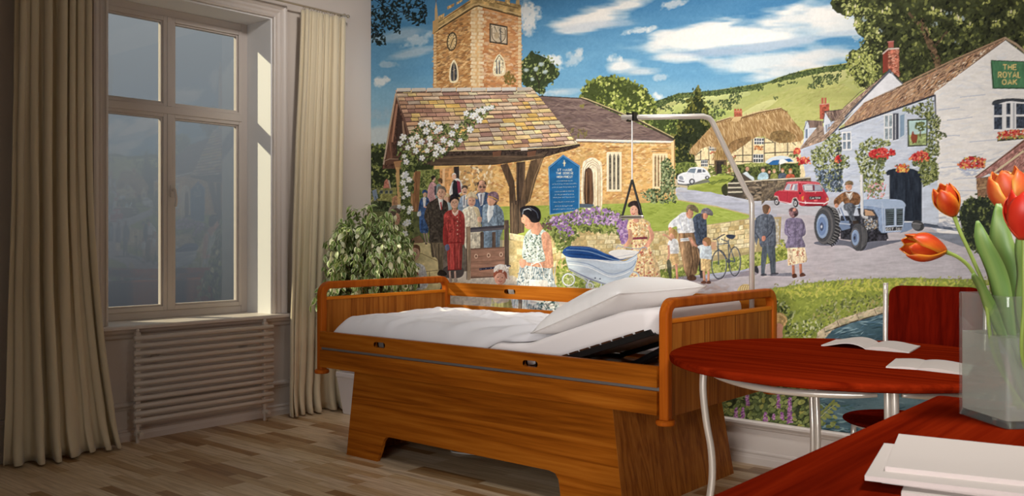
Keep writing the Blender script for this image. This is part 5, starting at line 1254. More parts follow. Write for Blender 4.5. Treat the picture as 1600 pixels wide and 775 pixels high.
dabs([(1330, 20), (1560, 20), (1540, 90), (1400, 130)], 500, (1.8, 3.6), [(66, 84, 40), (100, 118, 56), (46, 60, 34)], fn=lit)
dabs([(1322, 84), (1362, 80), (1380, 130), (1350, 146), (1322, 120)], 160, (1.6, 3), [(150, 168, 84), (120, 144, 66), (178, 192, 100)])
# ======== village houses (white, blue shade)
WT, WB, WBs = (232, 234, 240), (198, 210, 230), (168, 186, 214)
fr(1230, 100, 3.876)
poly([(100, 470), (110, 345), (215, 400), (240, 320), (330, 400), (400, 330), (620, 60), (659, 90), (659, 775), (140, 775), (80, 540)], WB, tex='h', amp=.05)
# far dormers and roofs
poly([(120, 340), (215, 345), (218, 385), (128, 388)], (116, 96, 88), tex='v', amp=.3); poly([(102, 462), (104, 402), (122, 345), (134, 372), (130, 460)], (206, 216, 232)); poly([(112, 396), (124, 394), (124, 450), (112, 450)], (120, 140, 170)); line([(100, 400), (122, 340), (138, 385)], 4, (70, 70, 78))
poly([(75, 515), (190, 372), (222, 380), (250, 450), (170, 512)], (150, 128, 112), tex='v', amp=.25); dabs([(85, 508), (190, 390), (250, 440), (170, 508)], 80, (1.5, 3), [(130, 106, 92), (172, 150, 130), (112, 92, 84)], asp=.25, rot=-.7)
poly([(196, 245), (255, 240), (256, 285), (250, 335), (198, 335)], (176, 84, 62), tex='fine', amp=.2); line([(194, 246), (258, 240)], 6, (208, 150, 130)); 
for x in (214, 232): poly([(x-6, 205), (x+7, 205), (x+7, 240), (x-6, 240)], (190, 100, 78))
poly([(222, 290), (360, 275), (345, 300), (320, 342), (270, 348), (240, 300)], (132, 108, 98), tex='v', amp=.3); dabs([(240, 296), (350, 280), (325, 335), (275, 340)], 50, (1.5, 3), [(104, 84, 80), (160, 134, 120), (120, 96, 88)], asp=.22, rot=1.2)
poly([(220, 360), (230, 292), (262, 350), (262, 400), (225, 430)], (214, 222, 236)); poly([(262, 350), (320, 340), (300, 370), (262, 410)], (180, 194, 218)); line([(218, 358), (230, 288), (268, 352)], 5, (64, 66, 76)); line([(224, 290), (362, 272)], 4, (60, 58, 66)); poly([(232, 370), (258, 362), (258, 402), (234, 415)], (150, 168, 192)); line([(246, 366), (246, 408)], 3, WT)
# long roof of the first house
poly([(340, 268), (540, 108), (620, 40), (600, 70), (400, 270), (250, 448), (190, 490), (80, 515), (240, 420), (330, 300)], (170, 144, 124), tex='fine', amp=.2)
dabs([(345, 270), (600, 60), (390, 280), (250, 445), (170, 490)], 120, (2, 4), [(150, 120, 100), (190, 160, 136), (130, 106, 92)], asp=.2, rot=-.75)
line([(628, 38), (440, 235), (250, 450)], 9, (92, 96, 110)); line([(618, 34), (659, 90)], 8, (92, 96, 110)); line([(340, 268), (440, 172), (540, 108)], 4, (110, 90, 78)); ell(440, 242, 12, 10, (84, 88, 104))
poly([(636, 50), (659, 85), (659, 180), (430, 300), (320, 380), (440, 245)], (214, 222, 238), tex='h', amp=.03)
# ======== the inn: long roof
fr(1320, 0, 3.875)
poly([(0, 745), (120, 620), (350, 520), (640, 380), (960, 238), (985, 232), (830, 340), (545, 575), (240, 690), (10, 775), (0, 775)], (170, 136, 108), tex='fine', amp=.2)
RF = [(186, 150, 116), (150, 110, 86), (206, 170, 130), (128, 96, 80), (196, 140, 90), (166, 128, 104)]
dabs([(0, 760), (120, 630), (640, 390), (950, 250), (830, 335), (545, 570), (240, 685)], 620, (2.5, 7), RF, asp=.16, rot=-.78, al=.75)
dabs([(300, 600), (640, 400), (900, 270), (700, 450), (480, 580)], 70, (1.5, 4), [(84, 62, 52), (96, 70, 56)], asp=.25, rot=-.7); dabs([(300, 600), (640, 400), (900, 280), (560, 560)], 50, (1.5, 3), [(238, 226, 206), (222, 200, 170)], asp=.25, rot=-.6)
line([(110, 622), (350, 512), (640, 372), (970, 228)], 9, (156, 128, 98)); line([(116, 630), (350, 522), (640, 384), (960, 242)], 3, (96, 74, 60)); line([(0, 770), (240, 684), (548, 572), (835, 342), (975, 240)], 7, (126, 96, 78)); line([(20, 780), (245, 696), (548, 582)], 6, (72, 72, 84))
line([(968, 228), (1040, 270), (1110, 330), (1200, 400)], 13, (170, 148, 120)); line([(975, 242), (1040, 284), (1120, 350), (1200, 420)], 4, (92, 80, 70))
# chimney
poly([(232, 320), (262, 300), (328, 298), (330, 470), (270, 420), (232, 442)], (176, 100, 78), tex='fine', amp=.3); poly([(232, 320), (264, 302), (262, 430), (232, 445)], (140, 58, 44)); dabs([(264, 305), (328, 300), (328, 460), (270, 420)], 50, (1.4, 2.6), [(206, 130, 104), (150, 76, 58), (222, 160, 136)], asp=.4, rot=0)
poly([(226, 325), (262, 292), (330, 290), (330, 298), (264, 302), (230, 332)], (206, 190, 180)); poly([(262, 252), (296, 250), (296, 288), (264, 290)], (178, 92, 80)); line([(258, 254), (298, 250)], 6, (180, 120, 110))
poly([(0, 715), (270, 440), (350, 512), (110, 625), (0, 720)], (226, 230, 240), tex='h', amp=.03); line([(0, 712), (270, 430), (352, 508)], 10, (84, 88, 100))
# white gable wall
fr0()
poly([(1460, 145), (1571, 63), (1620, 100), (1740, 200), (1740, 420), (1463, 380), (1460, 250)], (234, 234, 234), tex='h', amp=.03)
dabs([(1463, 150), (1570, 80), (1600, 100), (1600, 260), (1465, 340)], 360, (4, 12), [(240, 240, 238), (226, 230, 236), (216, 222, 232), (236, 234, 228)], asp=.18, rot=-.08, al=.45)
dabs([(1463, 250), (1600, 230), (1600, 300), (1500, 360), (1463, 370)], 150, (4, 10), [(206, 214, 228), (190, 202, 222), (224, 228, 234)], asp=.16, rot=-.1, al=.55)
for a in [(1467, 172, 1500, 168), (1480, 188, 1520, 183), (1500, 152, 1540, 148), (1470, 262, 1520, 258), (1476, 300, 1530, 298), (1468, 214, 1500, 212), (1515, 222, 1560, 218), (1470, 330, 1510, 334), (1490, 280, 1548, 277)]: line([(a[0], a[1]), ((a[0]+a[2])/2, a[1]-2), (a[2], a[3])], 1.6, (176, 190, 216), .6, sm=True)
# shaded front wall of the inn
poly([(1313, 205), (1332, 198), (1380, 178), (1461, 148), (1464, 380), (1390, 385), (1310, 360)], WB, tex='h', amp=.05)
dabs([(1315, 205), (1460, 152), (1462, 370), (1390, 370), (1315, 350)], 420, (3, 9), [(206, 216, 234), (184, 198, 226), (196, 208, 230), (214, 222, 236), (172, 190, 220)], asp=.2, rot=-.2, al=.5)
poly([(1255, 232), (1300, 216), (1316, 204), (1316, 330), (1262, 320)], (190, 200, 222), tex='h', amp=.05); dabs([(1256, 230), (1314, 212), (1314, 318), (1262, 312)], 120, (3, 6), [(178, 192, 218), (206, 214, 230)], asp=.3, rot=-.2, al=.5)
line([(1310, 203), (1345, 190), (1461, 149)], 2.6, (56, 58, 70)); line([(1461, 148), (1462, 180)], 2, (70, 76, 92))
# windows of the inn front
fr(1380, 100, 3.873)
poly([(5, 305), (60, 300), (60, 460), (5, 460)], (220, 226, 232)); poly([(60, 300), (94, 298), (94, 455), (60, 462)], (70, 76, 92)); poly([(94, 298), (140, 290), (136, 440), (94, 456)], (190, 206, 224)); 
for a in ((12, 314, 30, 380), (36, 312, 54, 378), (12, 392, 30, 455), (36, 390, 54, 453)): poly([(a[0], a[1]), (a[2], a[1]), (a[2], a[3]), (a[0], a[3])], (150, 168, 180), tex='fine', amp=.15)
poly([(103, 312), (130, 304), (128, 430), (103, 445)], (130, 160, 190)); line([(75, 305), (75, 455)], 8, (160, 166, 176))
# right hand gable window
poly([(666, 408), (666, 240), (720, 216), (790, 210), (852, 216), (852, 400)], (226, 230, 236)); blob([(666, 250), (668, 224), (720, 212), (790, 208), (860, 214), (860, 232), (760, 226)], (64, 70, 80))
for a in ((672, 242, 720, 310), (672, 322, 720, 396), (746, 238, 770, 306), (746, 318, 768, 388), (806, 240, 870, 306), (806, 318, 870, 390)): poly([(a[0], a[1]), (a[2], a[1]), (a[2], a[3]), (a[0], a[3])], (58, 68, 86), tex='fine', amp=.3)
line([(740, 236), (738, 396)], 5, (236, 238, 240)); line([(776, 226), (774, 396)], 6, (238, 240, 242)); line([(790, 236), (790, 392)], 4, (90, 100, 116))
def flowers(pts, n, pal, gr, s=(1.2, 2.4), ng=None):
    dabs(pts, ng if ng is not None else n*0.6, (s[0], s[1]), gr); dabs(pts, n, s, pal, asp=.8)
REDS = [(206, 40, 44), (226, 70, 66), (180, 28, 36), (236, 104, 90), (240, 150, 90)]; GRN = [(70, 96, 46), (104, 130, 64), (50, 70, 36)]
poly([(690, 455), (690, 470), (852, 455), (852, 440)], (70, 66, 54)); flowers([(688, 408), (852, 396), (860, 440), (694, 456)], 130, REDS, GRN, (1.1, 2.2)); dabs([(690, 436), (852, 430), (852, 452), (694, 458)], 40, (1.1, 2), [(130, 150, 70), (200, 190, 90), (90, 110, 54)])
# sign: THE ROYAL OAK
poly([(650, -10), (870, -8), (870, 152), (662, 150)], (34, 84, 56)); poly([(658, -6), (870, -2), (870, 144), (668, 142)], (52, 128, 84), tex='v', amp=.08)
fr(1320, 0, 3.875)
poly([(884, 364), (1110, 372), (1110, 538), (900, 536)], (34, 88, 58)); poly([(892, 370), (1110, 378), (1110, 530), (906, 530)], (54, 134, 90), tex='v', amp=.10)
text('THE', 958, 392, 30, 82, (226, 200, 120), 6.5); text('ROYAL', 930, 436, 34, 134, (226, 200, 120), 6.5); text('OAK', 954, 482, 30, 88, (226, 200, 120), 6.5)
# hanging picture sign
fr(1380, 100, 3.873)
poly([(146, 336), (270, 330), (268, 496), (148, 502)], (60, 78, 60)); poly([(156, 345), (262, 340), (260, 488), (158, 492)], (178, 214, 214)); poly([(156, 430), (262, 420), (260, 488), (158, 492)], (140, 176, 110), tex='fine', amp=.2)
dabs([(192, 370), (210, 350), (245, 352), (256, 376), (246, 400), (205, 402)], 60, (1.2, 2.4), [(84, 116, 56), (104, 134, 66), (60, 92, 44)]); line([(226, 400), (224, 440)], 7, (96, 78, 52)); blob([(168, 450), (172, 425), (180, 405), (188, 424), (206, 430), (208, 450), (200, 475), (178, 476)], (150, 70, 48)); line([(180, 470), (180, 484)], 5, (110, 56, 40)); line([(198, 470), (200, 482)], 5, (110, 56, 40))
# climbing plants
VN = [(92, 118, 58), (120, 144, 76), (66, 90, 46), (146, 166, 96), (50, 70, 40)]
for p, n in (([(90, 275), (180, 250), (290, 200), (305, 215), (300, 300), (270, 335), (170, 300)], 150), ([(230, 300), (310, 290), (345, 330), (330, 430), (340, 540), (310, 600), (335, 690), (260, 740), (235, 640), (200, 560), (270, 500), (272, 335)], 520), ([(330, 400), (385, 430), (380, 450), (330, 450)], 26)): dabs(p, n, (1.3, 2.8), VN)
fr(1230, 100, 3.876)
for p, n in (([(145, 520), (200, 490), (260, 430), (315, 405), (330, 440), (325, 520), (330, 620), (335, 775), (200, 775), (165, 640), (140, 560)], 640), ([(320, 550), (375, 560), (375, 620), (325, 640)], 50), ([(415, 520), (440, 480), (505, 450), (510, 415), (516, 450), (620, 465), (622, 490), (560, 500), (590, 600), (600, 650), (560, 775), (450, 775), (440, 640), (412, 560)], 620), ([(5, 560), (40, 530), (70, 540), (50, 570)], 24)): dabs(p, n, (1.3, 2.9), VN+[(176, 196, 140)])
for p in ([(60, 570), (130, 565), (140, 600), (70, 608)], [(285, 560), (325, 552), (328, 590), (290, 596)], [(40, 515), (75, 512), (76, 540), (42, 545)]): flowers(p, 40, REDS, GRN, (1.3, 2.4))
dabs([(165, 640), (330, 640), (335, 775), (200, 775)], 170, (1.5, 3), [(92, 112, 140), (70, 84, 104), (140, 160, 190), (50, 62, 60)]); dabs([(300, 470), (330, 470), (330, 775), (310, 775)], 40, (1.5, 3), [(60, 72, 80), (44, 58, 50)])
flowers([(495, 530), (560, 508), (650, 520), (655, 550), (600, 575), (500, 578)], 130, [(206, 36, 44), (226, 66, 60), (186, 28, 38), (236, 90, 80)], GRN, (1.4, 2.8)); dabs([(510, 570), (610, 570), (590, 600), (530, 600)], 40, (1.3, 2.6), [(64, 84, 48), (90, 110, 60)])
poly([(330, 412), (388, 408), (392, 522), (332, 524)], (228, 232, 238)); 
for a in ((338, 420, 356, 462), (364, 418, 382, 460), (338, 472, 356, 516), (364, 470, 384, 514)): poly([(a[0], a[1]), (a[2], a[1]), (a[2], a[3]), (a[0], a[3])], (120, 138, 158), tex='fine', amp=.15)
# black doorway
fr(1200, 190, 2.87)
poly([(534, 220), (560, 212), (600, 206), (650, 212), (690, 230), (690, 448), (545, 445), (545, 240)], (26, 34, 48), tex='v', amp=.5, col2=(46, 58, 76)); poly([(528, 228), (545, 215), (548, 240), (534, 242)], (40, 48, 60)); poly([(690, 300), (760, 260), (768, 480), (690, 470)], (196, 210, 232), tex='h', amp=.05)
flowers([(568, 200), (600, 188), (632, 195), (630, 222), (575, 225)], 60, [(222, 90, 50), (236, 150, 60), (206, 60, 50), (240, 190, 90)], GRN, (1.2, 2.4)); flowers([(630, 170), (650, 145), (690, 130), (722, 145), (722, 178), (680, 185)], 120, REDS, GRN, (1.3, 2.6)); dabs([(640, 175), (715, 175), (700, 200), (650, 198)], 40, (1.3, 2.6), GRN)
dabs([(670, 190), (760, 180), (765, 260), (700, 290), (680, 250)], 200, (1.3, 2.8), VN)
flowers([(850, 190), (880, 165), (930, 155), (975, 170), (970, 205), (870, 215)], 150, REDS+[(240, 200, 80)], GRN, (1.3, 2.6)); dabs([(860, 212), (960, 205), (930, 240), (880, 240)], 40, (2, 4), [(176, 190, 220)], asp=.3, rot=0, al=.6)
dabs([(440, 270), (530, 270), (520, 345), (440, 350)], 80, (1.2, 2.6), [(214, 130, 140), (226, 170, 170), (96, 118, 66), (120, 140, 84)])
# outbuilding and hedge on the right
poly([(932, 248), (1148, 80), (1300, 60), (1300, 220), (990, 235), (935, 262)], (172, 118, 110), tex='fine', amp=.2); dabs([(940, 250), (1148, 90), (1290, 80), (1290, 200), (1000, 235)], 200, (2, 5), [(190, 130, 124), (150, 98, 94), (206, 156, 146)], asp=.2, rot=-.7); line([(930, 250), (1148, 88)], 6, (120, 84, 66)); line([(1000, 240), (1148, 132)], 9, (216, 196, 160))
masonry((934, 255), (1300, 200), (1300, 345), (940, 345), 7, 12, [(176, 136, 96), (150, 110, 80), (190, 156, 116)], (110, 84, 64), base=(120, 92, 70))
poly([(690, 452), (770, 500), (1300, 600), (1300, 800), (300, 800), (300, 560)], (188, 184, 194), tex='h', amp=.06)
# ======== road, verge at the right
poly([(690, 470), (880, 495), (960, 575), (1020, 600), (1300, 640), (1300, 560), (1000, 540), (870, 480), (700, 455)], (84, 96, 118), tex='h', amp=.12); poly([(700, 495), (860, 505), (950, 570), (870, 560), (760, 520)], (112, 124, 144), al=.8, tex='h', amp=.1)
tree([(862, 400), (890, 355), (950, 340), (1010, 345), (1030, 380), (1040, 460), (1060, 600), (1000, 610), (930, 575), (890, 540), (866, 470)], (34, 50, 38), (60, 84, 48), (96, 122, 62), 460, (1.5, 3), hi=(128, 152, 80))
dabs([(760, 420), (860, 440), (870, 490), (770, 470)], 40, (3, 6), [(176, 186, 206), (150, 160, 184)], asp=.3, rot=.1, al=.5)
# ======== red car
fr(1190, 270, 11.07)
poly([(200, 560), (340, 600), (1000, 660), (1140, 560), (1218, 600), (1218, 720), (700, 640), (300, 590)], (70, 76, 92), al=.9)
poly([(0, 520), (1300, 420), (1300, 760), (0, 700)], (186, 188, 200), tex='h', amp=.06); poly([(0, 130), (850, 80), (860, 150), (200, 320), (0, 560)], (104, 92, 78), tex='fine', amp=.25); masonry((0, 150), (420, 130), (330, 340), (0, 520), 8, 5, [(140, 124, 98), (116, 102, 84), (96, 86, 74)], (60, 54, 48), al=.8)
line([(0, 130), (400, 112), (850, 82)], 16, (214, 206, 180)); line([(0, 146), (400, 130), (850, 100)], 12, (70, 64, 52))
CR, CRd, CRl = (194, 46, 64), (136, 24, 40), (226, 104, 116)
for wx, wy, rx, ry in ((265, 505, 48, 62), (590, 530, 46, 70)):
    ell(wx, wy, rx, ry, (52, 52, 58)); ell(wx-6, wy, rx*.55, ry*.6, (190, 192, 200)); ell(wx-6, wy, rx*.25, ry*.3, (110, 112, 120))
ell(1085, 575, 56, 26, (40, 40, 46))
blob([(218, 400), (235, 345), (300, 312), (380, 300), (440, 175), (520, 155), (800, 148), (980, 165), (1040, 240), (1110, 340), (1160, 440), (1150, 505), (1090, 570), (760, 580), (660, 560), (640, 500), (600, 432), (550, 440), (500, 530), (310, 500), (280, 420), (236, 405)], CR)
poly([(425, 165), (640, 150), (1000, 175), (985, 190), (700, 178), (430, 186)], CRl); poly([(380, 300), (445, 180), (470, 188), (400, 305)], CRd)
poly([(398, 296), (450, 200), (508, 200), (478, 302)], (170, 178, 196)); poly([(505, 300), (545, 200), (622, 196), (624, 308)], (150, 156, 178)); line([(398, 298), (450, 196), (628, 192), (630, 312), (398, 298)], 8, (240, 224, 226)); line([(512, 200), (486, 302)], 12, (236, 214, 218)); poly([(548, 210), (580, 206), (560, 300), (530, 298)], (214, 212, 216))
blob([(720, 210), (800, 204), (980, 208), (1035, 230), (1060, 310), (1000, 322), (760, 318), (724, 270)], (112, 118, 140)); poly([(735, 220), (880, 215), (885, 308), (750, 306)], (198, 196, 206)); poly([(910, 218), (1020, 222), (1040, 300), (920, 306)], (160, 166, 188)); line([(712, 215), (800, 200), (1000, 206), (1040, 230), (1066, 318), (760, 328), (718, 290), (712, 215)], 8, (240, 222, 224)); poly([(885, 212), (912, 214), (918, 310), (890, 310)], (110, 30, 50))
line([(300, 312), (480, 318), (640, 330)], 6, (250, 150, 160)); line([(455, 318), (440, 490)], 6, CRd); line([(640, 160), (650, 330), (640, 430)], 7, CRd); line([(690, 170), (730, 330), (750, 500)], 6, CRl); poly([(640, 340), (750, 350), (745, 500), (650, 500)], (216, 50, 64)); ell(665, 356, 18, 20, (50, 40, 46)); poly([(690, 420), (730, 400), (728, 470), (700, 480)], (220, 130, 60)); poly([(1120, 430), (1160, 440), (1162, 480), (1130, 480)], (214, 120, 80))
line([(225, 400), (280, 410), (305, 490), (510, 535), (545, 440), (600, 430), (640, 500), (740, 520)], 10, (246, 220, 220)); line([(745, 520), (1100, 530), (1160, 490)], 16, (236, 226, 228)); line([(735, 520), (760, 490), (764, 548)], 12, (240, 236, 238)); line([(1130, 500), (1070, 552)], 12, (226, 220, 224)); poly([(760, 545), (1080, 550), (1030, 580), (740, 575)], CRd)
ell(930, 350, 12, 12, (246, 200, 200)); poly([(770, 340), (1060, 345), (1110, 420), (1090, 500), (780, 500)], (178, 36, 54), al=.7); poly([(822, 412), (1030, 408), (1030, 460), (826, 466)], (40, 34, 42)); text('EJA 9890', 842, 422, 32, 172, (226, 220, 220), 7); poly([(905, 470), (970, 468), (965, 495), (915, 496)], (226, 90, 100))
# ======== white car
fr(980, 190, 3.692)
poly([(290, 355), (470, 335), (480, 350), (350, 372), (292, 365)], (104, 106, 116), al=.8)
blob([(290, 340), (292, 312), (318, 296), (345, 290), (362, 268), (400, 263), (440, 268), (462, 285), (476, 305), (478, 322), (440, 335), (380, 355), (330, 360), (296, 355)], (226, 232, 240)); poly([(345, 292), (364, 272), (398, 270), (390, 298)], (120, 140, 160)); poly([(402, 296), (408, 276), (428, 274), (430, 294)], (90, 100, 118)); poly([(434, 292), (436, 274), (450, 282), (452, 292)], (90, 100, 118)); line([(345, 292), (364, 268), (402, 264), (396, 300)], 3, (244, 246, 248))
ell(374, 346, 17, 17, (60, 62, 70)); ell(374, 346, 9, 10, (200, 206, 214)); ell(462, 324, 13, 11, (60, 62, 70)); ell(462, 324, 6, 6, (196, 202, 210)); poly([(294, 336), (330, 345), (328, 354), (296, 348)], (90, 96, 110)); line([(292, 345), (338, 356)], 3, (236, 240, 244)); blob([(300, 318), (318, 316), (326, 336), (304, 334)], (150, 160, 176)); ell(332, 328, 6, 6, (244, 246, 236)); line([(380, 300), (384, 332)], 2, (170, 180, 194)); line([(345, 300), (420, 300), (470, 310)], 2, (180, 190, 204))
# ======== tractor and driver
fr(1200, 260, 3.877)
blob([(280, 462), (400, 440), (520, 455), (740, 450), (860, 440), (700, 480), (560, 512), (470, 480), (330, 480)], (92, 98, 118), al=.85)
TR_, TB, TBl, TBd = (74, 76, 82), (138, 164, 204), (176, 196, 224), (92, 112, 150)
poly([(440, 300), (700, 300), (730, 440), (600, 460), (440, 440)], (46, 48, 58), tex='fine', amp=.4)
ell(388, 358, 52, 112, (62, 64, 70)); ell(345, 360, 66, 116, TR_); dabs([(380, 250), (440, 250), (440, 470), (380, 470)], 0, (1, 2), [TR_])
for i in range(16):
    a = -1.45+i*0.19; x, y = 372+62*math.cos(a), 360+112*math.sin(a); line([(x-26, y-8), (x, y+4), (x+6, y+16)], 9, (40, 42, 46)); line([(x-24, y-14), (x+2, y-3)], 4, (128, 128, 130))
ell(338, 360, 58, 110, (98, 98, 102)); ell(334, 360, 50, 98, (74, 76, 82)); ell(330, 362, 36, 74, TB); ell(328, 364, 26, 56, (112, 140, 190)); ell(326, 366, 12, 26, (74, 90, 128)); ell(324, 366, 5, 10, (200, 210, 226)); line([(306, 320), (322, 300), (344, 304)], 4, TBl, sm=True)
# body / bonnet
poly([(545, 250), (560, 210), (610, 200), (760, 200), (820, 215), (830, 250), (820, 395), (690, 405), (668, 380), (660, 300), (620, 262)], TB, tex='fine', amp=.05); blob([(560, 232), (575, 205), (650, 198), (770, 200), (818, 212), (828, 248), (720, 252), (620, 240)], (160, 184, 218)); line([(690, 215), (700, 250)], 4, TBl); line([(560, 235), (640, 240), (700, 252), (828, 250)], 4, TBl); line([(640, 240), (690, 235), (700, 400)], 5, TBl)
poly([(540, 252), (640, 262), (668, 310), (672, 380), (600, 400), (560, 330)], (64, 66, 76), tex='fine', amp=.4); poly([(585, 262), (630, 272), (650, 298), (590, 300)], (196, 156, 120)); dabs([(580, 310), (660, 320), (665, 380), (590, 390)], 90, (1, 2.2), [(200, 206, 214), (120, 128, 140), (60, 64, 72), (170, 150, 120)], asp=.6)
for x0, x1 in ((712, 765), (778, 818)): poly([(x0, 258), (x1, 256), (x1-2, 356), (x0+2, 360)], (64, 76, 84), tex='h', amp=.4); [line([(x0+3, 264+i*12), (x1-3, 262+i*12)], 3, (112, 130, 140), .8) for i in range(8)]
line([(771, 254), (773, 360)], 9, TBl); line([(706, 256), (708, 362)], 5, TBl); line([(822, 254), (820, 360)], 5, TBl); poly([(704, 362), (822, 356), (815, 392), (710, 398)], TBl); poly([(712, 370), (815, 364), (812, 388), (714, 392)], (52, 54, 62)); text('GST 381', 718, 373, 15, 90, (226, 230, 232), 3.6)
poly([(825, 340), (870, 340), (875, 380), (840, 395), (800, 405), (815, 380)], (124, 148, 184)); ell(908, 360, 40, 32, (62, 64, 68), rot=.4); ell(900, 362, 26, 22, (96, 98, 102), rot=.4); line([(872, 345), (930, 350)], 4, (130, 130, 134))
poly([(620, 400), (720, 405), (720, 450), (620, 455)], (48, 48, 58), tex='fine', amp=.4)
ell(562, 430, 44, 84, (62, 64, 70)); ell(545, 430, 44, 84, TR_); [line([(568+i*9, 360+i*8), (574+i*8, 430), (568+i*8, 498-i*8)], 3, (120, 120, 124), .8, sm=True) for i in range(4)]; ell(530, 432, 29, 60, (98, 98, 104)); ell(530, 432, 23, 48, TB); ell(528, 434, 13, 28, (100, 122, 164)); ell(526, 434, 6, 12, (56, 62, 80))
poly([(440, 330), (490, 330), (500, 375), (450, 390), (430, 360)], (112, 136, 176)); line([(430, 345), (500, 352)], 7, (170, 186, 212)); line([(440, 250), (470, 330)], 8, (124, 146, 190)); line([(425, 255), (438, 290)], 5, (60, 64, 78))
line([(566, 52), (570, 290)], 15, (228, 230, 234)); line([(574, 52), (578, 280)], 4, (176, 182, 196)); line([(568, 160), (570, 290), (578, 306), (606, 312)], 15, (216, 220, 226)); line([(570, 306), (606, 314)], 4, (120, 126, 140))
FIG[0] = 1
# driver
blob([(400, 205), (430, 175), (465, 155), (500, 152), (540, 160), (560, 185), (556, 222), (530, 236), (470, 232), (452, 214), (424, 238), (402, 232)], (136, 92, 58), tex='fine', amp=.15); blob([(398, 212), (420, 205), (430, 232), (412, 238)], (120, 78, 48)); ell(416, 238, 12, 13, (214, 150, 118)); poly([(470, 156), (492, 166), (516, 150), (508, 190), (496, 205), (480, 184)], (226, 222, 216)); line([(478, 165), (494, 202), (512, 160)], 4, (110, 70, 44)); line([(498, 210), (500, 234)], 2, (90, 58, 38))
ell(490, 124, 20, 25, (214, 156, 124)); blob([(466, 108), (472, 94), (492, 86), (512, 92), (516, 110), (490, 104)], (130, 108, 74)); line([(464, 112), (500, 107), (516, 112)], 6, (104, 86, 60)); ell(482, 120, 2.5, 2, (70, 50, 44)); ell(497, 121, 2.5, 2, (70, 50, 44)); line([(480, 136), (490, 140), (498, 136)], 3, (250, 236, 226)); line([(470, 128), (478, 146)], 3, (176, 110, 86))
blob([(460, 232), (500, 222), (530, 240), (528, 262), (520, 300), (545, 335), (530, 345), (505, 330), (480, 275), (462, 262)], (96, 104, 118), tex='fine', amp=.15); poly([(512, 330), (548, 328), (552, 345), (516, 352)], (60, 50, 44)); line([(478, 240), (500, 270), (516, 330)], 4, (70, 78, 92))
line([(500, 250), (560, 240)], 4, (60, 62, 70))
FIG[0] = 0
# ======== lychgate: surroundings on the left
fr(500, 190, 3.692)
poly([(292, 440), (420, 430), (440, 560), (292, 560)], (120, 132, 66), tex='fine', amp=.2); poly([(292, 385), (440, 380), (440, 470), (292, 470)], (150, 150, 84), tex='fine', amp=.15)
blob([(292, 470), (340, 458), (410, 466), (420, 510), (380, 525), (292, 524)], (56, 80, 48), tex='fine', amp=.4); poly([(365, 385), (372, 345), (385, 330), (400, 345), (408, 385)], (206, 130, 110), tex='fine', amp=.15); poly([(392, 335), (402, 340), (410, 388), (404, 388)], (190, 176, 160))
for x in (345, 375, 400): poly([(x, 398), (x+20, 396), (x+20, 416), (x, 418)], (120, 128, 116)); poly([(x+3, 401), (x+17, 400), (x+17, 413), (x+3, 414)], (70, 84, 80))
dabs([(292, 385), (345, 380), (340, 460), (292, 465)], 60, (1.4, 2.6), [(70, 96, 52), (110, 124, 84), (90, 110, 60)]); poly([(300, 400), (325, 390), (335, 440), (315, 460)], (130, 150, 176)); line([(320, 430), (330, 462)], 4, (80, 90, 110)); poly([(412, 500), (418, 440), (440, 425), (456, 445), (456, 500)], (190, 140, 100), tex='fine', amp=.15)
# back scene seen through the lychgate
poly([(560, 280), (690, 275), (700, 330), (860, 330), (860, 300), (960, 300), (960, 560), (560, 560)], (108, 128, 70), tex='fine', amp=.25)
dabs([(560, 290), (690, 285), (700, 460), (570, 480)], 300, (1.5, 3), [(74, 104, 48), (110, 136, 64), (50, 76, 38), (140, 160, 84)])
poly([(690, 280), (770, 262), (770, 430), (700, 430)], (222, 160, 96), tex='fine', amp=.1); line([(715, 270), (712, 430)], 14, (240, 200, 150), .8); poly([(800, 262), (1000, 250), (1000, 560), (800, 460)], (218, 172, 104), tex='mid', amp=.15); dabs([(800, 265), (1000, 255), (1000, 450), (810, 450)], 130, (1.6, 3.6), [(230, 200, 150), (196, 140, 84), (240, 222, 186), (150, 124, 92), (206, 164, 100)], asp=.5)
poly([(772, 262), (802, 258), (806, 430), (776, 430)], (56, 48, 48))
# ground of the lych and path
fr(600, 270, 3.875)
poly([(140, 420), (640, 420), (640, 700), (140, 720)], (120, 108, 98), tex='mid', amp=.2); poly([(380, 600), (700, 590), (760, 690), (380, 700)], (206, 196, 176), tex='fine', amp=.06); blob([(440, 650), (460, 610), (510, 598), (580, 600), (560, 660)], (214, 204, 190)); blob([(350, 590), (400, 560), (480, 580), (470, 630), (400, 640), (350, 620)], (84, 76, 76))
# stone base and pillars
blob([(140, 440), (200, 425), (280, 430), (290, 500), (330, 540), (332, 720), (150, 740)], (212, 196, 142), tex='mid', amp=.12); line([(146, 500), (230, 490), (325, 535)], 5, (150, 132, 92)); line([(240, 600), (328, 590)], 4, (140, 122, 86)); line([(276, 600), (278, 670)], 4, (140, 122, 86)); line([(200, 672), (330, 668)], 4, (140, 122, 86)); line([(215, 430), (220, 490)], 3, (160, 140, 98)); dabs([(150, 440), (280, 440), (325, 560), (325, 700), (160, 700)], 90, (2, 4), [(226, 214, 164), (196, 178, 124), (184, 160, 100)], asp=.5, al=.5)
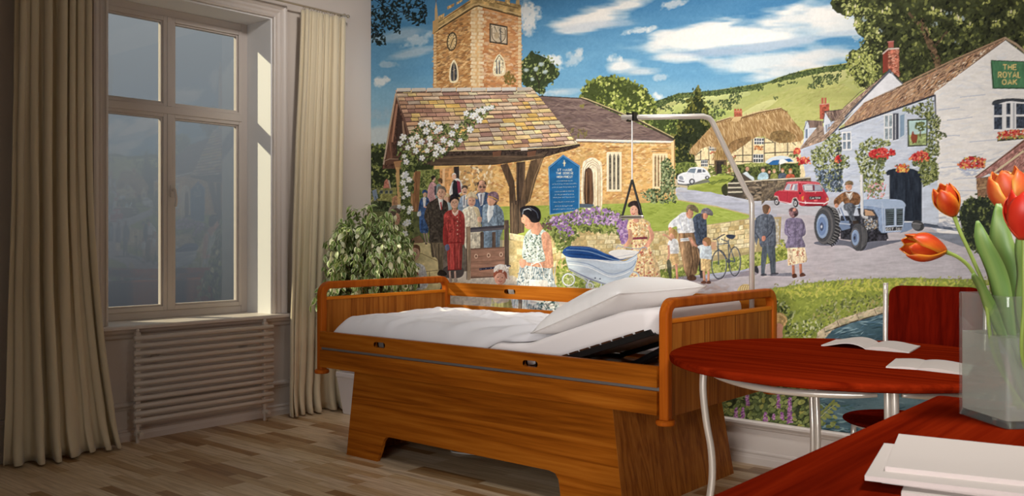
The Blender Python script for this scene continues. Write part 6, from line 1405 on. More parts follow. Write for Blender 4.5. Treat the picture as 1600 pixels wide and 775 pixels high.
# ======== lychgate roof
fr(580, 130, 4.556)
poly([(80, 610), (88, 560), (170, 80), (182, 62), (268, 355), (255, 420), (215, 610)], (92, 62, 50), tex='fine', amp=.25)
poly([(92, 560), (170, 90), (195, 140), (150, 420), (150, 540), (100, 590)], (120, 82, 64), tex='v', amp=.3); line([(185, 150), (150, 420)], 14, (176, 124, 96)); line([(196, 190), (178, 520)], 10, (64, 46, 42)); line([(222, 270), (236, 370)], 16, (150, 118, 96)); poly([(196, 180), (220, 260), (226, 400), (180, 520)], (70, 50, 44))
line([(88, 580), (130, 330), (176, 75)], 11, (196, 176, 152)); line([(178, 70), (225, 215), (272, 360)], 12, (206, 194, 172)); poly([(95, 540), (160, 535), (200, 545), (160, 575), (100, 572)], (110, 76, 58)); line([(92, 556), (130, 540), (196, 540)], 5, (170, 140, 120))
poly([(160, 560), (222, 550), (222, 610), (175, 618)], (176, 128, 84)); poly([(176, 600), (200, 600), (208, 775), (190, 775)], (206, 160, 100)); 
# roof surface: rows of stone slates
fr0()
RTL, RTR, RBR, RBL = (618, 141), (831, 137), (905, 226), (650, 240)
poly([RTL, RTR, RBR, (640, 243), (636, 208)], (112, 82, 70))
SL = [(196, 152, 124), (214, 176, 138), (176, 130, 112), (224, 190, 116), (232, 206, 140), (160, 120, 108), (210, 160, 120), (190, 170, 152), (216, 190, 160)]
SLr = [(222, 190, 130), (214, 176, 138), (232, 206, 140), (216, 190, 160), (200, 160, 130), (206, 196, 160), (226, 184, 96), (182, 150, 136)]
rowsn = 15
for r in range(rowsn):
    v0, v1 = (r+0.02)/rowsn, (r+0.86)/rowsn; u = -prn.random()*.05
    v0, v1 = v0**1.08, v1**1.08
    while u < 1:
        w = prn.uniform(.035, .10) if r > 2 else prn.uniform(.06, .13); u1 = min(1.0, u+w)
        def rp(a, b):
            b = min(1, b); L_x = 618+(650-618)*b; L_y = 141+(240-141)*b; R_x = 831+(905-831)*b**1.0; R_y = 137+(226-137)*b; a = max(0, min(1, a)); return (L_x+(R_x-L_x)*a, L_y+(R_y-L_y)*a+math.sin(a*PI)*2.0*(b)-2.5*b*a*(1-a))
        c = prn.choice(SL if prn.random() > u*1.1 else SLr); j = prn.uniform(-10, 8); dv = prn.gauss(0, .004)
        poly([rp(u+.003, v0), rp(u1-.001, v0), rp(u1-.001, v1+dv), rp(u+.003, v1+dv)], (c[0]+j, c[1]+j, c[2]+j), tex='h', amp=.12)
        line([rp(u+.003, v1+dv), rp(u1-.001, v1+dv)], .9, (84, 60, 54), .9)
        u = u1
for i in range(9): x = 620+i*23.5; poly([(x, 138-.2*i*.8), (x+22, 137.6-.2*i*.8), (x+22, 143-.2*i), (x, 143.6-.2*i)], prn.choice([(206, 200, 190), (190, 180, 168), (214, 208, 200)])); line([(x, 144), (x+22, 143.4)], 1.4, (84, 70, 64))
# eaves, tie beam, braces
fr(740, 190, 3.692)
poly([(-330, 186), (-100, 168), (300, 158), (612, 124), (600, 150), (430, 200), (110, 240), (-330, 250)], (70, 54, 46), tex='fine', amp=.3)
poly([(-240, 196), (0, 172), (300, 172), (612, 128), (616, 142), (520, 175), (490, 165), (460, 178), (400, 212), (120, 250), (-250, 256)], (60, 48, 42), tex='fine', amp=.3); poly([(-240, 205), (0, 190), (300, 196), (430, 172), (400, 210), (110, 246), (-250, 252)], (84, 68, 54), tex='h', amp=.2)
for x in (110, 310): poly([(x, 176), (x+52, 168), (x+46, 200), (x+2, 206)], (112, 74, 54))
line([(-240, 170), (0, 166), (280, 158), (480, 148), (612, 126)], 6, (214, 190, 140)); poly([(272, 152), (312, 150), (312, 166), (274, 168)], (226, 214, 200))
line([(-250, 216), (0, 200), (300, 205), (400, 190)], 4, (130, 104, 80), .7)
poly([(154, 250), (196, 240), (235, 340), (243, 470), (207, 470), (205, 380)], (92, 70, 52), tex='v', amp=.25); poly([(246, 235), (298, 230), (292, 640), (250, 650)], (84, 66, 52), tex='v', amp=.25); poly([(330, 225), (405, 208), (362, 330), (325, 460), (300, 480), (268, 480), (285, 380)], (100, 78, 56), tex='v', amp=.25); poly([(208, 460), (300, 450), (290, 640), (256, 640), (250, 690), (210, 690)], (88, 70, 56), tex='v', amp=.25)
line([(258, 240), (258, 640)], 6, (56, 46, 40)); line([(232, 340), (244, 480)], 5, (56, 46, 40)); line([(398, 212), (350, 330), (315, 470)], 4, (150, 120, 84)); line([(222, 470), (224, 680)], 5, (130, 106, 80))
# garden wall between the gate and the sign
fr(740, 290, 3.875)
poly([(150, 330), (560, 330), (560, 600), (150, 600)], (206, 188, 134), tex='mid', amp=.12); masonry((215, 285), (560, 340), (560, 560), (215, 550), 6, 4, [(226, 212, 160), (214, 196, 140), (204, 182, 124), (236, 222, 176)], (150, 128, 86))
poly([(0, 545), (240, 545), (330, 600), (330, 800), (-160, 800), (-160, 700)], (206, 198, 186), tex='fine', amp=.06)
# left post of the lychgate
fr(600, 270, 3.875)
poly([(172, 0), (222, -10), (216, 120), (212, 300), (240, 410), (170, 420), (162, 400), (170, 280), (160, 180)], (184, 140, 92), tex='v', amp=.3); poly([(190, -10), (222, -10), (214, 130), (205, 240), (180, 240), (176, 120)], (150, 104, 66), tex='v', amp=.2); poly([(150, 404), (240, 398), (244, 420), (160, 428)], (130, 100, 76)); poly([(70, 0), (92, 0), (104, 140), (100, 200), (86, 190)], (206, 166, 106))
fr(500, 190, 3.692)
poly([(292, 520), (640, 520), (560, 1100), (292, 1100)], (96, 112, 66), tex='mid', amp=.3); dabs([(292, 520), (480, 520), (480, 900), (292, 900)], 260, (1.6, 3.2), [(84, 108, 56), (116, 136, 80), (60, 84, 46), (140, 156, 110)])
fr(600, 270, 3.875)
blob([(140, 440), (200, 425), (280, 430), (290, 500), (330, 540), (332, 720), (150, 740)], (212, 196, 142), tex='mid', amp=.12); line([(146, 500), (230, 490), (325, 535)], 5, (150, 132, 92)); line([(240, 600), (328, 590)], 4, (140, 122, 86)); line([(276, 600), (278, 670)], 4, (140, 122, 86)); line([(200, 672), (330, 668)], 4, (140, 122, 86))
poly([(162, 400), (216, 380), (240, 410), (240, 425), (160, 428)], (130, 100, 76))
# ======== wedding party
SK, SKd = (222, 174, 146), (190, 136, 110)
def face(x, y, rx, ry, hair=None, skin_=SK, look=0, smile=True, full=True):
    ell(x, y, rx, ry, skin_, tex='fine', amp=.04); blob([(x+rx*.5, y-ry*.3), (x+rx*.95, y), (x+rx*.6, y+ry*.7), (x+rx*.2, y+ry*.95), (x+rx*.45, y+ry*.2)], (skin_[0]-22, skin_[1]-26, skin_[2]-26), al=.5)
    if full:
        for s in (-1, 1): ell(x+look*rx*.2+s*rx*.38, y-ry*.08, rx*.14, ry*.065, (84, 64, 58)); line([(x+look*rx*.2+s*rx*.18, y-ry*.26), (x+look*rx*.2+s*rx*.58, y-ry*.26)], ry*.07, (110, 80, 64), .8)
        line([(x+look*rx*.25, y-ry*.05), (x+look*rx*.32, y+ry*.22)], rx*.12, (186, 128, 104), .8); line([(x+look*rx*.2-rx*.28, y+ry*.46), (x+look*rx*.2, y+ry*.54), (x+look*rx*.2+rx*.28, y+ry*.46)], ry*.12, (170, 92, 82))
FIG[0] = 1
fr(640, 270, 4.306)
# far pair, woman in pink
blob([(124, 190), (122, 120), (140, 70), (160, 62), (182, 84), (186, 150), (176, 195)], (204, 154, 158), tex='fine', amp=.1); ell(163, 42, 13, 18, SK); blob([(146, 42), (148, 24), (165, 18), (178, 30), (168, 34), (155, 50)], (44, 36, 34)); blob([(176, 170), (180, 92), (200, 76), (222, 100), (220, 170)], (124, 150, 156)); ell(206, 58, 12, 16, SKd); blob([(192, 60), (196, 40), (212, 36), (222, 50), (218, 74), (206, 64)], (110, 78, 52)); poly([(166, 90), (182, 90), (180, 150), (168, 150)], (70, 74, 88))
# clergyman
blob([(270, 150), (276, 90), (300, 44), (330, 40), (352, 70), (362, 110), (330, 150)], (232, 232, 232)); poly([(286, 60), (300, 46), (322, 60), (330, 145), (290, 145)], (40, 40, 48)); poly([(318, 50), (340, 60), (348, 130), (326, 140)], (150, 50, 76)); ell(300, 26, 15, 20, SK); blob([(286, 20), (290, 6), (304, 2), (314, 14), (300, 10)], (220, 216, 210)); line([(292, 60), (276, 140)], 6, (206, 210, 216))
# woman in blue, handbag
blob([(66, 240), (70, 190), (90, 165), (118, 165), (134, 190), (136, 250), (128, 330), (126, 400), (100, 408), (72, 396), (66, 320)], (58, 90, 142), tex='fine', amp=.18); poly([(88, 168), (100, 160), (112, 170), (106, 230), (94, 230)], (220, 224, 230)); ell(103, 148, 12, 16, SK); blob([(86, 140), (90, 120), (104, 114), (120, 124), (120, 138), (104, 132)], (50, 84, 136)); line([(96, 228), (126, 236)], 8, SK); blob([(52, 290), (56, 262), (74, 258), (76, 290)], (216, 220, 226)); line([(70, 200), (62, 262)], 7, (48, 78, 130)); line([(96, 405), (110, 475)], 8, (150, 130, 120)); line([(114, 405), (128, 470)], 8, (150, 130, 120)); ell(112, 478, 8, 5, (60, 50, 56))
# lady small hat behind
blob([(236, 250), (240, 200), (262, 190), (282, 210), (278, 260)], (180, 206, 214)); ell(246, 180, 17, 24, SK); blob([(228, 172), (232, 146), (250, 136), (270, 150), (270, 170), (248, 160)], (220, 190, 140)); blob([(262, 165), (270, 160), (272, 195), (262, 200)], (150, 100, 70))
# man behind, grey blue suit with moustache
blob([(330, 250), (334, 190), (350, 160), (372, 150), (400, 165), (412, 200), (410, 260)], (128, 150, 176), tex='fine', amp=.1); poly([(356, 155), (380, 150), (384, 230), (360, 235)], (226, 228, 232)); line([(368, 156), (366, 220)], 7, (80, 92, 120)); ell(370, 122, 19, 27, SK); blob([(350, 112), (354, 90), (372, 84), (390, 92), (390, 112), (372, 100)], (84, 70, 58)); line([(362, 132), (380, 132)], 5, (60, 50, 46)); ell(364, 116, 2.5, 2, (50, 40, 40)); ell(378, 116, 2.5, 2, (50, 40, 40))
# bald man with glasses, navy suit
blob([(430, 330), (436, 180), (452, 140), (480, 128), (520, 132), (560, 160), (570, 250), (560, 340)], (66, 92, 132), tex='fine', amp=.12); poly([(458, 140), (484, 134), (508, 134), (494, 215), (478, 225)], (216, 220, 228)); line([(482, 145), (480, 215)], 8, (104, 100, 130)); face(488, 96, 28, 40, skin_=(206, 152, 124)); blob([(458, 96), (458, 66), (484, 50), (512, 62), (516, 90), (508, 76), (486, 62), (466, 74)], (60, 48, 44)); ell(486, 66, 20, 14, (214, 160, 130)); line([(468, 94), (512, 96)], 4, (40, 34, 34)); ell(478, 97, 9, 8, (52, 44, 44), al=.55); ell(502, 98, 9, 8, (52, 44, 44), al=.55)
# lady in grey-blue, mauve hat, profile left
blob([(488, 360), (492, 240), (506, 215), (540, 205), (590, 215), (624, 250), (636, 300), (634, 360), (610, 440), (600, 505), (500, 505), (496, 420)], (120, 142, 164), tex='fine', amp=.15); poly([(530, 215), (572, 212), (560, 290), (528, 340), (520, 280)], (222, 230, 236)); blob([(524, 200), (522, 175), (534, 160), (560, 158), (580, 180), (578, 208), (552, 222), (534, 218)], (216, 160, 130)); blob([(562, 220), (580, 196), (590, 180), (584, 214)], (72, 52, 46)); blob([(524, 162), (536, 136), (566, 126), (594, 140), (602, 176), (590, 196), (560, 176)], (134, 104, 120), tex='fine', amp=.15); line([(530, 160), (560, 166), (594, 186)], 7, (206, 160, 70), sm=True); line([(560, 250), (590, 300), (600, 360)], 5, (84, 104, 128)); line([(520, 420), (600, 420)], 3, (96, 116, 138)); poly([(496, 380), (630, 370), (625, 500), (500, 505)], (104, 130, 156), al=.4); line([(556, 400), (560, 500)], 6, (84, 108, 136))
# lady in cream coat and hat
blob([(354, 300), (358, 250), (384, 232), (410, 222), (450, 230), (468, 250), (480, 330), (484, 440), (478, 510), (380, 512), (366, 400)], (226, 218, 196), tex='fine', amp=.1); blob([(432, 240), (452, 232), (474, 270), (480, 350), (462, 360), (452, 290)], (206, 190, 150)); ell(418, 192, 26, 36, (214, 160, 132)); blob([(376, 178), (388, 150), (410, 132), (440, 138), (460, 170), (440, 170), (418, 158), (394, 172)], (214, 196, 160)); line([(378, 180), (416, 164), (460, 176)], 8, (188, 160, 124), sm=True); line([(402, 188), (414, 188)], 3, (70, 54, 48)); line([(426, 188), (438, 188)], 3, (70, 54, 48)); line([(408, 212), (430, 213)], 4, (176, 84, 76)); blob([(390, 170), (396, 164), (396, 214), (388, 204)], (206, 196, 186)); line([(400, 240), (408, 290), (404, 500)], 4, (190, 176, 150)); line([(430, 232), (438, 300)], 4, (196, 184, 160)); blob([(458, 300), (484, 300), (484, 330), (462, 330)], SK); line([(466, 240), (486, 240)], 12, (60, 84, 124), .0)
# groom: dark brown suit
blob([(100, 300), (112, 240), (126, 205), (160, 185), (190, 168), (226, 178), (256, 210), (262, 300), (250, 400), (240, 470), (140, 472), (134, 390)], (74, 66, 58), tex='fine', amp=.2); poly([(190, 172), (206, 166), (226, 178), (216, 250), (206, 250)], (226, 224, 222)); poly([(205, 200), (214, 196), (220, 245), (212, 252)], (182, 44, 48)); line([(188, 176), (200, 240), (212, 270)], 6, (50, 44, 40)); line([(232, 186), (224, 250)], 6, (52, 46, 42)); line([(126, 240), (138, 330), (136, 420)], 5, (52, 46, 42)); line([(212, 270), (212, 460)], 3, (46, 40, 38)); face(213, 138, 27, 42, look=-.3); blob([(186, 134), (188, 104), (206, 90), (234, 94), (246, 116), (244, 140), (234, 116), (206, 108), (194, 120)], (122, 110, 100)); ell(186, 146, 4, 9, SKd); ell(243, 144, 4, 9, SKd)
poly([(144, 470), (240, 470), (228, 560), (226, 660), (196, 670), (190, 590), (170, 560), (150, 520)], (110, 98, 78), tex='v', amp=.15); line([(196, 480), (198, 660)], 5, (76, 66, 54)); blob([(190, 690), (196, 660), (226, 655), (250, 676), (244, 692)], (44, 36, 32)); blob([(140, 472), (150, 470), (165, 560), (150, 560)], (84, 74, 60))
# bride's sister in the red suit
blob([(230, 330), (232, 285), (250, 262), (280, 250), (330, 250), (358, 268), (370, 300), (372, 380), (364, 470), (300, 480), (240, 476), (236, 400)], (176, 62, 58), tex='fine', amp=.16); poly([(284, 252), (306, 262), (330, 248), (326, 278), (306, 292), (290, 276)], (230, 200, 186)); blob([(228, 480), (226, 380), (238, 340), (256, 400), (252, 480)], (160, 50, 48)); blob([(352, 330), (370, 330), (370, 470), (352, 470)], (152, 48, 48)); line([(300, 292), (306, 470)], 3, (140, 26, 30)); [ell(322, 300+i*28, 4, 4, (240, 206, 180)) for i in range(5)]; line([(250, 474), (362, 468)], 7, (150, 30, 34)); line([(262, 330), (256, 470)], 4, (150, 30, 34)); line([(348, 320), (350, 460)], 4, (150, 30, 34)); line([(250, 300), (270, 290)], 4, (220, 90, 84)); line([(270, 400), (290, 396)], 5, (150, 30, 34)); line([(322, 400), (346, 396)], 5, (150, 30, 34))
poly([(252, 478), (356, 474), (356, 560), (350, 650), (258, 655), (254, 560)], (182, 66, 62), tex='v', amp=.16); line([(304, 482), (306, 652)], 5, (150, 34, 38)); line([(278, 490), (276, 650)], 3, (226, 96, 90)); line([(334, 490), (332, 640)], 3, (226, 96, 90)); line([(256, 655), (352, 650)], 5, (140, 30, 34))
face(303, 204, 27, 38, look=-.05); blob([(273, 208), (272, 176), (290, 160), (320, 160), (334, 180), (336, 216), (330, 190), (306, 176), (284, 186)], (48, 36, 36)); blob([(274, 172), (278, 150), (306, 140), (336, 148), (342, 166), (306, 160)], (42, 40, 52), tex='fine', amp=.3); poly([(292, 236), (316, 236), (318, 262), (304, 272), (288, 260)], SKd); line([(270, 662), (274, 715)], 12, (214, 176, 160)); line([(306, 662), (308, 715)], 12, (214, 176, 160)); blob([(264, 712), (284, 708), (286, 734), (270, 738)], (176, 160, 150)); blob([(298, 712), (318, 708), (322, 732), (304, 738)], (176, 160, 150)); blob([(240, 490), (262, 482), (270, 510), (256, 526), (244, 520)], (110, 112, 150))
FIG[0] = 0
# gate
GT, GTd = (134, 112, 92), (92, 76, 66)
poly([(396, 370), (670, 350), (672, 372), (412, 400)], (70, 68, 78), tex='h', amp=.2); poly([(410, 385), (640, 368), (640, 382), (412, 402)], (96, 92, 100)); poly([(382, 366), (410, 360), (412, 720), (390, 724)], (156, 134, 110), tex='v', amp=.15); line([(384, 370), (386, 720)], 5, (90, 74, 64)); poly([(638, 320), (668, 318), (670, 625), (642, 625)], GTd, tex='v', amp=.2); line([(640, 350), (640, 620)], 6, GT)
for x in (488, 568): poly([(x-12, 400), (x+12, 398), (x+12, 505), (x-12, 507)], GTd, tex='v', amp=.2)
poly([(412, 512), (640, 500), (642, 700), (412, 712)], (172, 126, 104), tex='h', amp=.12); line([(412, 514), (640, 502)], 8, (120, 90, 76)); [ell(x, 562-i*6, 13, 16, (214, 176, 150)) or ell(x, 562-i*6, 6, 8, (130, 90, 72)) for i, x in enumerate((448, 532, 616))]; line([(452, 566), (520, 558)], 3, (130, 96, 80)); line([(412, 600), (640, 590)], 3, (140, 100, 84)); line([(412, 706), (642, 695)], 7, (110, 84, 70)); line([(470, 650), (680, 628)], 15, (50, 56, 84)); [ell(480+i*34, 649-i*3.6, 3, 3, (150, 156, 180)) for i in range(5)]
FIG[0] = 1
# page boy at the left with a red tie
ell(36, 545, 32, 46, SK); blob([(2, 540), (4, 500), (36, 482), (68, 496), (70, 545), (60, 516), (34, 506), (10, 520)], (122, 84, 58)); ell(24, 540, 4, 3, (60, 48, 44)); ell(48, 540, 4, 3, (60, 48, 44)); line([(22, 564), (36, 572), (50, 564)], 5, (244, 230, 224)); line([(20, 562), (36, 574), (52, 562)], 2.5, (176, 76, 70)); blob([(-45, 690), (-38, 640), (-10, 610), (36, 606), (84, 618), (108, 650), (116, 775), (-40, 775)], (226, 228, 236), tex='fine', amp=.08); poly([(34, 622), (48, 622), (60, 690), (42, 700), (28, 690)], (178, 36, 58)); line([(-6, 640), (0, 720)], 4, (190, 196, 210)); line([(86, 650), (80, 740)], 4, (190, 196, 210)); poly([(-10, 715), (70, 712), (70, 775), (-10, 775)], (84, 100, 72), tex='fine', amp=.3); ell(30, 740, 30, 16, (96, 110, 84)); line([(0, 730), (60, 728)], 4, (150, 160, 130))
# guest at far left
fr(600, 270, 3.875)
ell(76, 280, 24, 38, (206, 150, 124)); blob([(34, 290), (30, 240), (50, 210), (86, 204), (104, 226), (100, 250), (80, 240), (70, 260), (56, 320), (44, 320)], (104, 86, 74)); blob([(28, 250), (34, 214), (66, 196), (104, 210), (110, 236), (70, 214)], (150, 136, 120)); ell(88, 276, 3, 3, (70, 50, 44)); blob([(70, 610), (66, 500), (84, 450), (110, 440), (130, 470), (134, 560), (110, 620)], (150, 140, 164), tex='fine', amp=.2)
dabs([(74, 450), (130, 450), (130, 600), (74, 600)], 60, (1.2, 2.4), [(190, 180, 196), (110, 104, 130), (170, 150, 160), (206, 206, 214)])
FIG[0] = 0
# clematis
fr(580, 130, 4.556)
CLg = [(64, 92, 48), (96, 124, 62), (44, 66, 38), (122, 146, 80)]
for p, n in (([(180, 500), (200, 380), (270, 360), (360, 260), (420, 290), (540, 290), (600, 340), (640, 440), (560, 480), (520, 530), (400, 560), (330, 590), (230, 590)], 620), ([(560, 440), (640, 280), (700, 190), (860, 150), (880, 170), (740, 300), (680, 400)], 260), ([(215, 560), (300, 560), (300, 775), (210, 775)], 220), ([(500, 300), (550, 290), (545, 340), (505, 345)], 30)): dabs(p, n, (1.4, 3), CLg)
def bloom(x, y, r):
    for k in range(5):
        a = k*1.256+x; line([(x, y), (x+r*math.cos(a), y+r*math.sin(a))], r*.66, (238, 240, 240) if prn.random() > .3 else (214, 220, 230))
    ell(x, y, r*.18, r*.18, (206, 206, 150))
for x, y in [(355, 290), (395, 282), (392, 342), (326, 382), (462, 345), (488, 322), (300, 438), (358, 418), (415, 395), (418, 435), (318, 482), (398, 480), (362, 532), (235, 520), (205, 430), (228, 385), (470, 455), (460, 505), (508, 480), (515, 405), (565, 428), (575, 360), (605, 308), (636, 408), (676, 215), (705, 330), (724, 232), (770, 262), (245, 650), (270, 690), (235, 740), (290, 400), (260, 460), (440, 300), (250, 560)]: bloom(x, y, prn.uniform(17, 26))
for x, y in [(748, 226), (756, 196), (780, 190), (812, 180), (835, 178), (800, 205), (860, 172)]: bloom(x, y, 17)
fr(600, 270, 3.875)
dabs([(95, 60), (160, 60), (170, 240), (180, 420), (130, 600), (100, 560), (110, 300)], 420, (1.4, 3), CLg)
for x, y in [(120, 20), (150, 40), (115, 60), (128, 105), (118, 150), (145, 130), (118, 210), (160, 218), (150, 240), (92, 205), (130, 310), (145, 300), (126, 370), (140, 420)]: bloom(x, y, prn.uniform(12, 22))
# dark leaves of an overhanging branch at the top left
fr(570, 0, 3.877)
LF = [(18, 30, 32), (26, 42, 40), (34, 50, 44)]
for a in (((36, 120), (140, 100), (250, 60)), ((36, 60), (150, 40), (330, 50), (370, 80)), ((60, 0), (170, 80), (200, 170)), ((100, 0), (250, 90), (340, 140)), ((40, 180), (120, 220)), ((200, 0), (330, 40))): line(a, 4, (30, 36, 36), sm=True)
for p, n in (([(36, -60), (350, -60), (375, 60), (370, 100), (310, 40), (230, 80), (200, 60), (120, 110), (36, 90)], 210), ([(36, 90), (130, 60), (220, 100), (215, 210), (130, 180), (130, 270), (60, 270), (36, 240)], 170), ([(230, 60), (370, 70), (360, 160), (300, 150), (240, 110)], 60)): dabs(p, n, (1.8, 3.6), LF, asp=.45)
# ======== blue church notice board
fr(850, 230, 7.045)
BB = (24, 104, 170)
poly([(48, 218), (212, 82), (398, 206), (392, 690), (390, 700), (62, 745)], (96, 160, 206)); poly([(62, 228), (212, 100), (386, 216), (380, 690), (72, 735)], BB, tex='mid', amp=.07); line([(52, 222), (212, 92), (394, 210)], 9, (40, 120, 180)); line([(58, 240), (212, 116), (384, 226)], 3, (18, 76, 130))
poly([(220, 142), (226, 142), (230, 168), (244, 172), (232, 182), (228, 212), (220, 212), (218, 184), (202, 176), (216, 170)], (222, 220, 176))
WW = (226, 226, 204)
text('ST MARIE', 148, 240, 22, 164, WW, 5.2); text('THE SERENE', 134, 276, 22, 188, WW, 5.2); text('HIGH PRIEST', 144, 316, 22, 170, WW, 5.2)
for (y, x0, x1, h) in ((374, 138, 318, 8), (408, 92, 362, 9), (444, 92, 358, 9), (490, 120, 328, 9), (524, 118, 330, 9), (556, 100, 336, 9), (606, 104, 340, 8), (650, 120, 320, 11), (684, 100, 338, 9)):
    x = x0
    while x < x1:
        w = prn.uniform(8, 30); w = min(w, x1-x); xx = x
        while xx < x+w-3: line([(xx, y-(xx-x0)*.03), (xx+2+prn.random()*2, y+prn.uniform(-h*.5, h*.5)-(xx-x0)*.03), (xx+5, y-(xx-x0)*.03)], 3.6, WW, .8); xx += 5
        x += w+5
# ======== stone garden walls
fr(870, 290, 4.079)
poly([(-130, 400), (0, 340), (150, 285), (430, 300), (640, 290), (693, 300), (693, 520), (460, 560), (0, 540), (-130, 640)], (186, 166, 110), tex='mid', amp=.1)
WS = [(226, 212, 160), (214, 196, 138), (236, 224, 180), (204, 180, 120), (196, 170, 108), (230, 206, 150)]
masonry((-130, 330), (150, 285), (150, 545), (-130, 640), 7, 5, WS, (120, 100, 60), jit=10); masonry((150, 285), (440, 290), (440, 420), (150, 440), 5, 5, WS, (120, 100, 60), jit=10); masonry((590, 292), (700, 300), (700, 520), (600, 520), 6, 2, WS, (120, 100, 60), jit=10)
dabs([(0, 480), (60, 470), (200, 560), (440, 560), (640, 540), (640, 650), (0, 650)], 330, (2, 4), [(110, 150, 56), (140, 176, 74), (84, 124, 46), (160, 190, 90)]); poly([(0, 520), (100, 560), (640, 560), (640, 640), (0, 660)], (120, 158, 62), al=.4, tex='fine', amp=.2)
dabs([(0, 500), (640, 540), (640, 650), (0, 650)], 260, (1.6, 3.4), [(110, 150, 56), (140, 176, 74), (84, 124, 46), (170, 196, 96)])
fr(1030, 290, 4.08)
poly([(60, 310), (310, 250), (600, 206), (780, 200), (770, 400), (520, 450), (0, 560), (0, 290)], (176, 158, 110), tex='mid', amp=.1)
masonry((0, 290), (310, 250), (310, 470), (0, 540), 8, 6, WS, (110, 94, 60), jit=10); masonry((305, 252), (620, 208), (620, 420), (305, 450), 7, 6, WS, (110, 94, 60), jit=12); masonry((730, 210), (765, 215), (765, 400), (735, 400), 9, 1, [(206, 206, 200), (190, 186, 170)], (110, 94, 60))
poly([(0, 560), (100, 530), (520, 450), (820, 380), (820, 470), (520, 540), (0, 600)], (150, 176, 74), tex='fine', amp=.2); dabs([(0, 570), (520, 450), (810, 390), (810, 460), (520, 530), (0, 590)], 260, (1.6, 3.4), [(120, 156, 60), (170, 190, 90), (96, 134, 52), (190, 200, 110)]); dabs([(755, 350), (800, 340), (815, 450), (755, 470)], 60, (1.5, 3), [(130, 156, 60), (96, 124, 46), (190, 190, 84)])
dabs([(0, 530), (160, 540), (160, 590), (0, 590)], 60, (1.5, 3), [(90, 124, 48), (120, 154, 62)])
# purple flowers on the wall
fr(740, 190, 3.692)
PU = [(150, 112, 178), (178, 140, 204), (126, 88, 156), (200, 166, 214), (166, 120, 176)]
pf1 = [(390, 600), (410, 560), (480, 540), (600, 505), (720, 490), (830, 520), (890, 570), (895, 640), (880, 700), (860, 700), (830, 650), (760, 650), (640, 630), (580, 680), (520, 740), (480, 740), (450, 660)]
dabs(pf1, 620, (1.8, 3.6), [(92, 124, 58), (66, 94, 46), (126, 154, 76), (150, 172, 90)])
dabs([(410, 590), (440, 560), (600, 510), (720, 496), (830, 525), (890, 570), (890, 600), (700, 590), (560, 600), (480, 600)], 330, (1.5, 3.0), PU+[(214, 186, 226)], asp=.75); dabs([(410, 590), (600, 520), (830, 535), (890, 600), (560, 600)], 70, (1.2, 2.4), [(96, 126, 62), (70, 98, 50)]); dabs([(480, 600), (560, 600), (580, 640), (520, 680), (490, 660)], 70, (1.6, 3.2), PU, asp=.75); dabs([(820, 560), (895, 580), (890, 700), (860, 700), (830, 620)], 110, (1.6, 3.2), PU, asp=.75)
dabs([(380, 590), (450, 590), (450, 620), (400, 640)], 30, (1.6, 3), [(120, 76, 84), (100, 110, 60)]); dabs([(450, 620), (560, 640), (560, 760), (480, 760)], 120, (1.8, 3.4), [(100, 134, 60), (134, 164, 84), (74, 104, 48)])
# ======== lady in the patterned dress (profile to the left)
FIG[0] = 1
fr(740, 290, 3.875)
blob([(290, 460), (262, 600), (240, 775), (500, 775), (500, 640), (470, 500), (420, 440), (330, 440)], (190, 204, 216), tex='fine', amp=.1)
for i in range(16): x = 280+i*13; line([(x+20, 470), (x+(i-8)*2, 600), (x+(i-8)*5, 775)], 4, prn.choice([(120, 146, 170), (226, 232, 236), (150, 170, 190), (230, 236, 240)]), .9, sm=True)
blob([(305, 450), (300, 350), (318, 290), (350, 262), (400, 262), (440, 280), (450, 330), (430, 390), (425, 460)], (196, 214, 216), tex='fine', amp=.1)
dabs([(310, 300), (430, 290), (425, 450), (305, 440)], 120, (1.3, 2.2), [(52, 84, 80), (226, 232, 232), (84, 116, 108), (240, 244, 244)], asp=.5); dabs([(280, 480), (470, 480), (490, 600), (250, 600)], 110, (1.2, 2.2), [(60, 90, 100), (230, 236, 240), (110, 140, 164)], asp=.5)
blob([(412, 300), (440, 280), (466, 310), (478, 400), (484, 470), (470, 500), (380, 492), (300, 480), (280, 462), (290, 450), (340, 468), (420, 462), (436, 440), (420, 380)], (224, 160, 132), tex='fine', amp=.06); line([(440, 330), (446, 420), (460, 480)], 9, (196, 128, 104), .6); blob([(276, 462), (288, 444), (320, 456), (310, 492), (290, 496)], (226, 166, 140))
poly([(335, 210), (392, 205), (420, 262), (392, 300), (352, 290), (345, 255)], (222, 156, 128)); blob([(290, 215), (292, 180), (320, 160), (370, 170), (372, 225), (350, 262), (325, 262), (308, 245), (312, 236), (298, 226)], (224, 160, 132)); blob([(286, 170), (282, 140), (320, 122), (370, 124), (402, 150), (408, 195), (392, 222), (352, 222), (330, 195), (300, 175), (296, 192), (288, 190)], (30, 28, 36)); line([(300, 150), (330, 140), (350, 152)], 5, (190, 200, 214), sm=True); line([(340, 134), (380, 160), (392, 200)], 5, (84, 90, 112), sm=True); line([(302, 148), (296, 175)], 4, (150, 160, 180)); ell(302, 206, 3, 2, (60, 44, 44)); line([(312, 242), (322, 240)], 4, (176, 50, 56)); ell(340, 216, 4, 7, (206, 140, 112))
line([(352, 470), (346, 520), (342, 572)], 6, (236, 238, 242), sm=True); line([(352, 480), (400, 470), (430, 560)], 5, (228, 232, 238), sm=True); poly([(338, 568), (450, 575), (448, 620), (336, 620)], (236, 238, 242)); poly([(330, 612), (450, 612), (450, 720), (330, 720)], (230, 234, 240)); dabs([(330, 700), (500, 690), (500, 775), (330, 775)], 110, (1.4, 2.6), [(52, 84, 90), (120, 150, 170), (230, 236, 240)], asp=.6)
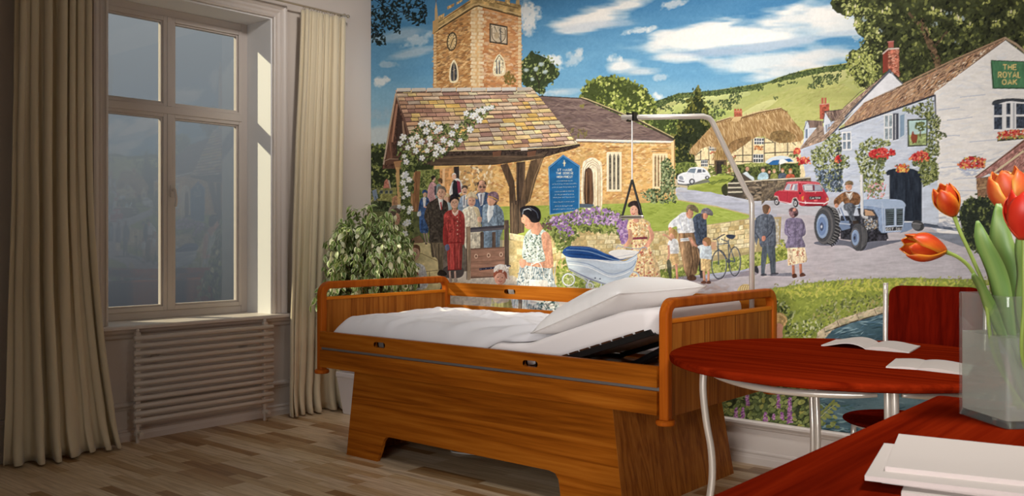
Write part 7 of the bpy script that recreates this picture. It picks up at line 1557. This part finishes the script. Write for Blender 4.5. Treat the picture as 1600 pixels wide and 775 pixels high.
# small girl with white bonnet
blob([(118, 775), (110, 700), (135, 640), (195, 630), (225, 690), (232, 775)], (206, 206, 130), tex='v', amp=.15); blob([(120, 700), (140, 600), (200, 600), (215, 700)], (226, 210, 190)); ell(162, 560, 36, 42, (222, 160, 136)); blob([(122, 560), (126, 520), (160, 505), (200, 520), (206, 565), (196, 560), (180, 532), (150, 530), (134, 545)], (172, 92, 66)); blob([(124, 520), (130, 490), (165, 476), (205, 490), (216, 530), (212, 568), (204, 560), (198, 525), (160, 508)], (236, 230, 224), tex='fine', amp=.08); ell(148, 556, 4, 3, (60, 48, 50)); ell(174, 558, 4, 3, (60, 48, 50)); line([(150, 578), (162, 584), (174, 578)], 4, (190, 70, 76)); dabs([(124, 480), (214, 480), (216, 520), (124, 520)], 30, (1, 2), [(244, 240, 236), (214, 206, 200)])
fr0(); dabs([(700, 470), (760, 462), (900, 470), (900, 500), (700, 500)], 50, (3, 8), [(206, 200, 204), (180, 170, 178)], asp=.3, rot=-.1, al=.5)
FIG[0] = 0
FIG[0] = 1
# ======== lady with the pram
fr(870, 290, 4.079)
DR = (238, 206, 150)
blob([(470, 620), (478, 480), (486, 350), (520, 330), (570, 340), (600, 400), (640, 480), (662, 600), (600, 615), (540, 625)], DR, tex='fine', amp=.08); line([(545, 360), (555, 480), (560, 610)], 7, (206, 140, 110), .8); line([(510, 360), (500, 480), (500, 600)], 4, (250, 230, 190), .8); line([(580, 370), (610, 470), (625, 600)], 5, (214, 170, 120), .8)
blob([(448, 262), (460, 222), (500, 210), (550, 212), (590, 232), (600, 262), (580, 280), (576, 335), (486, 340), (470, 285), (452, 285)], DR, tex='fine', amp=.08)
dabs([(480, 350), (580, 345), (650, 600), (475, 610)], 150, (1.1, 2.2), [(206, 110, 84), (250, 232, 190), (220, 170, 110), (180, 90, 80)], asp=.6); dabs([(460, 230), (590, 235), (576, 330), (486, 335)], 60, (1, 2), [(206, 120, 84), (250, 232, 190), (226, 176, 100)], asp=.6)
line([(484, 338), (578, 334)], 15, (140, 52, 76)); blob([(456, 280), (478, 285), (482, 330), (470, 370), (440, 398), (424, 396), (436, 372), (455, 340)], (226, 166, 134)); blob([(580, 268), (598, 262), (622, 320), (600, 370), (572, 402), (556, 396), (575, 360), (594, 322)], (226, 160, 130)); poly([(492, 196), (520, 196), (526, 232), (505, 240), (486, 226)], (222, 156, 128))
ell(497, 160, 29, 40, (228, 170, 142)); blob([(452, 128), (466, 105), (500, 96), (530, 110), (540, 150), (534, 190), (518, 180), (516, 150), (496, 128), (470, 136), (462, 140)], (52, 40, 40)); ell(484, 154, 3.5, 2.5, (60, 44, 44)); ell(504, 154, 3.5, 2.5, (60, 44, 44)); line([(478, 178), (488, 184), (498, 178)], 5, (190, 50, 56)); poly([(480, 195), (550, 195), (552, 212), (478, 210)], (230, 214, 196), al=.5)
FIG[0] = 0
# pram
PB, PBl, PN = (188, 206, 226), (214, 226, 238), (24, 74, 150)
poly([(0, 640), (560, 600), (560, 660), (0, 680)], (150, 170, 90), al=.0)
for cx, cy, r in ((75, 600, 38), (210, 640, 22), (240, 630, 44), (440, 650, 66), (490, 585, 34)):
    line([(cx+r*math.cos(a), cy+r*math.sin(a)) for a in [i*PI/12 for i in range(25)]], 9, (206, 216, 228)); line([(cx+(r+4)*math.cos(a), cy+(r+4)*math.sin(a)) for a in [i*PI/12 for i in range(25)]], 2.5, (120, 132, 150)); [line([(cx, cy), (cx+r*math.cos(a), cy+r*math.sin(a))], 1.4, (210, 220, 200), .7) for a in [i*PI/9 for i in range(18)]]
blob([(56, 455), (60, 430), (200, 430), (370, 470), (440, 480), (510, 440), (505, 500), (478, 560), (420, 610), (350, 640), (300, 625), (200, 600), (120, 560), (76, 530)], PB, tex='h', amp=.05); line([(66, 480), (200, 500), (330, 560), (400, 556), (480, 520), (505, 480)], 7, (150, 172, 204), sm=True); line([(70, 500), (200, 520), (330, 578), (400, 574), (470, 545)], 4, (236, 242, 248), sm=True); line([(76, 530), (200, 590), (300, 625), (350, 636)], 10, (130, 140, 170), sm=True); line([(60, 450), (200, 462), (330, 490), (450, 490), (510, 455)], 4, (236, 242, 246), sm=True)
blob([(36, 425), (70, 390), (140, 386), (230, 396), (330, 440), (430, 455), (436, 470), (380, 480), (300, 475), (180, 466), (70, 455)], PN, tex='h', amp=.12); line([(60, 410), (200, 420), (340, 466), (400, 476)], 4, (120, 160, 206), sm=True); line([(84, 394), (220, 402), (320, 440)], 4, (70, 120, 186), sm=True); line([(70, 436), (220, 446), (330, 470)], 5, (12, 50, 116), sm=True)
blob([(330, 430), (380, 410), (470, 412), (520, 420), (500, 446), (440, 462), (400, 468)], (232, 232, 232)); line([(380, 456), (500, 436)], 3, (190, 196, 210)); line([(400, 470), (470, 462), (520, 430), (540, 400), (570, 395), (575, 410)], 5, (150, 164, 186), sm=True); line([(378, 402), (390, 384), (420, 390), (520, 404), (550, 392)], 5, (170, 180, 196), sm=True)
line([(100, 560), (180, 600), (200, 630)], 6, (190, 200, 214), sm=True); ell(245, 590, 5, 5, (40, 60, 100)); ell(276, 595, 5, 5, (40, 60, 100)); poly([(520, 610), (555, 610), (555, 640), (522, 640)], (196, 110, 84)); poly([(560, 610), (620, 595), (693, 600), (693, 640), (560, 640)], (150, 128, 130), al=.8)
# ======== men, boys and the bicycle
fr(1030, 290, 4.08)
blob([(80, 600), (200, 570), (340, 600), (420, 570), (600, 540), (620, 570), (420, 590), (350, 612), (200, 610)], (120, 112, 128), al=.6)
# bicycle
for cx, cy, r, rx in ((382, 504, 92, .52), (482, 484, 92, .40)):
    pts = [(cx+r*rx*math.cos(a), cy+r*math.sin(a)) for a in [i*PI/14 for i in range(29)]]; line(pts, 7, (58, 64, 76)); line([(cx+(r-7)*rx*math.cos(a), cy+(r-7)*math.sin(a)) for a in [i*PI/14 for i in range(29)]], 2, (160, 168, 178)); [line([(cx, cy), (cx+r*rx*math.cos(a), cy+r*math.sin(a))], 1.0, (140, 146, 150), .6) for a in [i*PI/8 for i in range(16)]]
BK = (64, 84, 110)
for a in (((380, 504), (374, 360), (366, 340)), ((374, 375), (442, 368)), ((374, 400), (444, 480)), ((442, 345), (444, 482)), ((444, 372), (484, 484)), ((444, 480), (484, 486)), ((392, 340), (440, 360))): line(a, 6, BK)
line([(340, 342), (366, 340), (400, 318), (420, 312)], 7, (60, 70, 90), sm=True); blob([(424, 318), (450, 312), (486, 318), (470, 342), (440, 336)], (52, 62, 84)); ell(444, 482, 12, 14, (70, 80, 96)); line([(330, 360), (366, 360), (364, 410), (334, 410), (330, 360)], 3, (176, 130, 100)); poly([(332, 362), (364, 362), (362, 408), (334, 408)], (206, 160, 124)); line([(445, 490), (456, 520)], 4, (60, 66, 80))
FIG[0] = 1
# man in dark jacket and cap
blob([(212, 230), (225, 195), (262, 176), (296, 200), (304, 260), (304, 340), (290, 380), (230, 376), (218, 300)], (68, 82, 104), tex='fine', amp=.15); poly([(236, 375), (290, 376), (284, 590), (262, 590)], (64, 60, 62), tex='v', amp=.15); ell(294, 190, 19, 26, (206, 140, 110)); blob([(268, 178), (276, 152), (306, 142), (336, 160), (344, 186), (318, 188), (296, 176)], (116, 112, 122), tex='fine', amp=.12); line([(306, 184), (342, 190)], 6, (84, 80, 92)); line([(240, 220), (252, 300), (276, 370)], 4, (46, 56, 76)); blob([(270, 186), (280, 180), (280, 206), (272, 206)], (90, 70, 60))
# man in white shirt
blob([(58, 258), (72, 232), (110, 200), (150, 172), (190, 178), (214, 220), (222, 270), (218, 300), (126, 306), (112, 262), (84, 268), (64, 272)], (226, 232, 242), tex='fine', amp=.07); line([(130, 220), (150, 290)], 5, (190, 200, 220)); line([(180, 200), (196, 280)], 5, (196, 206, 224)); ell(196, 180, 24, 32, (206, 146, 116)); blob([(172, 150), (186, 124), (220, 122), (246, 144), (252, 170), (216, 160), (192, 150), (180, 176)], (128, 116, 84), tex='fine', amp=.12); line([(196, 152), (250, 172)], 6, (96, 88, 66)); ell(180, 178, 5, 9, (190, 124, 98)); ell(212, 182, 3, 2.5, (60, 44, 40)); blob([(60, 270), (76, 266), (96, 290), (80, 302), (66, 292)], (214, 150, 122))
poly([(126, 304), (222, 300), (240, 380), (262, 460), (240, 560), (206, 590), (180, 592), (160, 540), (140, 440), (120, 350)], (142, 110, 78), tex='v', amp=.25); poly([(140, 340), (200, 350), (196, 440), (180, 560), (160, 540), (145, 450)], (170, 134, 96), tex='v', amp=.2); line([(198, 360), (214, 480), (196, 580)], 6, (90, 66, 48)); line([(230, 380), (250, 470), (232, 560)], 5, (100, 74, 54)); blob([(176, 590), (210, 568), (236, 584), (230, 604), (196, 606)], (96, 64, 46)); poly([(134, 338), (196, 332), (196, 352), (136, 358)], (214, 220, 226)); line([(136, 346), (194, 342)], 3, (110, 120, 136)); poly([(184, 328), (210, 330), (240, 380), (210, 390)], (206, 150, 120), al=.8)
# boy left
blob([(56, 400), (58, 360), (80, 340), (112, 344), (124, 380), (122, 436), (70, 440)], (230, 234, 240), tex='fine', amp=.07); ell(86, 314, 22, 28, (216, 156, 126)); blob([(64, 320), (62, 294), (84, 276), (110, 290), (116, 324), (104, 342), (96, 320), (76, 304)], (190, 146, 90)); poly([(70, 436), (122, 434), (128, 500), (84, 510), (72, 470)], (218, 180, 120), tex='fine', amp=.1); line([(110, 500), (114, 560), (116, 604)], 16, (206, 146, 116)); line([(60, 380), (64, 440), (56, 476)], 13, (216, 156, 126)); line([(24, 312), (50, 322), (80, 350)], 12, (216, 156, 126)); blob([(80, 616), (100, 600), (130, 600), (130, 616), (100, 624)], (84, 52, 44)); blob([(48, 500), (60, 470), (76, 500), (80, 590), (66, 590)], (60, 70, 60), al=.8)
# boy right
blob([(244, 392), (262, 380), (300, 378), (332, 392), (336, 460), (320, 476), (264, 468), (258, 410)], (206, 222, 236), tex='fine', amp=.07); line([(244, 390), (222, 376), (206, 346)], 12, (214, 150, 122)); ell(300, 360, 24, 28, (214, 152, 120)); blob([(278, 352), (290, 334), (318, 332), (332, 354), (328, 378), (312, 386), (304, 366), (290, 356)], (160, 116, 72)); poly([(264, 466), (328, 470), (328, 540), (300, 548), (266, 540)], (222, 190, 130), tex='fine', amp=.1); line([(284, 545), (290, 612)], 17, (208, 150, 120)); line([(316, 545), (316, 612)], 16, (208, 150, 120)); blob([(266, 616), (284, 606), (300, 612), (296, 626), (270, 626)], (110, 66, 50)); blob([(300, 616), (316, 606), (330, 612), (326, 626), (302, 626)], (110, 66, 50)); line([(298, 476), (298, 545)], 3, (176, 140, 90))
# couple walking away
blob([(600, 280), (610, 220), (640, 190), (680, 180), (720, 190), (740, 230), (744, 320), (738, 390), (650, 392), (636, 330), (620, 380), (606, 330)], (96, 106, 124), tex='fine', amp=.12); poly([(658, 386), (738, 386), (744, 470), (742, 565), (712, 568), (704, 470), (690, 430), (680, 500), (672, 570), (650, 566), (650, 470)], (86, 98, 112), tex='v', amp=.12); ell(690, 152, 22, 30, (206, 144, 114)); blob([(660, 156), (660, 130), (684, 120), (704, 134), (700, 150), (690, 176), (668, 178)], (112, 84, 62)); line([(620, 220), (614, 300), (640, 340)], 6, (64, 72, 92)); line([(730, 230), (716, 300), (676, 340)], 7, (64, 72, 92)); blob([(656, 326), (674, 322), (680, 340), (668, 354), (656, 350)], (216, 140, 114)); line([(690, 200), (696, 380)], 3, (60, 70, 90)); blob([(604, 524), (622, 512), (634, 540), (630, 560), (610, 548)], (56, 56, 66)); blob([(650, 566), (680, 562), (684, 574), (652, 576)], (46, 46, 56)); blob([(712, 564), (756, 556), (756, 568), (716, 576)], (46, 46, 56)); poly([(640, 570), (840, 555), (880, 580), (760, 578)], (110, 116, 136), al=.7)
blob([(798, 290), (806, 225), (830, 208), (880, 206), (916, 220), (936, 290), (926, 320), (912, 330), (928, 396), (810, 400), (822, 330), (804, 312)], (128, 118, 152), tex='fine', amp=.12); ell(856, 176, 26, 30, (120, 76, 66)); blob([(830, 178), (828, 152), (852, 140), (880, 150), (886, 184), (866, 200), (840, 198)], (108, 78, 84), tex='fine', amp=.4); blob([(852, 160), (860, 144), (874, 150), (868, 164)], (226, 150, 130)); line([(812, 240), (820, 300), (840, 320)], 5, (92, 82, 118)); line([(924, 240), (912, 320)], 5, (92, 82, 118)); line([(868, 215), (870, 395)], 3, (100, 90, 126)); line([(816, 328), (916, 326)], 3, (96, 86, 122))
poly([(816, 398), (928, 394), (946, 470), (940, 488), (880, 500), (822, 512), (818, 460)], (232, 208, 170), tex='v', amp=.15); dabs([(818, 400), (928, 398), (940, 485), (824, 505)], 60, (1, 2), [(190, 110, 90), (250, 236, 200), (206, 150, 110)], asp=.6); line([(856, 508), (858, 568)], 18, (196, 124, 94)); line([(902, 500), (904, 562)], 18, (196, 124, 94)); blob([(848, 568), (872, 562), (878, 584), (852, 590)], (96, 56, 40)); blob([(896, 566), (918, 556), (934, 574), (900, 582)], (96, 56, 40))
FIG[0] = 0
# ======== near bank, stream and stones
fr0()
GS = [(132, 166, 52), (160, 186, 70), (108, 146, 48), (180, 196, 80), (146, 172, 70), (96, 130, 52)]
bank = [(1200, 452), (1260, 442), (1340, 436), (1420, 434), (1500, 436), (1740, 440), (1740, 520), (1460, 496), (1380, 490), (1330, 500), (1290, 516), (1286, 540), (1260, 720), (1150, 720), (1180, 470)]
poly(bank, (142, 172, 62), rough=2, tex='mid', amp=.5, col2=(112, 144, 54)); dabs(bank, 2200, (1.8, 4.2), GS, asp=.4, al=.6)
dabs([(1205, 452), (1340, 438), (1500, 438), (1500, 450), (1340, 456), (1240, 468)], 300, (2, 4.5), [(190, 204, 70), (206, 206, 80), (170, 190, 66), (216, 200, 90)], asp=.4, al=.6)
dabs([(1290, 470), (1380, 460), (1382, 485), (1330, 498), (1290, 510), (1262, 500)], 260, (1.6, 3.2), [(92, 118, 56), (130, 150, 84), (160, 176, 120), (176, 160, 90), (70, 94, 46)], al=.7)
dabs([(1186, 462), (1225, 470), (1245, 490), (1230, 512), (1205, 500)], 150, (1.6, 3.4), [(96, 132, 62), (60, 90, 44), (140, 170, 100), (180, 196, 140), (44, 70, 36)])
dabs([(1225, 500), (1285, 500), (1280, 528), (1230, 528)], 120, (1.6, 3.2), [(96, 130, 60), (60, 90, 44), (190, 204, 150), (130, 160, 80)])
for i in range(60): x = prn.uniform(1210, 1600); y = 446-8*min(1, (x-1200)/150.)+prn.uniform(-2, 3); dabs([(x-3, y-5), (x+3, y-5), (x+3, y+4), (x-3, y+4)], 3, (1.2, 2.4), [(130, 150, 84), (170, 180, 96), (150, 140, 100)], al=.8)
# water
wat = [(1290, 528), (1300, 512), (1340, 500), (1392, 488), (1460, 484), (1740, 500), (1740, 740), (1240, 740), (1262, 600)]
poly(wat, (62, 96, 112), tex='H', amp=.8, col2=(112, 146, 160)); dabs(wat, 600, (3, 10), [(84, 124, 140), (52, 84, 100), (130, 164, 178), (60, 92, 84), (96, 140, 150)], asp=.14, rot=-.05, al=.6)
dabs([(1300, 512), (1388, 490), (1388, 530), (1300, 530)], 70, (3, 8), [(66, 104, 132), (40, 68, 84), (150, 186, 200), (90, 130, 160)], asp=.14, rot=-.15, al=.7)
stn = [(1277, 520), (1288, 512), (1310, 500), (1340, 490), (1372, 480), (1384, 478), (1386, 488), (1360, 494), (1330, 503), (1300, 516), (1290, 528), (1276, 530)]
poly(stn, (200, 184, 150), rough=1, tex='mid', amp=.15); line([(1289, 519), (1330, 504), (1386, 488)], 2.2, (84, 76, 66)); 
for a in ((1308, 502, 1312, 511), (1339, 491, 1343, 500), (1366, 483, 1370, 492), (1288, 513, 1290, 524)): line([(a[0], a[1]), (a[2], a[3])], 1.4, (130, 112, 88))
dabs(stn, 50, (2, 4), [(222, 208, 176), (176, 156, 124), (150, 160, 120)], asp=.4, rot=-.3, al=.5); poly([(1384, 478), (1500, 466), (1740, 470), (1740, 486), (1500, 476), (1386, 488)], (196, 180, 146), tex='mid', amp=.15)
# children on the bank, heads only in sight
fr(1180, 420, 5.536)
blob([(100, 640), (110, 560), (150, 520), (160, 610), (158, 660), (110, 700)], (150, 40, 50)); blob([(150, 560), (160, 470), (200, 440), (235, 470), (246, 500), (236, 545), (240, 590), (200, 610), (160, 590)], (226, 160, 134)); blob([(150, 470), (156, 400), (190, 378), (240, 386), (276, 430), (270, 480), (244, 500), (232, 482), (205, 470), (190, 480), (180, 500), (160, 500)], (216, 178, 112), tex='fine', amp=.15); line([(170, 400), (210, 390), (250, 410)], 6, (240, 214, 150), sm=True); line([(190, 420), (240, 420), (262, 450)], 5, (176, 130, 76), sm=True); ell(182, 492, 12, 18, (206, 132, 106)); ell(182, 492, 5, 9, (176, 100, 80))
fr(1030, 430, 4.56)
blob([(560, 130), (566, 90), (600, 66), (650, 70), (680, 100), (690, 140), (640, 160)], (216, 190, 130)); [line([(575+i*16, 110), (585+i*15, 78), (600+i*14, 70)], 3, (120, 92, 56), .8, sm=True) for i in range(6)]
# ======== foliage and foxgloves along the bottom
fr0()
fol = [(1000, 560), (1120, 580), (1260, 590), (1285, 640), (1300, 740), (1000, 740)]
poly(fol, (60, 84, 46), tex='mid', amp=.4); dabs(fol, 900, (2.4, 5.4), [(92, 122, 60), (116, 146, 74), (66, 96, 50), (140, 160, 84), (42, 62, 40)], asp=.6)
dabs([(1120, 600), (1270, 600), (1270, 700), (1120, 680)], 200, (3, 5.6), [(136, 160, 84), (104, 140, 72), (160, 160, 74), (84, 120, 66)], asp=.6, al=.9)
fr(1120, 620, 5.964)
for i in range(46):
    x, y = prn.uniform(30, 800), prn.uniform(-10, 290); s = prn.uniform(20, 38); c = prn.choice([(116, 146, 74), (136, 164, 88), (96, 130, 66), (150, 166, 80)]); a = prn.uniform(-.8, .8); ell(x, y, s*1.2, s*.75, (40, 60, 38), rot=a); ell(x-2, y-3, s*1.1, s*.66, c, rot=a, tex='fine', amp=.1); line([(x-s*math.cos(a), y-s*math.sin(a)), (x+s*math.cos(a), y+s*math.sin(a))], 2, (170, 186, 120), .6)
for x, y0, y1, w in ((285, -20, 90, 30), (180, 110, 210, 24), (245, 110, 215, 24), (575, -20, 110, 28), (455, 150, 245, 28), (610, 150, 220, 24), (680, 10, 255, 34), (530, 165, 215, 20)):
    n = int((y1-y0)/9)
    for k in range(n):
        t = k/n; y = y0+(y1-y0)*t; ww = w*(.45+.6*t)
        for j in range(3): ell(x+prn.uniform(-1, 1)*ww*.7, y+prn.uniform(-5, 5), 9, 8, prn.choice([(160, 90, 160), (190, 122, 186), (136, 72, 140), (208, 150, 204)]))
poly([(880, 30), (1312, 60), (1312, 370), (880, 300)], (52, 84, 100), tex='H', amp=.8, col2=(110, 144, 160)); dabs([(890, 40), (1300, 70), (1300, 350), (900, 290)], 90, (3, 8), [(90, 130, 150), (40, 64, 80), (150, 186, 190), (60, 100, 90)], asp=.2, rot=.05, al=.7)
for i in range(24): x, y = 900+prn.random()*230, 60+prn.random()*230; ell(x, y, 26, 15, prn.choice([(124, 152, 80), (150, 176, 96), (96, 128, 64)]), rot=prn.uniform(-.6, .9))
line([(890, 270), (960, 200), (1040, 120), (1110, 70)], 7, (176, 190, 120), sm=True)
for k in range(7): t = k/6; x, y = 910+190*t, 250-180*t; ell(x+26, y+10, 28, 14, (140, 166, 84), rot=.5); ell(x-16, y-22, 26, 13, (120, 150, 76), rot=-.9)
fr0()
PAINT_GAIN = 1.0
# ======== (end of picture)
# faint canvas weave in the paint
CV += (NF['fine'][..., None]*3.0)
CV = np.clip(CV, 4, 250)
gm = np.clip(CV[..., 1]-np.maximum(CV[..., 0], CV[..., 2]), 0, None); CV[..., 0] += .42*gm; CV[..., 1] -= .06*gm   # an ochre cast to all the greens
lum = (CV @ np.array((.3, .59, .11), np.float32))[..., None]; CV = (lum+(CV-lum)*0.84)*np.array((.985, .975, .955), np.float32)
CV += ((CV-np.roll(CV, 2, 1))*0.35+(CV-np.roll(CV, 2, 0))*0.25)*(np.abs(CV-np.roll(CV, 2, 1)).max(-1, keepdims=True) < 90)   # raised paint edges
CV = np.clip(CV, 4, 250)
# ---- hang it: a regular grid on the wall, coloured from the canvas
MX0, MX1, MZ0, MZ1 = 0.002, 4.80, 0.241, 3.20
NC, NRW = 1400, 940
uu = np.linspace(0, 1, NC); mx_ = MX0+(MX1-MX0)*uu; mz_ = np.linspace(MZ0, MZ1, NRW)
rx_, ry_ = mx_-5.4606, 4.7541-0.004
dd = rx_*(-0.6464)+ry_*0.7630; ll = rx_*0.7630+ry_*0.6464
pxs = 800+1440*ll/dd; Xc = np.broadcast_to((pxs-CX0)*S_, (NRW, NC)); Yc = ((371-1440*(mz_[:, None]-1.25)/dd[None, :])-CY0)*S_
lin = np.where(CV/255 <= 0.04045, CV/255/12.92, ((CV/255+0.055)/1.055)**2.4).astype(np.float32)
Xc = np.clip(Xc-0.5, 0, CW-1.01); Yc = np.clip(Yc-0.5, 0, CH-1.01); xi = Xc.astype(int); yi = Yc.astype(int); fx = (Xc-xi)[..., None]; fy = (Yc-yi)[..., None]
colr = (lin[yi, xi]*(1-fx)+lin[yi, xi+1]*fx)*(1-fy)+(lin[yi+1, xi]*(1-fx)+lin[yi+1, xi+1]*fx)*fy
me = bpy.data.meshes.new('village_mural')
XX, ZZ = np.meshgrid(mx_, mz_); n = NC*NRW
# front sheet plus a thin border back to the wall
co_ = np.empty((n, 3), np.float32); co_[:, 0] = XX.ravel(); co_[:, 1] = -0.004; co_[:, 2] = ZZ.ravel()
idx = np.arange(n).reshape(NRW, NC); q = np.stack([idx[:-1, :-1], idx[:-1, 1:], idx[1:, 1:], idx[1:, :-1]], -1).reshape(-1, 4)
rim = np.concatenate([idx[0, :], idx[1:, -1], idx[-1, -2::-1], idx[-2:0:-1, 0]]); m_ = len(rim)
back = co_[rim].copy(); back[:, 1] = -0.0006; bi = n+np.arange(m_); rj = np.roll(rim, -1); bj = np.roll(bi, -1)
q = np.concatenate([q, np.stack([rim, bi, bj, rj], -1)]); allc = np.concatenate([co_, back])
me.vertices.add(len(allc)); me.vertices.foreach_set('co', allc.ravel())
me.loops.add(q.size); me.loops.foreach_set('vertex_index', q.ravel().astype(np.int32))
me.polygons.add(len(q)); me.polygons.foreach_set('loop_start', np.arange(0, q.size, 4, dtype=np.int32))
try: me.polygons.foreach_set('loop_total', np.full(len(q), 4, np.int32))
except Exception: pass
me.update(calc_edges=True)
cat_ = me.color_attributes.new('paint', 'FLOAT_COLOR', 'POINT'); cc = np.ones((len(allc), 4), np.float32); cc[:n, :3] = np.clip(colr.reshape(-1, 3)*PAINT_GAIN, 0, 0.95); cc[n:, :3] = 0.6
cat_.data.foreach_set('color', cc.ravel())
M['mural'] = attr_mat('mural_paint', 0.75, spec=0.15, bump=0.05); me.materials.append(M['mural'])
mo = bpy.data.objects.new('village_mural', me); COL.objects.link(mo)
tag(mo, 'large painted mural of a country village covering the whole back wall', 'mural')
# ------------------------------------------------------------------ light and camera
w = bpy.data.worlds.new('sky'); SC.world = w; w.use_nodes = True; nt = w.node_tree; bg = nt.nodes['Background']
tc = nt.nodes.new('ShaderNodeTexCoord'); sx = nt.nodes.new('ShaderNodeSeparateXYZ'); nt.links.new(tc.outputs['Generated'], sx.inputs[0])
mr = nt.nodes.new('ShaderNodeMapRange'); mr.inputs['From Min'].default_value = -0.1; mr.inputs['From Max'].default_value = 0.30
nt.links.new(sx.outputs['Z'], mr.inputs['Value'])
cr = nt.nodes.new('ShaderNodeValToRGB'); cr.color_ramp.elements[0].color = rgb(60, 62, 66); cr.color_ramp.elements[1].color = rgb(158, 162, 164)
nt.links.new(mr.outputs[0], cr.inputs[0]); nt.links.new(cr.outputs[0], bg.inputs['Color']); bg.inputs['Strength'].default_value = 1.0

def area(name, loc, target, sx_, sy_, power, col=(1, 1, 1), spread=180):
    l = bpy.data.lights.new(name, 'AREA'); l.shape = 'RECTANGLE'; l.size = sx_; l.size_y = sy_; l.energy = power; l.color = col; l.spread = math.radians(spread)
    o = bpy.data.objects.new(name, l); COL.objects.link(o); o.location = loc
    o.rotation_euler = (Vector(target)-Vector(loc)).to_track_quat('-Z', 'Y').to_euler(); return o
# main fill light, added at the made-up window behind the camera
area('fill_behind_camera', ((FX0+FX1)/2, YF+0.02, 1.75), (4.0, 0, 1.5), 2.6, 1.9, 46, (1.0, 0.96, 0.93), 80)
# unseen fill light added above the tables
area('fill_over_tables', (5.7, -2.7, 3.38), (4.3, -2.0, 0.7), 0.7, 0.7, 24, (1.0, 0.94, 0.88), 84)
# unseen fill strip added to brighten the mural, another added for the window corner
area('fill_mural', (2.45, -1.2, 3.40), (2.35, 0.0, 1.35), 3.0, 0.12, 21, (1.0, 0.96, 0.92), 80)
area('fill_window_corner', (2.3, -1.7, 3.40), (-0.1, -0.25, 2.45), 0.3, 0.3, 6, (1.0, 0.95, 0.90), 58)
# low sun through the side window
l = bpy.data.lights.new('sun', 'SUN'); l.energy = 5.4; l.color = (1.0, 0.87, 0.58); l.angle = math.radians(1.5)
o = bpy.data.objects.new('sun', l); COL.objects.link(o); o.rotation_euler = Vector((2.2, 1.42, -1.5)).to_track_quat('-Z', 'Y').to_euler(); o.location = (-2, -3, 4)

cam = bpy.data.cameras.new('camera'); co = bpy.data.objects.new('camera', cam); COL.objects.link(co)
co.location = (5.4606, -4.7541, 1.25); co.rotation_euler = (PI/2, 0, math.radians(40.27))
cam.sensor_fit = 'HORIZONTAL'; cam.sensor_width = 36.0; cam.lens = 36.0*1440/1600; cam.shift_y = -(387.5-371.0)/1600
cam.clip_start = 0.05; cam.clip_end = 100
cam.dof.use_dof = True; cam.dof.focus_distance = 5.2; cam.dof.aperture_fstop = 11.0
SC.camera = co
SC.view_settings.view_transform = 'Standard'; SC.view_settings.look = 'None'; SC.view_settings.gamma = 1.0; SC.view_settings.exposure = 0.0
try: SC.view_settings.use_curve_mapping = False
except Exception: pass
SC.cycles.max_bounces = 10; SC.cycles.transparent_max_bounces = 16; SC.cycles.sample_clamp_indirect = 6.0
SC.cycles.use_denoising = True
bpy.context.view_layer.update()
